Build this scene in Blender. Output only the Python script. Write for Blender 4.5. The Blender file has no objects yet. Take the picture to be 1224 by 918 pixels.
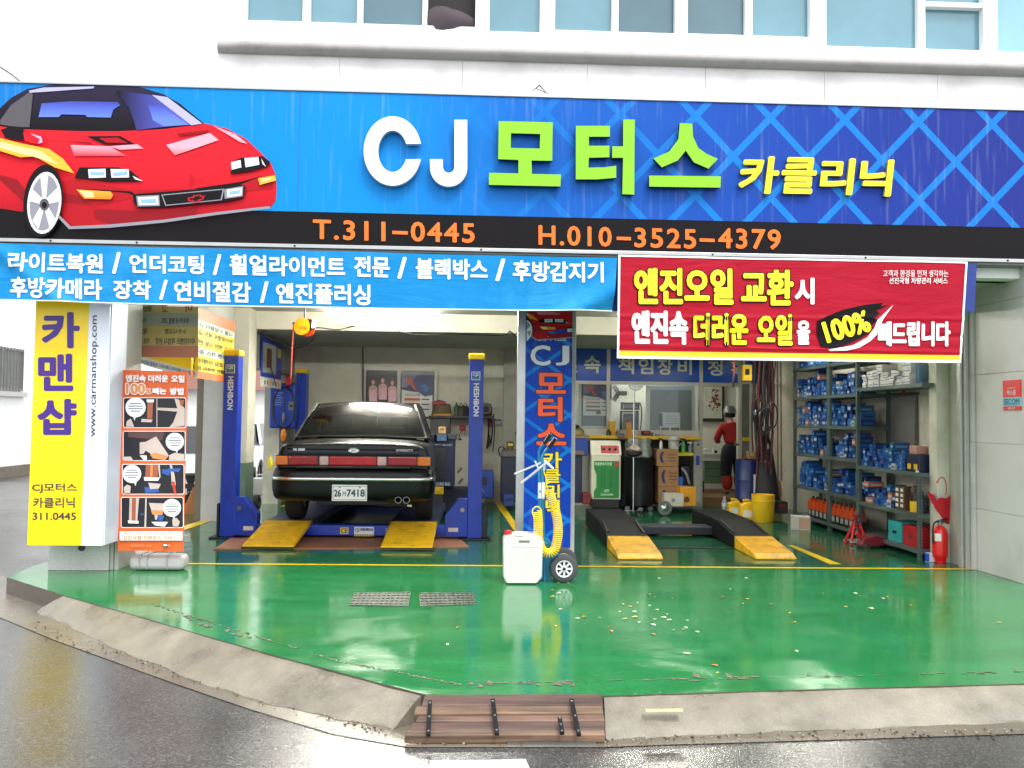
import bpy, bmesh, math, random
from mathutils import Vector, Matrix
from mathutils.geometry import tessellate_polygon
R = random.Random(7)
S = bpy.context.scene
COL = S.collection
rad = math.radians

# ------------------------------------------------------------------ camera
YAW, PITCH, ROLL, FPX = rad(2.2), rad(2.35), 0.013, 1000.0
CAM = Vector((0, 0, 1.5))
_f = Vector((math.sin(YAW)*math.cos(PITCH), math.cos(YAW)*math.cos(PITCH), math.sin(PITCH)))
_r0 = Vector((math.cos(YAW), -math.sin(YAW), 0)); _u0 = _r0.cross(_f)
_r = _r0*math.cos(ROLL) + _u0*math.sin(ROLL); _u = _u0*math.cos(ROLL) - _r0*math.sin(ROLL)
cd = bpy.data.cameras.new('camera'); cam = bpy.data.objects.new('camera', cd); COL.objects.link(cam)
cd.sensor_width = 36; cd.lens = 36*FPX/1224; cd.clip_end = 2000; cd.clip_start = .05
cam.matrix_world = Matrix.Translation(CAM) @ Matrix((_r, _u, -_f)).transposed().to_4x4()
S.camera = cam

# ------------------------------------------------------------------ sky, sun, exposure
SUN_EL, SUN_AZ = rad(58), rad(155)      # azimuth from +Y towards +X: the sun side of the cloud cover is behind the camera
w = bpy.data.worlds.new('World'); S.world = w; w.use_nodes = True
nt = w.node_tree; nt.nodes.clear()
sky = nt.nodes.new('ShaderNodeTexSky'); sky.sky_type = 'NISHITA'; sky.sun_disc = False
sky.sun_elevation = SUN_EL; sky.sun_rotation = SUN_AZ; sky.dust_density = 4; sky.air_density = 1.0
hs = nt.nodes.new('ShaderNodeHueSaturation'); hs.inputs['Saturation'].default_value = .12
mx = nt.nodes.new('ShaderNodeMix'); mx.data_type = 'RGBA'; mx.inputs[0].default_value = .65
mx.inputs[7].default_value = (9.0, 9.3, 9.6, 1)
bg = nt.nodes.new('ShaderNodeBackground'); bg.inputs['Strength'].default_value = .13
wo = nt.nodes.new('ShaderNodeOutputWorld')
nt.links.new(sky.outputs[0], hs.inputs['Color']); nt.links.new(hs.outputs[0], mx.inputs[6])
nt.links.new(mx.outputs[2], bg.inputs[0]); nt.links.new(bg.outputs[0], wo.inputs[0])
ld = bpy.data.lights.new('sun', 'SUN'); ld.energy = 1.0; ld.angle = rad(18); ld.color = (1, .97, .93)
sun = bpy.data.objects.new('sun', ld); COL.objects.link(sun)
sd = Vector((math.sin(SUN_AZ)*math.cos(SUN_EL), math.cos(SUN_AZ)*math.cos(SUN_EL), math.sin(SUN_EL)))
sun.rotation_euler = sd.to_track_quat('Z', 'Y').to_euler(); sun.location = (0, -5, 20)
S.view_settings.view_transform = 'Standard'; S.view_settings.look = 'None'
S.view_settings.exposure = 1.12; S.view_settings.gamma = 1

# ------------------------------------------------------------------ helpers
def at(x, y, X=None, Y=None, Z=None):
    """point of the place seen at photograph pixel (x, y) on a plane X=, Y= or Z="""
    d = _f + _r*((x-612)/FPX) + _u*((459-y)/FPX)
    if Y is not None: t = (Y-CAM.y)/d.y
    elif Z is not None: t = (Z-CAM.z)/d.z
    else: t = (X-CAM.x)/d.x
    return CAM + d*t
def ry(x, y): return at(x, y, Z=0).y
def rect(x0, y0, x1, y1, Y):
    a = at(x0, (y0+y1)/2, Y=Y); b = at(x1, (y0+y1)/2, Y=Y); c = at((x0+x1)/2, y0, Y=Y); d = at((x0+x1)/2, y1, Y=Y)
    return a.x, b.x, d.z, c.z
def lin(c):
    return tuple(((v/255+.055)/1.055)**2.4 if v > 10 else v/255/12.92 for v in c)
def tag(o, label=None, cat=None, group=None, kind=None):
    for k, v in (('label', label), ('category', cat), ('group', group), ('kind', kind)):
        if v: o[k] = v
    return o
def thing(name, label, cat, loc=(0, 0, 0), rz=0, group=None):
    o = bpy.data.objects.new(name, None); COL.objects.link(o); o.location = loc; o.rotation_euler = (0, 0, rz)
    o.empty_display_size = .1
    return tag(o, label, cat, group)
def copy_tree(o, parent=None):
    c = o.copy(); COL.objects.link(c)
    if parent: c.parent = parent
    for ch in list(o.children): copy_tree(ch, c)
    return c
def cyc(pts):  # closed polygon -> triangles
    return tessellate_polygon([[Vector((p[0], p[1], 0)) for p in pts]])
class MB:
    def __init__(s): s.v = []; s.f = []; s.m = []
    def add(s, vs, fs, m=0):
        n = len(s.v); s.v += [tuple(v) for v in vs]; s.f += [tuple(i+n for i in f) for f in fs]; s.m += [m]*len(fs); return s
    def box(s, x0, x1, y0, y1, z0, z1, m=0, M=None):
        vs = [Vector((x, y, z)) for x in (x0, x1) for y in (y0, y1) for z in (z0, z1)]
        if M is not None: vs = [M @ v for v in vs]
        return s.add(vs, [(0, 1, 3, 2), (4, 6, 7, 5), (0, 4, 5, 1), (2, 3, 7, 6), (0, 2, 6, 4), (1, 5, 7, 3)], m)
    def cbox(s, c, d, m=0, rot=None):
        M = Matrix.Translation(Vector(c))
        if rot: M = M @ Matrix.Rotation(rot[2], 4, 'Z') @ Matrix.Rotation(rot[1], 4, 'Y') @ Matrix.Rotation(rot[0], 4, 'X')
        return s.box(-d[0]/2, d[0]/2, -d[1]/2, d[1]/2, -d[2]/2, d[2]/2, m, M)
    def tube(s, pts, r, n=8, m=0, caps=True, closed=False):
        pts = [Vector(p) for p in pts]; k = len(pts); rr = r if isinstance(r, (list, tuple)) else [r]*k
        b = len(s.v); vs = []; up = None
        for i, p in enumerate(pts):
            t = (pts[(i+1) % k] - pts[i-1]) if closed else (pts[min(i+1, k-1)] - pts[max(i-1, 0)])
            t.normalize()
            if up is None:
                up = Vector((0, 0, 1)) if abs(t.z) < .9 else Vector((1, 0, 0))
            a = t.cross(up)
            if a.length < 1e-5: a = t.orthogonal()
            a.normalize(); c = a.cross(t).normalized(); up = c
            for j in range(n):
                th = 2*math.pi*j/n; vs.append(p + (a*math.cos(th) + c*math.sin(th))*rr[i])
        fs = []
        for i in range(k if closed else k-1):
            for j in range(n):
                a0 = i*n+j; a1 = i*n+(j+1) % n; b0 = ((i+1) % k)*n+j; b1 = ((i+1) % k)*n+(j+1) % n
                fs.append((a0, a1, b1, b0))
        if caps and not closed: fs += [tuple(range(n))[::-1], tuple((k-1)*n+j for j in range(n))]
        return s.add(vs, fs, m)
    def lathe(s, prof, c=(0, 0, 0), n=20, m=0, axis='z', ring=False):
        vs = []; fs = []
        for r, z in prof:
            for j in range(n):
                a = 2*math.pi*j/n; x, y = r*math.cos(a), r*math.sin(a)
                v = (x, y, z) if axis == 'z' else ((x, z, y) if axis == 'y' else (z, x, y))
                vs.append((v[0]+c[0], v[1]+c[1], v[2]+c[2]))
        for i in range(len(prof)-1):
            for j in range(n): fs.append((i*n+j, i*n+(j+1) % n, (i+1)*n+(j+1) % n, (i+1)*n+j))
        if ring: q = (len(prof)-1)*n; fs += [(q+j, q+(j+1) % n, (j+1) % n, j) for j in range(n)]
        else: fs += [tuple(range(n))[::-1], tuple((len(prof)-1)*n+j for j in range(n))]
        return s.add(vs, fs, m)
    def prism(s, pts, fn0, fn1, m=0, side=None):
        """pts 2D; fn0/fn1 map a 2D point to front/back 3D"""
        n = len(pts); tr = cyc(pts); vs = [fn0(p) for p in pts] + [fn1(p) for p in pts]
        fs = [tuple(t) for t in tr]; s.add(vs, fs, m)
        b = len(s.v)-2*n; sf = [(i, (i+1) % n, n+(i+1) % n, n+i) for i in range(n)] + [tuple(i+n for i in t[::-1]) for t in tr]
        s.f += [tuple(i+b for i in f) for f in sf]; s.m += [side if side is not None else m]*len(sf); return s
    def flat(s, pts3, m=0, key=(0, 2)):
        tr = cyc([(p[key[0]], p[key[1]]) for p in pts3]); return s.add(pts3, [tuple(t) for t in tr], m)
    def grid(s, fn, nu, nv, m=0):
        vs = [fn(i/nu, j/nv) for j in range(nv+1) for i in range(nu+1)]
        fs = [(j*(nu+1)+i, j*(nu+1)+i+1, (j+1)*(nu+1)+i+1, (j+1)*(nu+1)+i) for j in range(nv) for i in range(nu)]
        return s.add(vs, fs, m)
    def mesh(s, name, mats, smooth=False):
        me = bpy.data.meshes.new(name); me.from_pydata(s.v, [], s.f)
        for x in (mats if isinstance(mats, (list, tuple)) else [mats]): me.materials.append(x)
        me.polygons.foreach_set('material_index', s.m)
        b = bmesh.new(); b.from_mesh(me); bmesh.ops.recalc_face_normals(b, faces=b.faces); b.to_mesh(me); b.free()
        if smooth: me.polygons.foreach_set('use_smooth', [True]*len(me.polygons))
        me.update(); return me
    def obj(s, name, mats, parent=None, smooth=False, bevel=0, loc=None, rz=0, seg=2, label=None):
        me = s.mesh(name, mats, smooth); return link(name, me, parent, bevel, loc, rz, seg, smooth, label)
def link(name, me, parent=None, bevel=0, loc=None, rz=0, seg=2, smooth=False, label=None):
    o = bpy.data.objects.new(name, me); COL.objects.link(o)
    if parent: o.parent = parent
    if loc is not None: o.location = loc
    if rz: o.rotation_euler = (0, 0, rz)
    if bevel:
        md = o.modifiers.new('bevel', 'BEVEL'); md.width = bevel; md.segments = seg; md.limit_method = 'ANGLE'; md.angle_limit = rad(40)
    if smooth:
        for p in me.polygons: p.use_smooth = True
        md = None
        try:
            me.set_sharp_from_angle(angle=rad(42))
        except Exception: pass
    if label: o['label'] = label
    return o
def bake(o):
    """apply the modifiers of o"""
    bpy.context.view_layer.update(); dg = bpy.context.evaluated_depsgraph_get()
    me = bpy.data.meshes.new_from_object(o.evaluated_get(dg)); o.modifiers.clear(); o.data = me; return o

# text -------------------------------------------------------------
_tc = {}
def glyphs(body, ext=0, sp=1.0):
    k = (body, ext, sp)
    if k not in _tc:
        c = bpy.data.curves.new('t', 'FONT'); c.body = body; c.size = 1; c.extrude = ext; c.resolution_u = 3; c.space_character = sp
        c.align_x = 'CENTER'
        o = bpy.data.objects.new('t', c); COL.objects.link(o); bpy.context.view_layer.update()
        me = bpy.data.meshes.new_from_object(o.evaluated_get(bpy.context.evaluated_depsgraph_get()))
        _tc[k] = ([v.co.copy() for v in me.vertices], [tuple(p.vertices) for p in me.polygons])
        bpy.data.objects.remove(o); bpy.data.curves.remove(c); bpy.data.meshes.remove(me)
    return _tc[k]
def text3(mb, body, TL, TR, BL, m=0, off=.002, bold=.02, outline=0, mo=0, ext=0, sp=1.0, disp=None, shear=0, mirror=False):
    """lettering that fills the box TL, TR, BL; bold widens the strokes by overlaying shifted copies of the glyphs"""
    TL, TR, BL = Vector(TL), Vector(TR), Vector(BL); a = TR-TL; b = BL-TL; n = b.cross(a).normalized()
    vs, fs = glyphs(body, 0, sp)
    if not vs: return
    r = bold*.8; ro = r+outline
    x0 = min(v.x for v in vs)-r; x1 = max(v.x for v in vs)+r; y0 = min(v.y for v in vs)-r; y1 = max(v.y for v in vs)+r
    sc = b.length/(y1-y0); sx = min(1.0, (a.length/(x1-x0))/sc) if a.length else 1
    def put(vs, fs, o, m, e, dx=0, dy=0):
        out = []
        for v in vs:
            u = (v.x+dx-x0)/(x1-x0); t = (y1-v.y-dy)/(y1-y0); u += shear*(.5-t)
            if mirror: u = 1-u
            p = TL + a*u + b*t
            if disp: p = p + n*disp(p)
            out.append(p + n*(o + (e*(1 if v.z > 0 else -1) if e else 0)))
        mb.add(out, fs, m)
    def ring(rad_, k, o, vs, fs, m, e):
        st = .00012
        if rad_ < .004: put(vs, fs, o, m, e); return
        fx = 1/max(.35, sx)
        for i in range(k):
            th = 2*math.pi*(i+.5)/k; put(vs, fs, o+i*st, m, e, rad_*math.cos(th)*fx if sx < .99 else rad_*math.cos(th), rad_*math.sin(th))
        put(vs, fs, o+k*st, m, e)
    if outline: ring(ro, 10, off, vs, fs, mo, 0); off += .0025
    if ext:
        v3, f3 = glyphs(body, .1, sp); ring(r, 8, off+ext/2, v3, f3, m, ext/2)
    else: ring(r, 8, off, vs, fs, m, 0)
def ptext(mb, body, q, Y, m=0, **k):
    """q = pixel TL, TR, BL on the plane Y"""
    text3(mb, body, at(*q[0], Y=Y), at(*q[1], Y=Y), at(*q[2], Y=Y), m, **k)
def rtext(mb, body, x0, y0, x1, y1, Y, m=0, sl=.017, **k):
    ptext(mb, body, ((x0, y0), (x1, y0+(x1-x0)*sl), (x0, y1)), Y, m, **k)

# materials ----------------------------------------------------------
def pm(name, col, rough=.5, metal=0, var=.12, scale=6, bump=0, bscale=40, spec=.5, emit=0, rv=0, coat=0, dirt=None, dscale=1.2, damt=.5, srgb=True):
    m = bpy.data.materials.new(name); m.use_nodes = True; n = m.node_tree; L = n.links.new
    p = n.nodes['Principled BSDF']; c = lin(col) if srgb else col
    p.inputs['Roughness'].default_value = rough; p.inputs['Metallic'].default_value = metal
    p.inputs['Specular IOR Level'].default_value = spec; p.inputs['Coat Weight'].default_value = coat
    if emit:
        p.inputs['Emission Color'].default_value = (*c, 1); p.inputs['Emission Strength'].default_value = emit
    p.inputs['Base Color'].default_value = (*c, 1)
    if var or rv or bump or dirt:
        tc = n.nodes.new('ShaderNodeTexCoord'); oi = n.nodes.new('ShaderNodeNewGeometry')
        nz = n.nodes.new('ShaderNodeTexNoise'); nz.inputs['Scale'].default_value = scale; nz.inputs['Detail'].default_value = 6
        nz.inputs['Roughness'].default_value = .62; L(tc.outputs['Object'], nz.inputs['Vector'])
        mr = n.nodes.new('ShaderNodeMapRange'); mr.inputs[1].default_value = .25; mr.inputs[2].default_value = .75
        mr.inputs[3].default_value = 1-var; mr.inputs[4].default_value = 1+var; L(nz.outputs['Fac'], mr.inputs[0])
        mm = n.nodes.new('ShaderNodeVectorMath'); mm.operation = 'SCALE'; mm.inputs[0].default_value = c; L(mr.outputs[0], mm.inputs['Scale'])
        last = mm.outputs[0]
        if dirt:
            n2 = n.nodes.new('ShaderNodeTexNoise'); n2.inputs['Scale'].default_value = dscale; n2.inputs['Detail'].default_value = 9; n2.inputs['Roughness'].default_value = .7
            L(tc.outputs['Object'], n2.inputs['Vector'])
            r2 = n.nodes.new('ShaderNodeMapRange'); r2.inputs[1].default_value = .48; r2.inputs[2].default_value = .72; r2.inputs[3].default_value = 0; r2.inputs[4].default_value = damt
            L(n2.outputs['Fac'], r2.inputs[0]); mi = n.nodes.new('ShaderNodeMix'); mi.data_type = 'RGBA'
            L(r2.outputs[0], mi.inputs[0]); L(last, mi.inputs[6]); mi.inputs[7].default_value = (*lin(dirt), 1); last = mi.outputs[2]
        L(last, p.inputs['Base Color'])
        if rv:
            r3 = n.nodes.new('ShaderNodeMapRange'); r3.inputs[1].default_value = .3; r3.inputs[2].default_value = .7
            r3.inputs[3].default_value = max(.02, rough-rv); r3.inputs[4].default_value = rough+rv; L(nz.outputs['Fac'], r3.inputs[0]); L(r3.outputs[0], p.inputs['Roughness'])
        if bump:
            n3 = n.nodes.new('ShaderNodeTexNoise'); n3.inputs['Scale'].default_value = bscale; n3.inputs['Detail'].default_value = 5; L(tc.outputs['Object'], n3.inputs['Vector'])
            bp = n.nodes.new('ShaderNodeBump'); bp.inputs['Strength'].default_value = bump; bp.inputs['Distance'].default_value = .01
            L(n3.outputs['Fac'], bp.inputs['Height']); L(bp.outputs[0], p.inputs['Normal'])
    return m
_mc = {}
def M(col, rough=.5, metal=0, **k):
    key = (col, rough, metal, tuple(sorted(k.items())))
    if key not in _mc: _mc[key] = pm('paint_%d_%d_%d' % col, col, rough, metal, **k)
    return _mc[key]
def stripes(m):  # returns nodes for custom edits
    return m.node_tree, m.node_tree.nodes['Principled BSDF']
def gran(name, base, speck=.35, sc=260, rough=.55, stain=None, samt=.35):
    m = bpy.data.materials.new(name); m.use_nodes = True; n = m.node_tree; L = n.links.new; p = n.nodes['Principled BSDF']
    tc = n.nodes.new('ShaderNodeTexCoord'); a = n.nodes.new('ShaderNodeTexNoise'); a.inputs['Scale'].default_value = sc; a.inputs['Detail'].default_value = 2
    b = n.nodes.new('ShaderNodeTexNoise'); b.inputs['Scale'].default_value = 1.7; b.inputs['Detail'].default_value = 8
    L(tc.outputs['Object'], a.inputs[0]); L(tc.outputs['Object'], b.inputs[0])
    r = n.nodes.new('ShaderNodeMapRange'); r.inputs[1].default_value = .35; r.inputs[2].default_value = .65; r.inputs[3].default_value = 1-speck; r.inputs[4].default_value = 1+speck*.5
    L(a.outputs['Fac'], r.inputs[0]); s = n.nodes.new('ShaderNodeVectorMath'); s.operation = 'SCALE'; s.inputs[0].default_value = base; L(r.outputs[0], s.inputs['Scale'])
    r2 = n.nodes.new('ShaderNodeMapRange'); r2.inputs[1].default_value = .45; r2.inputs[2].default_value = .75; r2.inputs[3].default_value = 0; r2.inputs[4].default_value = samt; L(b.outputs['Fac'], r2.inputs[0])
    mi = n.nodes.new('ShaderNodeMix'); mi.data_type = 'RGBA'; L(r2.outputs[0], mi.inputs[0]); L(s.outputs[0], mi.inputs[6]); mi.inputs[7].default_value = (*(stain or (.12, .11, .09)), 1)
    L(mi.outputs[2], p.inputs['Base Color']); p.inputs['Roughness'].default_value = rough
    bp = n.nodes.new('ShaderNodeBump'); bp.inputs['Strength'].default_value = .15; bp.inputs['Distance'].default_value = .004; L(a.outputs['Fac'], bp.inputs['Height']); L(bp.outputs[0], p.inputs['Normal'])
    return m

def wetfloor(ga=(.018, .165, .048), gb=(.028, .218, .066), name='green_epoxy_wet'):
    m = bpy.data.materials.new(name); m.use_nodes = True; n = m.node_tree; L = n.links.new; p = n.nodes['Principled BSDF']
    def N(t): return n.nodes.new('ShaderNode'+t)
    tc = N('TexCoord'); co = tc.outputs['Object']
    def noise(sc, det=6, ro=.6, dist=0, vec=None):
        a = N('TexNoise'); a.inputs['Scale'].default_value = sc; a.inputs['Detail'].default_value = det; a.inputs['Roughness'].default_value = ro; a.inputs['Distortion'].default_value = dist
        L(vec or co, a.inputs[0]); return a.outputs['Fac']
    def rng(f, a, b, c, d):
        r = N('MapRange'); r.inputs[1].default_value = a; r.inputs[2].default_value = b; r.inputs[3].default_value = c; r.inputs[4].default_value = d; L(f, r.inputs[0]); return r.outputs[0]
    def mix(f, a, b):
        x = N('Mix'); x.data_type = 'RGBA'; L(f, x.inputs[0])
        for i, v in ((6, a), (7, b)):
            if isinstance(v, tuple): x.inputs[i].default_value = (*v, 1)
            else: L(v, x.inputs[i])
        return x.outputs[2]
    st = N('Mapping'); st.inputs['Scale'].default_value = (.6, 2.2, 1); st.inputs['Rotation'].default_value = (0, 0, .35); L(co, st.inputs[0])
    g = mix(rng(noise(1.1, 8, .65, 1.2, st.outputs[0]), .35, .65, 0, 1), ga, gb)
    g = mix(rng(noise(9, 5, .7, .6), .55, .8, 0, .45), g, (.01, .09, .035))
    tt = N('Mapping'); tt.inputs['Scale'].default_value = (3.2, .35, 1); L(co, tt.inputs[0])
    g = mix(rng(noise(1.4, 9, .72, .8, tt.outputs[0]), .56, .74, 0, .5), g, (.012, .075, .03))
    g = mix(rng(noise(.8, 10, .75, .5), .60, .66, 0, .28), g, (.03, .10, .05))
    g = mix(rng(noise(2.6, 12, .78, 1.5), .67, .7, 0, .55), g, (.10, .12, .085))
    g = mix(rng(noise(38, 3, .6, 0), .72, .74, 0, .5), g, (.02, .03, .02))
    L(g, p.inputs['Base Color'])
    r = rng(noise(1.6, 7, .62, .8), .38, .62, .03, .17); L(r, p.inputs['Roughness'])
    bp = N('Bump'); bp.inputs['Strength'].default_value = .16; bp.inputs['Distance'].default_value = .012
    b2 = N('Math'); b2.operation = 'ADD'; L(noise(3.2, 2, .4, .2), b2.inputs[0]); mu = N('Math'); mu.operation = 'MULTIPLY'; mu.inputs[1].default_value = .18; L(noise(45, 4, .6), mu.inputs[0]); L(mu.outputs[0], b2.inputs[1])
    L(b2.outputs[0], bp.inputs['Height']); L(bp.outputs[0], p.inputs['Normal'])
    p.inputs['Specular IOR Level'].default_value = .55
    return m
def wetground(name, base, agg, rough, sc=90, bump=.6, nsc=.9):
    m = bpy.data.materials.new(name); m.use_nodes = True; n = m.node_tree; L = n.links.new; p = n.nodes['Principled BSDF']
    def N(t): return n.nodes.new('ShaderNode'+t)
    tc = N('TexCoord'); co = tc.outputs['Object']
    v = N('TexVoronoi'); v.inputs['Scale'].default_value = sc; L(co, v.inputs[0])
    sx = N('SeparateXYZ'); L(v.outputs['Color'], sx.inputs[0])
    r = N('MapRange'); r.inputs[1].default_value = .5; r.inputs[2].default_value = 1; L(sx.outputs[0], r.inputs[0])
    a = N('Mix'); a.data_type = 'RGBA'; L(r.outputs[0], a.inputs[0]); a.inputs[6].default_value = (*base, 1); a.inputs[7].default_value = (*agg, 1)
    z = N('TexNoise'); z.inputs['Scale'].default_value = nsc; z.inputs['Detail'].default_value = 8; z.inputs['Roughness'].default_value = .65; L(co, z.inputs[0])
    rr = N('MapRange'); rr.inputs[1].default_value = .3; rr.inputs[2].default_value = .7; rr.inputs[3].default_value = .6; rr.inputs[4].default_value = 1.35; L(z.outputs['Fac'], rr.inputs[0])
    s = N('VectorMath'); s.operation = 'SCALE'; L(a.outputs[2], s.inputs[0]); L(rr.outputs[0], s.inputs['Scale']); L(s.outputs[0], p.inputs['Base Color'])
    q = N('MapRange'); q.inputs[1].default_value = .35; q.inputs[2].default_value = .65; q.inputs[3].default_value = rough[0]; q.inputs[4].default_value = rough[1]; L(z.outputs['Fac'], q.inputs[0]); L(q.outputs[0], p.inputs['Roughness'])
    bp = N('Bump'); bp.inputs['Strength'].default_value = bump; bp.inputs['Distance'].default_value = .004; L(v.outputs['Distance'], bp.inputs['Height']); L(bp.outputs[0], p.inputs['Normal'])
    p.inputs['Specular IOR Level'].default_value = .6
    return m
def signblue(x0, z0):
    m = bpy.data.materials.new('printed_sign_face'); m.use_nodes = True; n = m.node_tree; L = n.links.new; p = n.nodes['Principled BSDF']
    def N(t): return n.nodes.new('ShaderNode'+t)
    def ma(op, a, b=None):
        x = N('Math'); x.operation = op
        for i, v in enumerate((a, b)):
            if v is None: continue
            if isinstance(v, (int, float)): x.inputs[i].default_value = v
            else: L(v, x.inputs[i])
        return x.outputs[0]
    tc = N('TexCoord'); sp = N('SeparateXYZ'); L(tc.outputs['Object'], sp.inputs[0]); X, Z = sp.outputs[0], sp.outputs[2]
    cr = N('ValToRGB'); e = cr.color_ramp; L(ma('MULTIPLY', ma('ADD', X, 5.0), .1), cr.inputs[0])
    e.elements[0].position = 0; e.elements[0].color = (*lin((6, 108, 188)), 1); e.elements[1].position = 1; e.elements[1].color = (*lin((32, 46, 132)), 1)
    for po, c in ((.25, (0, 130, 205)), (.40, (0, 132, 212)), (.56, (10, 92, 182)), (.72, (20, 72, 166)), (.86, (24, 54, 146))):
        x = e.elements.new(po); x.color = (*lin(c), 1)
    u = ma('MULTIPLY', ma('SUBTRACT', X, x0), 1/.705); v = ma('MULTIPLY', ma('SUBTRACT', Z, z0), 1/.745)
    def line(t):
        f = ma('ABSOLUTE', ma('SUBTRACT', ma('FRACT', ma('ADD', t, .5)), .5)); return ma('LESS_THAN', f, .060)
    ln = ma('MAXIMUM', line(ma('ADD', u, v)), line(ma('SUBTRACT', u, v)))
    fade = N('MapRange'); fade.inputs[1].default_value = -.9; fade.inputs[2].default_value = 2.2; fade.inputs[3].default_value = 0; fade.inputs[4].default_value = .78; L(X, fade.inputs[0])
    mi = N('Mix'); mi.data_type = 'RGBA'; L(ma('MULTIPLY', ln, fade.outputs[0]), mi.inputs[0]); L(cr.outputs[0], mi.inputs[6]); mi.inputs[7].default_value = (*lin((14, 128, 212)), 1)
    mp = N('Mapping'); mp.inputs['Scale'].default_value = (14, 14, .8); L(tc.outputs['Object'], mp.inputs[0])
    nz = N('TexNoise'); nz.inputs['Scale'].default_value = 1.5; nz.inputs['Detail'].default_value = 6; L(mp.outputs[0], nz.inputs[0])
    r = N('MapRange'); r.inputs[1].default_value = .55; r.inputs[2].default_value = .8; r.inputs[3].default_value = 0; r.inputs[4].default_value = .18; L(nz.outputs['Fac'], r.inputs[0])
    m2 = N('Mix'); m2.data_type = 'RGBA'; L(r.outputs[0], m2.inputs[0]); L(mi.outputs[2], m2.inputs[6]); m2.inputs[7].default_value = (.5, .55, .6, 1)
    L(m2.outputs[2], p.inputs['Base Color']); p.inputs['Roughness'].default_value = .45; p.inputs['Specular IOR Level'].default_value = .15
    return m
def glassmat(name, tint, alpha=.25, rough=.03, dk=1.0):
    m = bpy.data.materials.new(name); m.use_nodes = True; n = m.node_tree; L = n.links.new
    out = n.nodes['Material Output']; p = n.nodes['Principled BSDF']; t = n.nodes.new('ShaderNodeBsdfTransparent'); t.inputs[0].default_value = (*tint, 1)
    g = n.nodes.new('ShaderNodeBsdfGlossy'); g.inputs['Roughness'].default_value = rough
    fr = n.nodes.new('ShaderNodeFresnel'); fr.inputs[0].default_value = 1.35
    mx = n.nodes.new('ShaderNodeMixShader'); L(fr.outputs[0], mx.inputs[0]); L(t.outputs[0], mx.inputs[1]); L(g.outputs[0], mx.inputs[2])
    p.inputs['Base Color'].default_value = (tint[0]*dk, tint[1]*dk, tint[2]*dk, 1); p.inputs['Roughness'].default_value = .1; p.inputs['Specular IOR Level'].default_value = .3
    m2 = n.nodes.new('ShaderNodeMixShader'); m2.inputs[0].default_value = alpha; L(mx.outputs[0], m2.inputs[1]); L(p.outputs[0], m2.inputs[2]); L(m2.outputs[0], out.inputs[0])
    return m
def wrinkle(m, amt=.25, sc=(3, 3, 9)):
    n = m.node_tree; L = n.links.new; p = n.nodes['Principled BSDF']; tc = n.nodes.new('ShaderNodeTexCoord'); mp = n.nodes.new('ShaderNodeMapping'); mp.inputs['Scale'].default_value = sc; mp.inputs['Rotation'].default_value = (0, .5, 0)
    L(tc.outputs['Object'], mp.inputs[0]); z = n.nodes.new('ShaderNodeTexNoise'); z.inputs['Scale'].default_value = 1.3; z.inputs['Detail'].default_value = 6; z.inputs['Distortion'].default_value = 1.5; L(mp.outputs[0], z.inputs[0])
    b = n.nodes.new('ShaderNodeBump'); b.inputs['Strength'].default_value = amt; b.inputs['Distance'].default_value = .03; L(z.outputs['Fac'], b.inputs['Height']); L(b.outputs[0], p.inputs['Normal']); return m

WHITE = M((232, 232, 230), .5, var=.05); BLACK = M((16, 16, 18), .45, var=.2); DARK = M((38, 38, 42), .5, var=.2)
SILVER = M((170, 172, 172), .35, .8, var=.1); GREYP = M((120, 122, 120), .5, var=.15); STEEL = M((130, 132, 134), .3, .9, var=.15)
YEL = M((235, 190, 10), .4, var=.12, dirt=(90, 75, 20), dscale=9, damt=.5); BLUEP = M((24, 60, 180), .35, var=.1, dirt=(15, 25, 70), dscale=6, damt=.4)
RUB = M((24, 24, 25), .75, var=.15, bump=.2, bscale=60); RED = M((205, 22, 28), .4, var=.1); PAPER = M((225, 225, 222), .6, var=.04)
ORANGE = M((235, 105, 30), .5, var=.06); YTXT = M((250, 225, 20), .5, var=.03); BTXT = M((20, 20, 60), .5, var=.03)
FLOOR = wetfloor()
FLOORIN = wetfloor((.015, .10, .045), (.02, .13, .058), 'green_epoxy_indoor_shade')  # same green paint; indoor shade put into a darker, greyer colour
ASPH = wetground('wet_asphalt', (.048, .047, .046), (.11, .108, .104), (.10, .30), 110, .18)
CONC = wetground('wet_concrete', (.19, .17, .125), (.25, .225, .175), (.2, .5), 240, .3, 2.6)
GUT = wetground('wet_gutter_concrete', (.15, .13, .10), (.20, .175, .135), (.06, .35), 240, .2)
GRAN = gran('grey_granite', (.60, .59, .57), .3, 220, .5, samt=.35)
GRANL = gran('pale_granite', (.74, .72, .72), .2, 160, .6, (.30, .28, .27), .55)
PLAST = pm('white_render_wall', (240, 239, 236), .7, var=.05, dirt=(150, 146, 140), dscale=.8, damt=.35, bump=.15, bscale=60)
INWALL = pm('cream_interior_wall', (205, 202, 186), .7, var=.06, dirt=(110, 104, 90), dscale=.9, damt=.5, bump=.1, bscale=40)
CEIL = pm('grey_ceiling', (175, 175, 168), .8, var=.08, dirt=(110, 108, 100), damt=.4)

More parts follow.
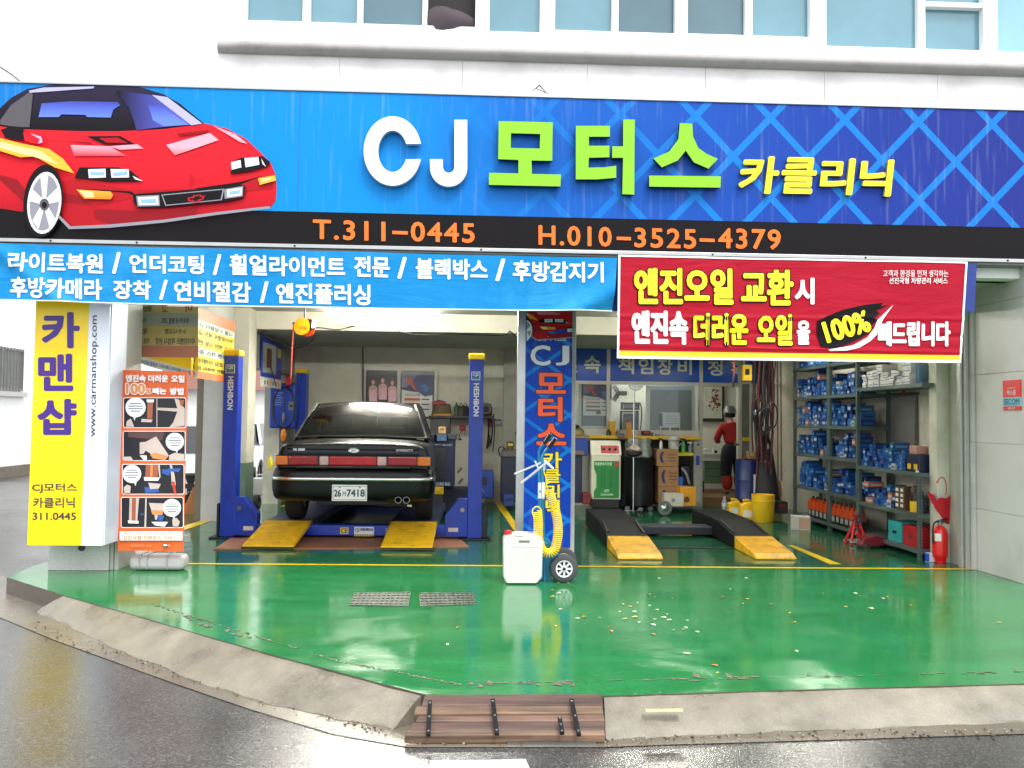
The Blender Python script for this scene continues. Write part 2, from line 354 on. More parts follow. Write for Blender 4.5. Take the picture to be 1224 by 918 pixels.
# ================================================================== GROUND
SLABSIDE = wetground('wet_brown_slab_side', (.07, .05, .035), (.11, .085, .06), (.1, .4), 240, .3)
def sheet(name, pts, z, mat, top=True, depth=0, kind='structure'):
    mb = MB(); q = [(p[0], p[1]) for p in pts]
    if depth: mb.prism(q, lambda p: (p[0], p[1], z), lambda p: (p[0], p[1], z-depth), 0, 1); mat = [mat, SLABSIDE]
    else: mb.flat([(p[0], p[1], z) for p in q], key=(0, 1))
    o = mb.obj(name, mat); return tag(o, kind=kind)
def gpt(x, y, z=0): p = at(x, y, Z=z); return (p.x, p.y)
tag(MB().box(-200, 200, -60, 300, -.9, -.15).obj('road', ASPH), kind='structure')
edge = [gpt(x, y) for x, y in ((8, 690), (78, 712), (150, 732), (229, 755), (320, 781), (400, 802), (460, 818), (508, 830))]
edge2 = [gpt(x, y) for x, y in ((508, 830), (720, 832), (800, 829), (1000, 823), (1224, 817))]
ex = edge2[-1]; ex2 = (7.5, ex[1] + (7.5-ex[0])*.02)
YL = 8.56
sheet('forecourt', edge + edge2[1:] + [ex2, (7.5, YL), (-4.32, YL), (-4.32, 8.3)], 0, FLOOR, depth=.6)
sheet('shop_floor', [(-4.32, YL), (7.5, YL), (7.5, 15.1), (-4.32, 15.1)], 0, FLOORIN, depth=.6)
# kerb aprons: sloped concrete between the slab and the gutter
def apron(up, lo, zl=-.142, up_z=-.004):
    U = [at(x, y, Z=up_z) for x, y in up]; Lw = [at(x, y, Z=zl) for x, y in lo]; n = 60
    def samp(P, t):
        f = t*(len(P)-1); i = min(int(f), len(P)-2); return P[i].lerp(P[i+1], f-i)
    def fn(u, v):
        a = samp(U, u); b = samp(Lw, u); p = a.lerp(b, v)
        k = math.sin(v*math.pi)*.012; jit = .012*math.sin(u*61+v*3)*math.sin(u*23+1)
        if v > .9: k -= 0
        return (p.x + (jit if v > .99 else 0), p.y+(jit if v > .99 else 0), p.z+k + .0015*math.sin(u*37+v*9)+.0015*math.sin(u*143+v*31)*math.sin(v*17+u*60))
    mb = MB().grid(fn, n, 12)
    lo3 = [fn(i/n, 1) for i in range(n+1)]
    b = len(mb.v); mb.v += [(p[0], p[1], -.2) for p in lo3]
    s0 = 12*(n+1)
    for i in range(n): mb.f.append((s0+i, s0+i+1, b+i+1, b+i)); mb.m.append(0)
    for u in (0, 1):   # end caps
        c = [fn(u, j/12) for j in range(13)]; base = [(p[0], p[1], -.2) for p in c]
        k = len(mb.v); mb.v += [tuple(p) for p in c] + base
        for j in range(12): mb.f.append((k+j, k+j+1, k+13+j+1, k+13+j)); mb.m.append(0)
    return mb
tag(apron([(78, 712), (150, 732), (229, 755), (320, 780), (400, 801), (506, 829)], [(44, 731), (88, 751), (131, 772), (229, 812), (310, 838), (400, 858), (472, 871)]).obj('kerb', CONC, smooth=True), kind='structure')
tag(apron([(722, 832), (800, 829), (1000, 823), (1224, 817), (1400, 812)], [(724, 884), (800, 880), (973, 873), (1224, 863), (1400, 856)]).obj('kerb', CONC, smooth=True), kind='structure')
gout = [(-60, 716), (0, 738), (65, 765), (140, 792), (212, 818), (300, 848), (400, 878), (488, 893), (720, 893), (800, 890), (1000, 884), (1224, 877), (1400, 872)]
gin = [(1400, 812), (1224, 817), (1000, 823), (800, 829), (508, 829), (400, 800), (229, 755), (78, 712), (8, 690), (-60, 668)]
sheet('gutter', [gpt(x, y, -.146) for x, y in gout] + [gpt(x, y, -.146) for x, y in gin], -.146, GUT)
# cracked seam along the slab lip
crk = pm('cracked_concrete_seam', (95, 88, 72), .6, var=.4, scale=30, bump=.3)
mb = MB()
def ragged(a, b, wd, n=60, prob=.6):
    for i in range(n):
        if R.random() > prob: continue
        t0 = i/n; t1 = t0+R.uniform(.4, 1.3)/n; p = Vector(a).lerp(Vector(b), t0); q = Vector(a).lerp(Vector(b), t1)
        w1 = wd*R.uniform(.15, 1); k = R.uniform(-.5, .5)*wd
        mb.flat([(p.x, p.y+k, .003), (q.x, q.y+k-w1*.3, .003), (q.x+.01, q.y+k+w1*.4, .003), ((p.x+q.x)/2, (p.y+q.y)/2+k+w1, .003)], key=(0, 1))
for (a, b) in (((545, 818), (1240, 803)), ((400, 790), (545, 818)), ((180, 722), (400, 790))):
    ragged(gpt(*a), gpt(*b), .03, 70, .75)
ragged(gpt(560, 819), gpt(700, 819), .07, 14, .6); ragged(gpt(800, 812), gpt(900, 811), .09, 10, .7)
ragged(gpt(215, 737), gpt(300, 765), .07, 14, .6)
tag(mb.obj('seam_crack', crk), kind='structure')
# yellow floor markings
def mark(name, pts, mat, z=.004): tag(sheet(name, [gpt(x, y) for x, y in pts], z, mat))
yline = pm('yellow_line_paint', (228, 190, 12), .3, var=.2, scale=12, dirt=(90, 85, 20), dscale=6, damt=.5)
mb = MB(); a = gpt(146, 673); b = gpt(1141, 678)
tag(sheet('yellow_floor_line', [(-3.62, YL-.02), (5.12, YL-.06), (5.12, YL+.015), (-3.62, YL+.045)], .004, yline))
for q in ([(150, 651), (257, 617), (262, 620), (160, 654)], [(941, 652), (948, 652), (1006, 675), (992, 675)], [(590, 599), (598, 599), (626, 638), (618, 640)],
          [(556, 599), (592, 598), (592, 600), (556, 601)], [(335, 606), (360, 594), (364, 596), (345, 606)]):
    mark('yellow_floor_line', q, yline)
if 0: mark('road_marking', [(514, 909), (628, 907), (640, 940), (512, 940)], pm('worn_white_road_paint', (205, 200, 190), .5, var=.2, scale=25), -.146)
sheet('road_marking', [gpt(x, y, -.146) for x, y in ((514, 909), (560, 909.5), (628, 907.5), (636, 925), (640, 945), (512, 945))], -.144, pm('worn_white_road_paint', (205, 200, 190), .5, var=.2, scale=25, dirt=(110, 105, 100), dscale=14, damt=.6))
gm_ = MB()
for i in range(520):
    t_ = R.random(); k = R.random()
    if k < .5: px_ = 40+t_*430; py_ = 745+t_*128+R.gauss(6, 5)
    else: px_ = 490+t_*760; py_ = 888-t_*14+R.gauss(0, 3)
    p_ = at(px_, py_, Z=-.145); r_ = R.uniform(.002, .007); gm_.cbox((p_.x, p_.y, -.143+r_*.3), (r_*2, r_*1.5, r_), R.randint(0, 2), rot=(0, 0, R.uniform(0, 3)))
tag(gm_.obj('road_grit', [M((70, 66, 60), .7), M((150, 145, 135), .7), M((110, 85, 55), .7)]), kind='stuff')
# fallen leaves
lm = [M((205, 180, 110), .5), M((225, 215, 190), .5), M((190, 120, 50), .5)]; leafs = []
for k in range(3):
    mb = MB(); mb.add([(0, -.5, 0), (.35, -.15, .08), (.3, .3, .05), (0, .5, 0), (-.3, .25, .1), (-.35, -.2, .03), (0, 0, -.02)], [(0, 1, 6), (1, 2, 6), (2, 3, 6), (3, 4, 6), (4, 5, 6), (5, 0, 6)])
    leafs.append(mb.mesh('fallen_leaf', lm[k]))
spots = [(660, 713), (668, 709), (776, 710), (745, 722), (690, 739), (698, 737), (741, 731), (759, 731), (778, 738), (797, 734), (800, 741), (731, 754), (664, 748), (670, 728), (1013, 693), (984, 709), (873, 704), (1060, 713), (951, 743), (952, 778), (921, 722), (1010, 725), (1041, 727), (1088, 723), (1194, 744), (892, 691), (884, 681), (805, 753), (821, 781), (854, 795), (858, 804), (535, 770), (547, 750), (660, 705), (1022, 709), (1028, 712), (1055, 715), (833, 755), (727, 749), (717, 738), (762, 720), (948, 744)]
for i in range(22): spots.append((R.gauss(790, 70), R.gauss(735, 18)))
for i, (x, y) in enumerate(spots):
    o = link('fallen_leaf', leafs[i % 3], loc=at(x, y, Z=.004), rz=R.uniform(0, 6)); s = R.uniform(.022, .055) if i > 4 else .05; o.scale = (s*R.uniform(.5, 1), s, s)
    tag(o, 'dry pale fallen leaf lying on the wet green forecourt', 'leaf', 'fallen leaves scattered on the green floor')
# inspection covers
cov = pm('cast_iron_cover', (44, 56, 42), .4, .2, var=.4, scale=20, bump=.8, bscale=70)
for (x0, y0, x1, y1, x2, y2, x3, y3), lab in (((424, 709, 491, 708, 488, 725, 417, 724), 'dark iron cover in the green floor, the one nearer the street side wall'), ((501, 709, 566, 709, 569, 723, 502, 725), 'dark iron cover in the green floor, the one nearer the hand truck')):
    pp = [gpt(x0, y0), gpt(x1, y1), gpt(x2, y2), gpt(x3, y3)]; t = thing('drain_cover', lab, 'drain cover', group='iron covers in the forecourt')
    MB().prism(pp, lambda p: (p[0], p[1], .006), lambda p: (p[0], p[1], -.02)).obj('cover_plate', cov, t)
    mb = MB(); P = [Vector((p[0], p[1], .006)) for p in pp]
    for i in range(12):
        for j in range(5):
            u = (i+.5)/12; v = (j+.5)/5; q = P[0].lerp(P[1], u).lerp(P[3].lerp(P[2], u), v); mb.cbox(q+Vector((0, 0, .003)), (.03, .012, .006), rot=(0, 0, .6 if (i+j) % 2 else -.6))
    tag(mb.obj('tread_stud', cov, t), kind='stuff')
# wooden ramp over the gutter
WOOD = [pm('wet_ramp_wood', c, .4, var=.6, scale=18, dirt=(30, 22, 16), dscale=5, damt=.85, bump=.4, bscale=25) for c in ((86, 64, 56), (112, 88, 68), (98, 74, 60))]
for m_ in WOOD:   # stretch the grain along the plank
    for nd in list(m_.node_tree.nodes):
        if nd.type == 'TEX_NOISE':
            mp = m_.node_tree.nodes.new('ShaderNodeMapping'); mp.inputs['Scale'].default_value = (.12, 1.5, 1.5)
            src = nd.inputs[0].links[0].from_socket; m_.node_tree.links.new(src, mp.inputs[0]); m_.node_tree.links.new(mp.outputs[0], nd.inputs[0])
ramp = thing('wooden_ramp', 'wet brown plank ramp with black iron straps bridging the gutter', 'ramp')
zr = lambda y: -.0-(y-834)/48*.115
rows = [(834, 847.5, 508, 719, 0), (848.2, 857, 497, 720, 1), (857.8, 865, 500, 722, 2), (865.6, 875, 494, 722, 0), (875.8, 882.5, 487, 722, 1)]
for y0, y1, x0, x1, k in rows:
    a = at(x0, y0, Z=zr(y0)); b = at(x1, y0-1, Z=zr(y0)); c = at(x1+R.uniform(0, 3), y1-1, Z=zr(y1)); d = at(x0-R.uniform(2, 5), y1, Z=zr(y1))
    dz = Vector((0, 0, -.028)); up = Vector((0, 0, R.uniform(.008, .02)))
    mb = MB(); mb.add([a+up, b+up, c+up, d+up, a+dz, b+dz, c+dz, d+dz], [(0, 1, 2, 3), (7, 6, 5, 4), (0, 4, 5, 1), (1, 5, 6, 2), (2, 6, 7, 3), (3, 7, 4, 0)])
    mb.obj('plank', WOOD[k], ramp, bevel=.006)
iron = pm('black_iron_strap', (28, 28, 30), .35, .6, var=.3)
for (xa, ya, xb, yb) in ((514, 837, 512, 877), (589, 835, 594, 876), (683, 835, 692, 877), (669, 857, 672, 875)):
    a = at(xa, ya, Z=zr(ya)+.026); b = at(xb, yb, Z=zr(yb)+.024); s = Vector((.011, 0, 0)); h = Vector((0, 0, -.014))
    st = MB().add([a-s, a+s, b+s, b-s, a-s+h, a+s+h, b+s+h, b-s+h], [(0, 1, 2, 3), (0, 4, 5, 1), (1, 5, 6, 2), (2, 6, 7, 3), (3, 7, 4, 0), (7, 6, 5, 4)]).obj('iron_strap', iron, ramp)
    bl = MB()
    for t_ in (.08, .5, .92): p = a.lerp(b, t_); bl.lathe([(.007, 0), (.006, .005), (.002, .007)], (p.x, p.y, p.z-.001), 8)
    bl.obj('bolt', STEEL, st)
# drain grate beside the ramp
gr = thing('drain_grate', 'steel grating in the gutter just below the plank ramp', 'grate'); a = gpt(606, 885, -.14); b = gpt(711, 885, -.14)
MB().box(a[0], b[0], a[1]-.03, a[1]+.055, -.16, -.1435).obj('dark_pit', M((10, 9, 8), .95, spec=.05), gr)
MB().box(a[0], b[0], a[1]-.042, a[1]-.03, -.15, -.134).box(a[0], b[0], a[1]+.055, a[1]+.067, -.15, -.134).obj('frame', STEEL, gr)
bm_ = MB().box(-.007, .007, -.03, .055, -.15, -.134).mesh('bar', STEEL)
for i in range(13): link('bar', bm_, gr, loc=(a[0]+.012+(b[0]-a[0]-.024)*i/12, a[1], 0))
# pale wooden offcut on the kerb
tag(MB().cbox(tuple(at(793, 849, Z=-.03)), (.2, .045, .012), rot=(-.25, 0, .05)).obj('wood_offcut', M((205, 185, 140), .5)), 'pale flat wooden offcut lying on the concrete kerb', 'offcut')

# ================================================================== BUILDING
bld = thing('repair_shop', 'white rendered repair shop building with pale stone band, upstairs windows and open bays', 'building', (0, 0, 0))
YF = 7.75
sb = 1.5 + (at(612, 299, Y=7.6).z-1.5); zt = at(612, 116, Y=7.6).z; zs = at(612, 258.5, Y=7.6).z; zb = at(612, 297.5, Y=7.6).z; ztr = at(612, 302, Y=7.6).z
zl0 = at(612, 70.5, Y=YF-.08).z; zl1 = at(612, 55, Y=YF-.08).z; xl = at(262, 55, Y=YF).x; xc = at(205, 80, Y=YF).x
zwb = at(612, 42, Y=YF).z
MB().box(xc, 9, YF+.02, YF+.3, 2.9, zwb-.03).obj('facade_wall', PLAST, bld)
MB().box(xl-.05, 9, YF+.25, YF+.4, zwb-.03, 6.1).box(xc, xl+.15, YF, YF+.24, zt-.25, 6.1).box(xc, 9, YF, YF+.4, 6.1, 9.5).obj('upper_wall', PLAST, bld)
# wall left of the corner, turning back
M1 = Matrix.Translation((xc, YF+.012, 0)) @ Matrix.Rotation(rad(-28), 4, 'Z')
MB().box(-6, 0, 0, .3, 2.9, 9.5, M=M1).obj('side_wall', PLAST, bld)
# stone panels between sign and ledge
xs = [xl] + [at(x, 90, Y=YF).x for x in (406, 553, 702, 843, 985, 1120)] + [6.2, 7.4, 8.6]
for i in range(len(xs)-1):
    MB().box(xs[i]+.0012, xs[i+1]-.0012, YF-.012, YF+.02, zt-.3, zl0+.02).obj('stone_panel', GRANL, bld, bevel=.0015)
led = pm('weathered_ledge', (158, 154, 152), .6, var=.15, scale=3, dirt=(105, 98, 92), dscale=3, damt=.65, bump=.2)
mb = MB(); prof = [(0, zl0), (-.05, zl0+.004), (-.09, zl0+.025), (-.105, zl0+.055), (-.10, zl0+.08), (-.06, zl1-.012), (0, zl1)]; n = len(prof); vs = []; k = 40
for i in range(k+1):
    X = xl + (8.6-xl)*i/k; sc = 1 if i else .6
    vs += [(X, YF + y*sc, z) for y, z in prof]
mb.add(vs, [(i*n+j, i*n+j+1, (i+1)*n+j+1, (i+1)*n+j) for i in range(k) for j in range(n-1)] + [tuple(range(n))])
mb.obj('ledge', led, bld, smooth=True)
mb = MB().box(xl+.1, 8.6, YF-.03, YF+.26, zl1-.02, zwb-.02); mb.obj('sill', M((235, 235, 235), .5), bld, bevel=.01)
# windows
glassA = [pm('window_film', c, .12, var=.18, scale=1.2, spec=.8) for c in ((92, 136, 150), (66, 100, 112), (125, 172, 184))]
FR = M((240, 240, 240), .4, var=.03)
panes = [(295, 362, 27, 0), (371, 427, 26, 0), (434, 505, 29, 1), (511, 568, 33, 3), (585, 645, 40, 0), (663, 731, 35, 0), (739, 806, 41, 1), (821, 890, 43, 1), (899, 967, 42, 0), (986, 1096, 57, 0), (1105, 1173, 62, 0), (1190, 1262, 64, 2)]
ZT = 6.05
groups = [(0, 1, 2, 3), (4,), (5, 6), (7, 8), (9, 10), (11,)]
for g in groups:
    P = [panes[i] for i in g]; wz = min(at((p[0]+p[1])/2, p[2], Y=YF+.1).z for p in P)
    X0 = at(P[0][0], 30, Y=YF+.1).x; X1 = at(P[-1][1], 30, Y=YF+.1).x
    wn = thing('window', None, None); wn.parent = bld
    if 'label' in wn: del wn['label']
    mb = MB().box(X0-.05, X1+.05, YF+.06, YF+.24, zwb-.02 if wz > zwb+.03 else wz-.07, wz).box(X0-.05, X0, YF+.06, YF+.24, wz, ZT).box(X1, X1+.05, YF+.06, YF+.24, wz, ZT).box(X0-.05, X1+.05, YF+.06, YF+.24, ZT, ZT+.08)
    for i in range(len(P)-1):
        a = at(P[i][1], 20, Y=YF+.1).x; b = at(P[i+1][0], 20, Y=YF+.1).x; mb.box(a, b, YF+.08, YF+.22, wz, ZT)
    if 10 in g:
        a = at(1098, 20, Y=YF+.1).x; zz = at(1140, 10, Y=YF+.1).z; mb.box(a+.06, X1-.002, YF+.075, YF+.22, zz, zz+.05)
    mb.obj('frame', FR, wn, bevel=.006)
    for i, p in enumerate(P):
        a = at(p[0], 20, Y=YF+.1).x; b = at(p[1], 20, Y=YF+.1).x
        if p[3] == 3: MB().box(a-.02, b+.02, YF+.19, YF+.2, wz-.02, ZT+.02).obj('dark_opening', M((40, 34, 36), .8), wn)
        else: MB().box(a-.003, b+.003, YF+.14, YF+.15, wz-.003, ZT+.003).obj('pane', glassA[p[3]], wn)
# wall pieces between windows
gx = [(at(panes[g[0]][0], 30, Y=YF+.1).x-.05, at(panes[g[-1]][1], 30, Y=YF+.1).x+.05) for g in groups]
for i in range(len(gx)-1):
    if gx[i+1][0]-gx[i][1] > .01: MB().box(gx[i][1]+.001, gx[i+1][0]-.001, YF+.07, YF+.25, zwb-.02, 6.1).obj('window_pier', FR, bld)
MB().box(xl+.15, gx[0][0]-.001, YF+.07, YF+.25, zwb-.02, 6.1).obj('window_pier', FR, bld)
# jacket on the sill
mb = MB(); jk = at(538, 30, Y=YF+.1)
def jf(u, v):
    a = u*2*math.pi; th = v*math.pi; k = 1+.08*math.sin(3*a+2)+.05*math.sin(7*a+5*v)
    return (jk.x-.01+(.25*math.sin(th)*math.cos(a)*k), jk.y+.05+.12*math.sin(th)*math.sin(a), jk.z+.03+(.15-.05*math.sin(th)*math.cos(a))*math.cos(th)*k)
mb.grid(jf, 24, 12); tag(mb.obj('folded_jacket', pm('dark_padded_cloth', (66, 58, 64), .8, var=.2, bump=.4, bscale=15), smooth=True), 'dark padded jacket bundled in the open upstairs window', 'jacket')
# cable at upper corner and twig on sign
tag(MB().tube([at(-30, 65, Y=7.5), at(0, 80, Y=7.55), at(14, 89, Y=7.58), at(25, 98, Y=7.6)], .008, 6).obj('overhead_cable', M((110, 112, 112), .5)), 'thin grey cable slanting down to the top of the big sign', 'cable')
tag(MB().tube([at(636, 109, Y=7.62), at(645, 102, Y=7.62), at(652, 110, Y=7.62)], [.003, .008, .004], 5).tube([at(641, 106, Y=7.62), at(655, 112, Y=7.64)], .004, 5).obj('dry_twig', M((60, 55, 50), .8)), 'short dry twig caught on the top edge of the big sign', 'twig')

# interior shell
HB = at(612, 366, Y=8.75).z
MB().box(-4.3, 9, 8.9, 12.15, 3.0, 3.1).box(-4.3, 5.45, 12.25, 15.2, 2.74, 3.1).obj('ceiling', CEIL, bld)
MB().box(-4.3, 9, 7.95, 8.9, 2.9, 3.25).box(-4.3, 9, 8.62, 8.9, HB, 2.9).obj('lintel_beam', CEIL, bld)
MB().box(-4.3, 5.45, 12.15, 12.25, 2.74, 3.1).obj('ceiling_beam', pm('white_beam_paint', (205, 202, 186), .6, var=.06), bld)
MB().box(-3.6, .999, 15.0, 15.2, 0, 2.74).obj('back_wall', INWALL, bld)
MB().box(5.35, 5.55, 8.7, 16.8, 0, 3.0).obj('shelf_wall', INWALL, bld)
colc = MB().box(.42, .95, 14.7, 15.0, 0, 2.74); colc.obj('back_column', GREYP if False else pm('grimy_grey_column', (150, 148, 138), .7, var=.1, dirt=(70, 66, 60), damt=.5), bld)
# centre column with shutter rail
cx0, cx1 = at(628, 500, Y=8.72).x, at(688, 500, Y=8.72).x
MB().box(cx0, cx1, 8.73, 9.05, 0, 3).obj('centre_column', GRAN, bld, bevel=.004)
a0 = at(617.5, 500, Y=8.66).x; MB().box(a0, cx0-.002, 8.62, 8.72, .0, 2.95).obj('shutter_rail', SILVER, bld, bevel=.004)
# left outer pillar
pl0 = at(60, 600, Y=8.18).x; pl1 = at(132, 600, Y=8.18).x
pl = MB().box(pl0, pl1, 8.18, 8.6, 0, 2.95); pl.obj('street_pillar', GRAN, bld, bevel=.005)
for k, (a, b) in enumerate(((pl1+.002, pl1+.035), (pl1+.04, pl1+.075))): MB().box(a, b, 8.2+.01*k, 8.62, 0, 2.95).obj('shutter_rail', pm('stone_grey_rail', (165, 165, 160), .5, var=.1), bld, bevel=.004)
MB().box(-3.9, -3.62, 8.62, 8.9, 0, 2.95).obj('pillar_return', GRAN, bld)
mb = MB().lathe([(.03, 0), (.03, .03)], (at(97, 655, Y=8.165).x, 8.165, at(97, 655, Y=8.165).z), 16, axis='y'); mb.obj('drain_hole', BLACK, bld)
# left inner pillars
def pillar2(x0, x1, xs, Y0, Y1, name):
    X0 = at(x0, 560, Y=Y0).x; X1 = at(x1, 560, Y=Y0).x; t = thing('x', None, None)
    bpy.data.objects.remove(t)
    zg = .83
    MB().box(X0, X1, Y0, Y1, zg, 3.0).obj(name, INWALL, bld); MB().box(X0-.002, X1+.002, Y0-.002, Y1+.002, 0, zg).obj('green_dado', pm('green_grey_dado', (95, 118, 100), .5, var=.12), bld)
pillar2(271, 294, 0, 11.8, at(302, 600, X=at(294, 560, Y=11.8).x).y, 'inner_pillar')
X0 = at(241, 560, Y=12.0).x; X1 = at(264, 560, Y=12.0).x
MB().box(X0, X1, 12.0, 12.4, 0, 3.0).obj('inner_pillar', pm('pale_grey_metal_post', (190, 192, 192), .5, var=.08), bld)
MB().box(X0-.1, X0-.002, 12.02, 12.3, 0, 3.0).obj('door_jamb', M((120, 112, 100), .6), bld)
MB().box(-3.66, -3.4, 14.4, 15.0, 0, 2.74).obj('rear_pillar', INWALL, bld)
# grey box beam above side opening
MB().box(-3.5, -3.3, 12.6, 15, at(330, 445, Y=13.8).z, 2.74).obj('side_beam', M((130, 130, 128), .6, var=.1), bld)
MB().box(-4.3, -3.45, 8.9, 12.5, 2.68, 3.0).obj('side_beam', CEIL, bld)
# right side granite wall with panels and rails
XR = 5.15
MB().box(XR+.03, 7.5, 7.72, 8.66, 0, 3.4).obj('stone_pier', pm('mortar_grey', (90, 88, 84), .8, var=.1), bld)
zz = [0, at(1170, 608, X=XR).z, at(1170, 529, X=XR).z, at(1170, 448, X=XR).z, at(1170, 366, X=XR).z, 3.3]
for i in range(5):
    MB().box(XR, XR+.03, 7.73, 8.50, zz[i]+.0015, zz[i+1]-.0015).obj('stone_panel', GRAN, bld, bevel=.0015)
    MB().box(XR-.03, XR+.03, 8.505, 8.60, zz[i]+.0015, zz[i+1]-.0015).obj('stone_panel', GRAN, bld, bevel=.0015)
    MB().box(XR, 7.5, 7.70, 7.727, zz[i]+.0015, zz[i+1]-.0015).obj('stone_panel', GRAN, bld, bevel=.0015)
MB().box(XR-.075, XR-.035, 8.56, 8.66, 0, 3).box(XR-.105, XR-.08, 8.60, 8.66, 0, 3).obj('shutter_rail', pm('rail_alu', (175, 176, 172), .4, .4, var=.08), bld, bevel=.003)
xa = at(1120, 560, Y=8.95).x; xb = at(1137.5, 560, Y=8.95).x
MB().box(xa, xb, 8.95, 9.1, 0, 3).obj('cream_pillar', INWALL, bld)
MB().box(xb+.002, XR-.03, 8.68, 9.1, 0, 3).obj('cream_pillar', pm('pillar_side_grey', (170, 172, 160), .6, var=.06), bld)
# office partition (right bay)
YP = 14.6
ALU = M((188, 186, 172), .4, .2, var=.06)
xm = [at(x, 480, Y=YP).x for x in (560, 686, 727, 838, 884, 935)]; zt0 = at(760, 408, Y=YP).z; zt1 = at(760, 414, Y=YP).z; zq0 = at(760, 456, Y=YP).z; zq1 = at(760, 460, Y=YP).z; zc = at(760, 514, Y=YP).z
MB().box(1.0, 5.35, YP, YP+.08, zt1, zt0).box(1.0, 5.35, YP, YP+.08, zq1, zq0).obj('partition_rail', ALU, bld)
for x in xm[1:5]: MB().box(x-.03, x+.03, YP-.01, YP+.09, 0, zt1-.001 if x < xm[4]-.1 else zt0).obj('partition_post', ALU, bld)
MB().box(1.0, 5.35, YP, YP+.08, zt0, 2.74).obj('partition_header', BLACK, bld)
MB().box(1.0, xm[3], YP+.01, YP+.07, 0, zc).obj('partition_panel', pm('partition_white', (205, 205, 195), .5, var=.08), bld)
MB().box(xm[3]+.03, 5.35, YP+.07, 16.8, 0, .15).obj('office_floor', M((120, 90, 55), .5, var=.2), bld)
MB().box(1.0, 5.35, 16.6, 16.8, 0, 2.74).obj('office_wall', pm('office_wallpaper', (215, 215, 200), .7, var=.04), bld)
MB().box(1.0, 1.2, YP+.09, 16.6, 0, 2.74).box(1.0, 5.35, 15.2, 16.8, 2.745, 2.76).obj('office_wall', pm('office_wallpaper_side', (205, 205, 190), .7, var=.04), bld)
# blue transom panes with lettering
BLT = pm('blue_transom_film', (18, 80, 180), .2, var=.1, scale=2); 
for k, (a, b) in enumerate(((1.0, xm[1]-.03), (xm[1]+.03, xm[2]-.03), (xm[2]+.03, xm[3]-.03), (xm[3]+.03, xm[4]+.35))):
    MB().box(a, b, YP+.02, YP+.04, zq0, zt1).obj('transom_pane', BLT, bld)
mb = MB()
for s, q in (('진', (664, 424, 690, 445)), ('속', (698, 425, 718, 446)), ('책', (739, 428, 758, 447)), ('임', (763, 428, 781, 447)), ('장', (786, 429, 804, 448)), ('비', (810, 430, 827, 448)), ('정', (846, 431, 864, 449)), ('확', (874, 431, 893, 450))):
    rtext(mb, s, *q, YP+.015, 0, bold=.03, off=.003)
tag(mb.obj('lettering', M((215, 215, 190), .5), bld), kind='stuff')
# glass panes of the partition, inner door with notice
GL = glassmat('office_glass', (.9, .94, .94), .02)
for a, b in ((xm[1]+.03, xm[2]-.03), (xm[2]+.03, xm[3]-.03)): MB().box(a, b, YP+.03, YP+.036, zc, zq1).obj('partition_pane', GL, bld)
x0, x1, z0, z1 = rect(777, 466, 826, 530, YP+.3)
MB().box(x0-.07, x1+.07, YP+.3, YP+.34, .3, z1+.07).obj('door_frame', M((215, 215, 200), .5), bld)
MB().box(x0, x1, YP+.27, YP+.298, .3, z1).obj('inner_door', M((120, 122, 120), .45, var=.08), bld)
YPn = YP+.26; mb = MB()
a = rect(789, 493, 813, 525, YPn); mb.box(a[0], a[1], YPn, YPn+.005, a[2], a[3], 0)
for q in ((790, 511, 800, 517), (802, 511, 812, 517), (790, 519, 800, 524), (802, 519, 812, 524), (788, 494, 792, 509)):
    a = rect(*q, YPn-.004); mb.box(a[0], a[1], YPn-.004, YPn-.001, a[2], a[3], 1)
for i in range(4): a = rect(796, 497+i*3, 809, 497.8+i*3, YPn-.004); mb.box(a[0], a[1], YPn-.004, YPn-.001, a[2], a[3], 2)
tag(mb.obj('notice_sheet', [PAPER, M((70, 70, 72), .6), M((140, 140, 150), .6)]), 'white notice sheet with small pictures stuck on the grey inner door', 'notice')
gd = thing('glass_door', 'open glass door with a yellow label between the mechanic and the hoses', 'door')
for q in ((883.5, 456, 887, 604), (896, 456, 898, 604), (887, 456, 896, 459), (887, 600, 896, 604)):
    r_ = rect(*q, YP-.12); MB().box(r_[0], r_[1], YP-.12, YP-.08, r_[2], r_[3]).obj('frame', ALU, gd, bevel=.004)
r_ = rect(887, 459, 896, 600, YP-.1); MB().box(r_[0], r_[1], YP-.105, YP-.1, r_[2], r_[3]).obj('glass', pm('reflection_grey_glass', (120, 118, 108), .08, var=.3, scale=3), gd)  # opaque grey colour stands in for the reflection in the glass
r_ = rect(887.5, 523, 895.5, 527, YP-.12); MB().box(r_[0], r_[1], YP-.11, YP-.1055, r_[2], r_[3]).obj('yellow_label', YEL, gd)
r_ = rect(879, 530, 883, 533, YP-.2); MB().box(r_[0], r_[1], YP-.2, YP-.12, r_[2], r_[3]).obj('handle', STEEL, gd)
# fluorescent lamps (lit)
tubem = bpy.data.materials.new('lit_tube'); tubem.use_nodes = True; pp = tubem.node_tree.nodes['Principled BSDF']; pp.inputs['Emission Color'].default_value = (1, .97, .86, 1); pp.inputs['Emission Strength'].default_value = 135
def lamp(x, y, z, L_, label, tb):
    t = thing('fluorescent_lamp', label, 'ceiling lamp', (x, y, z), group='fluorescent battens on the ceiling beam')
    MB().box(-L_/2, L_/2, -.02, .03, -.045, .045).obj('batten', WHITE, t, bevel=.006)
    MB().tube([(-L_/2+.03, -.055, 0), (L_/2-.03, -.055, 0)], .016, 10).obj('tube', tb, t)
    MB().box(-L_/2, -L_/2+.03, -.08, -.02, -.03, .03).box(L_/2-.03, L_/2, -.08, -.02, -.03, .03).obj('tube_holder', WHITE, t)
tubeb = tubem.copy(); tubeb.node_tree.nodes['Principled BSDF'].inputs['Emission Strength'].default_value = 420; tubeb.name = 'bright_lit_tube'
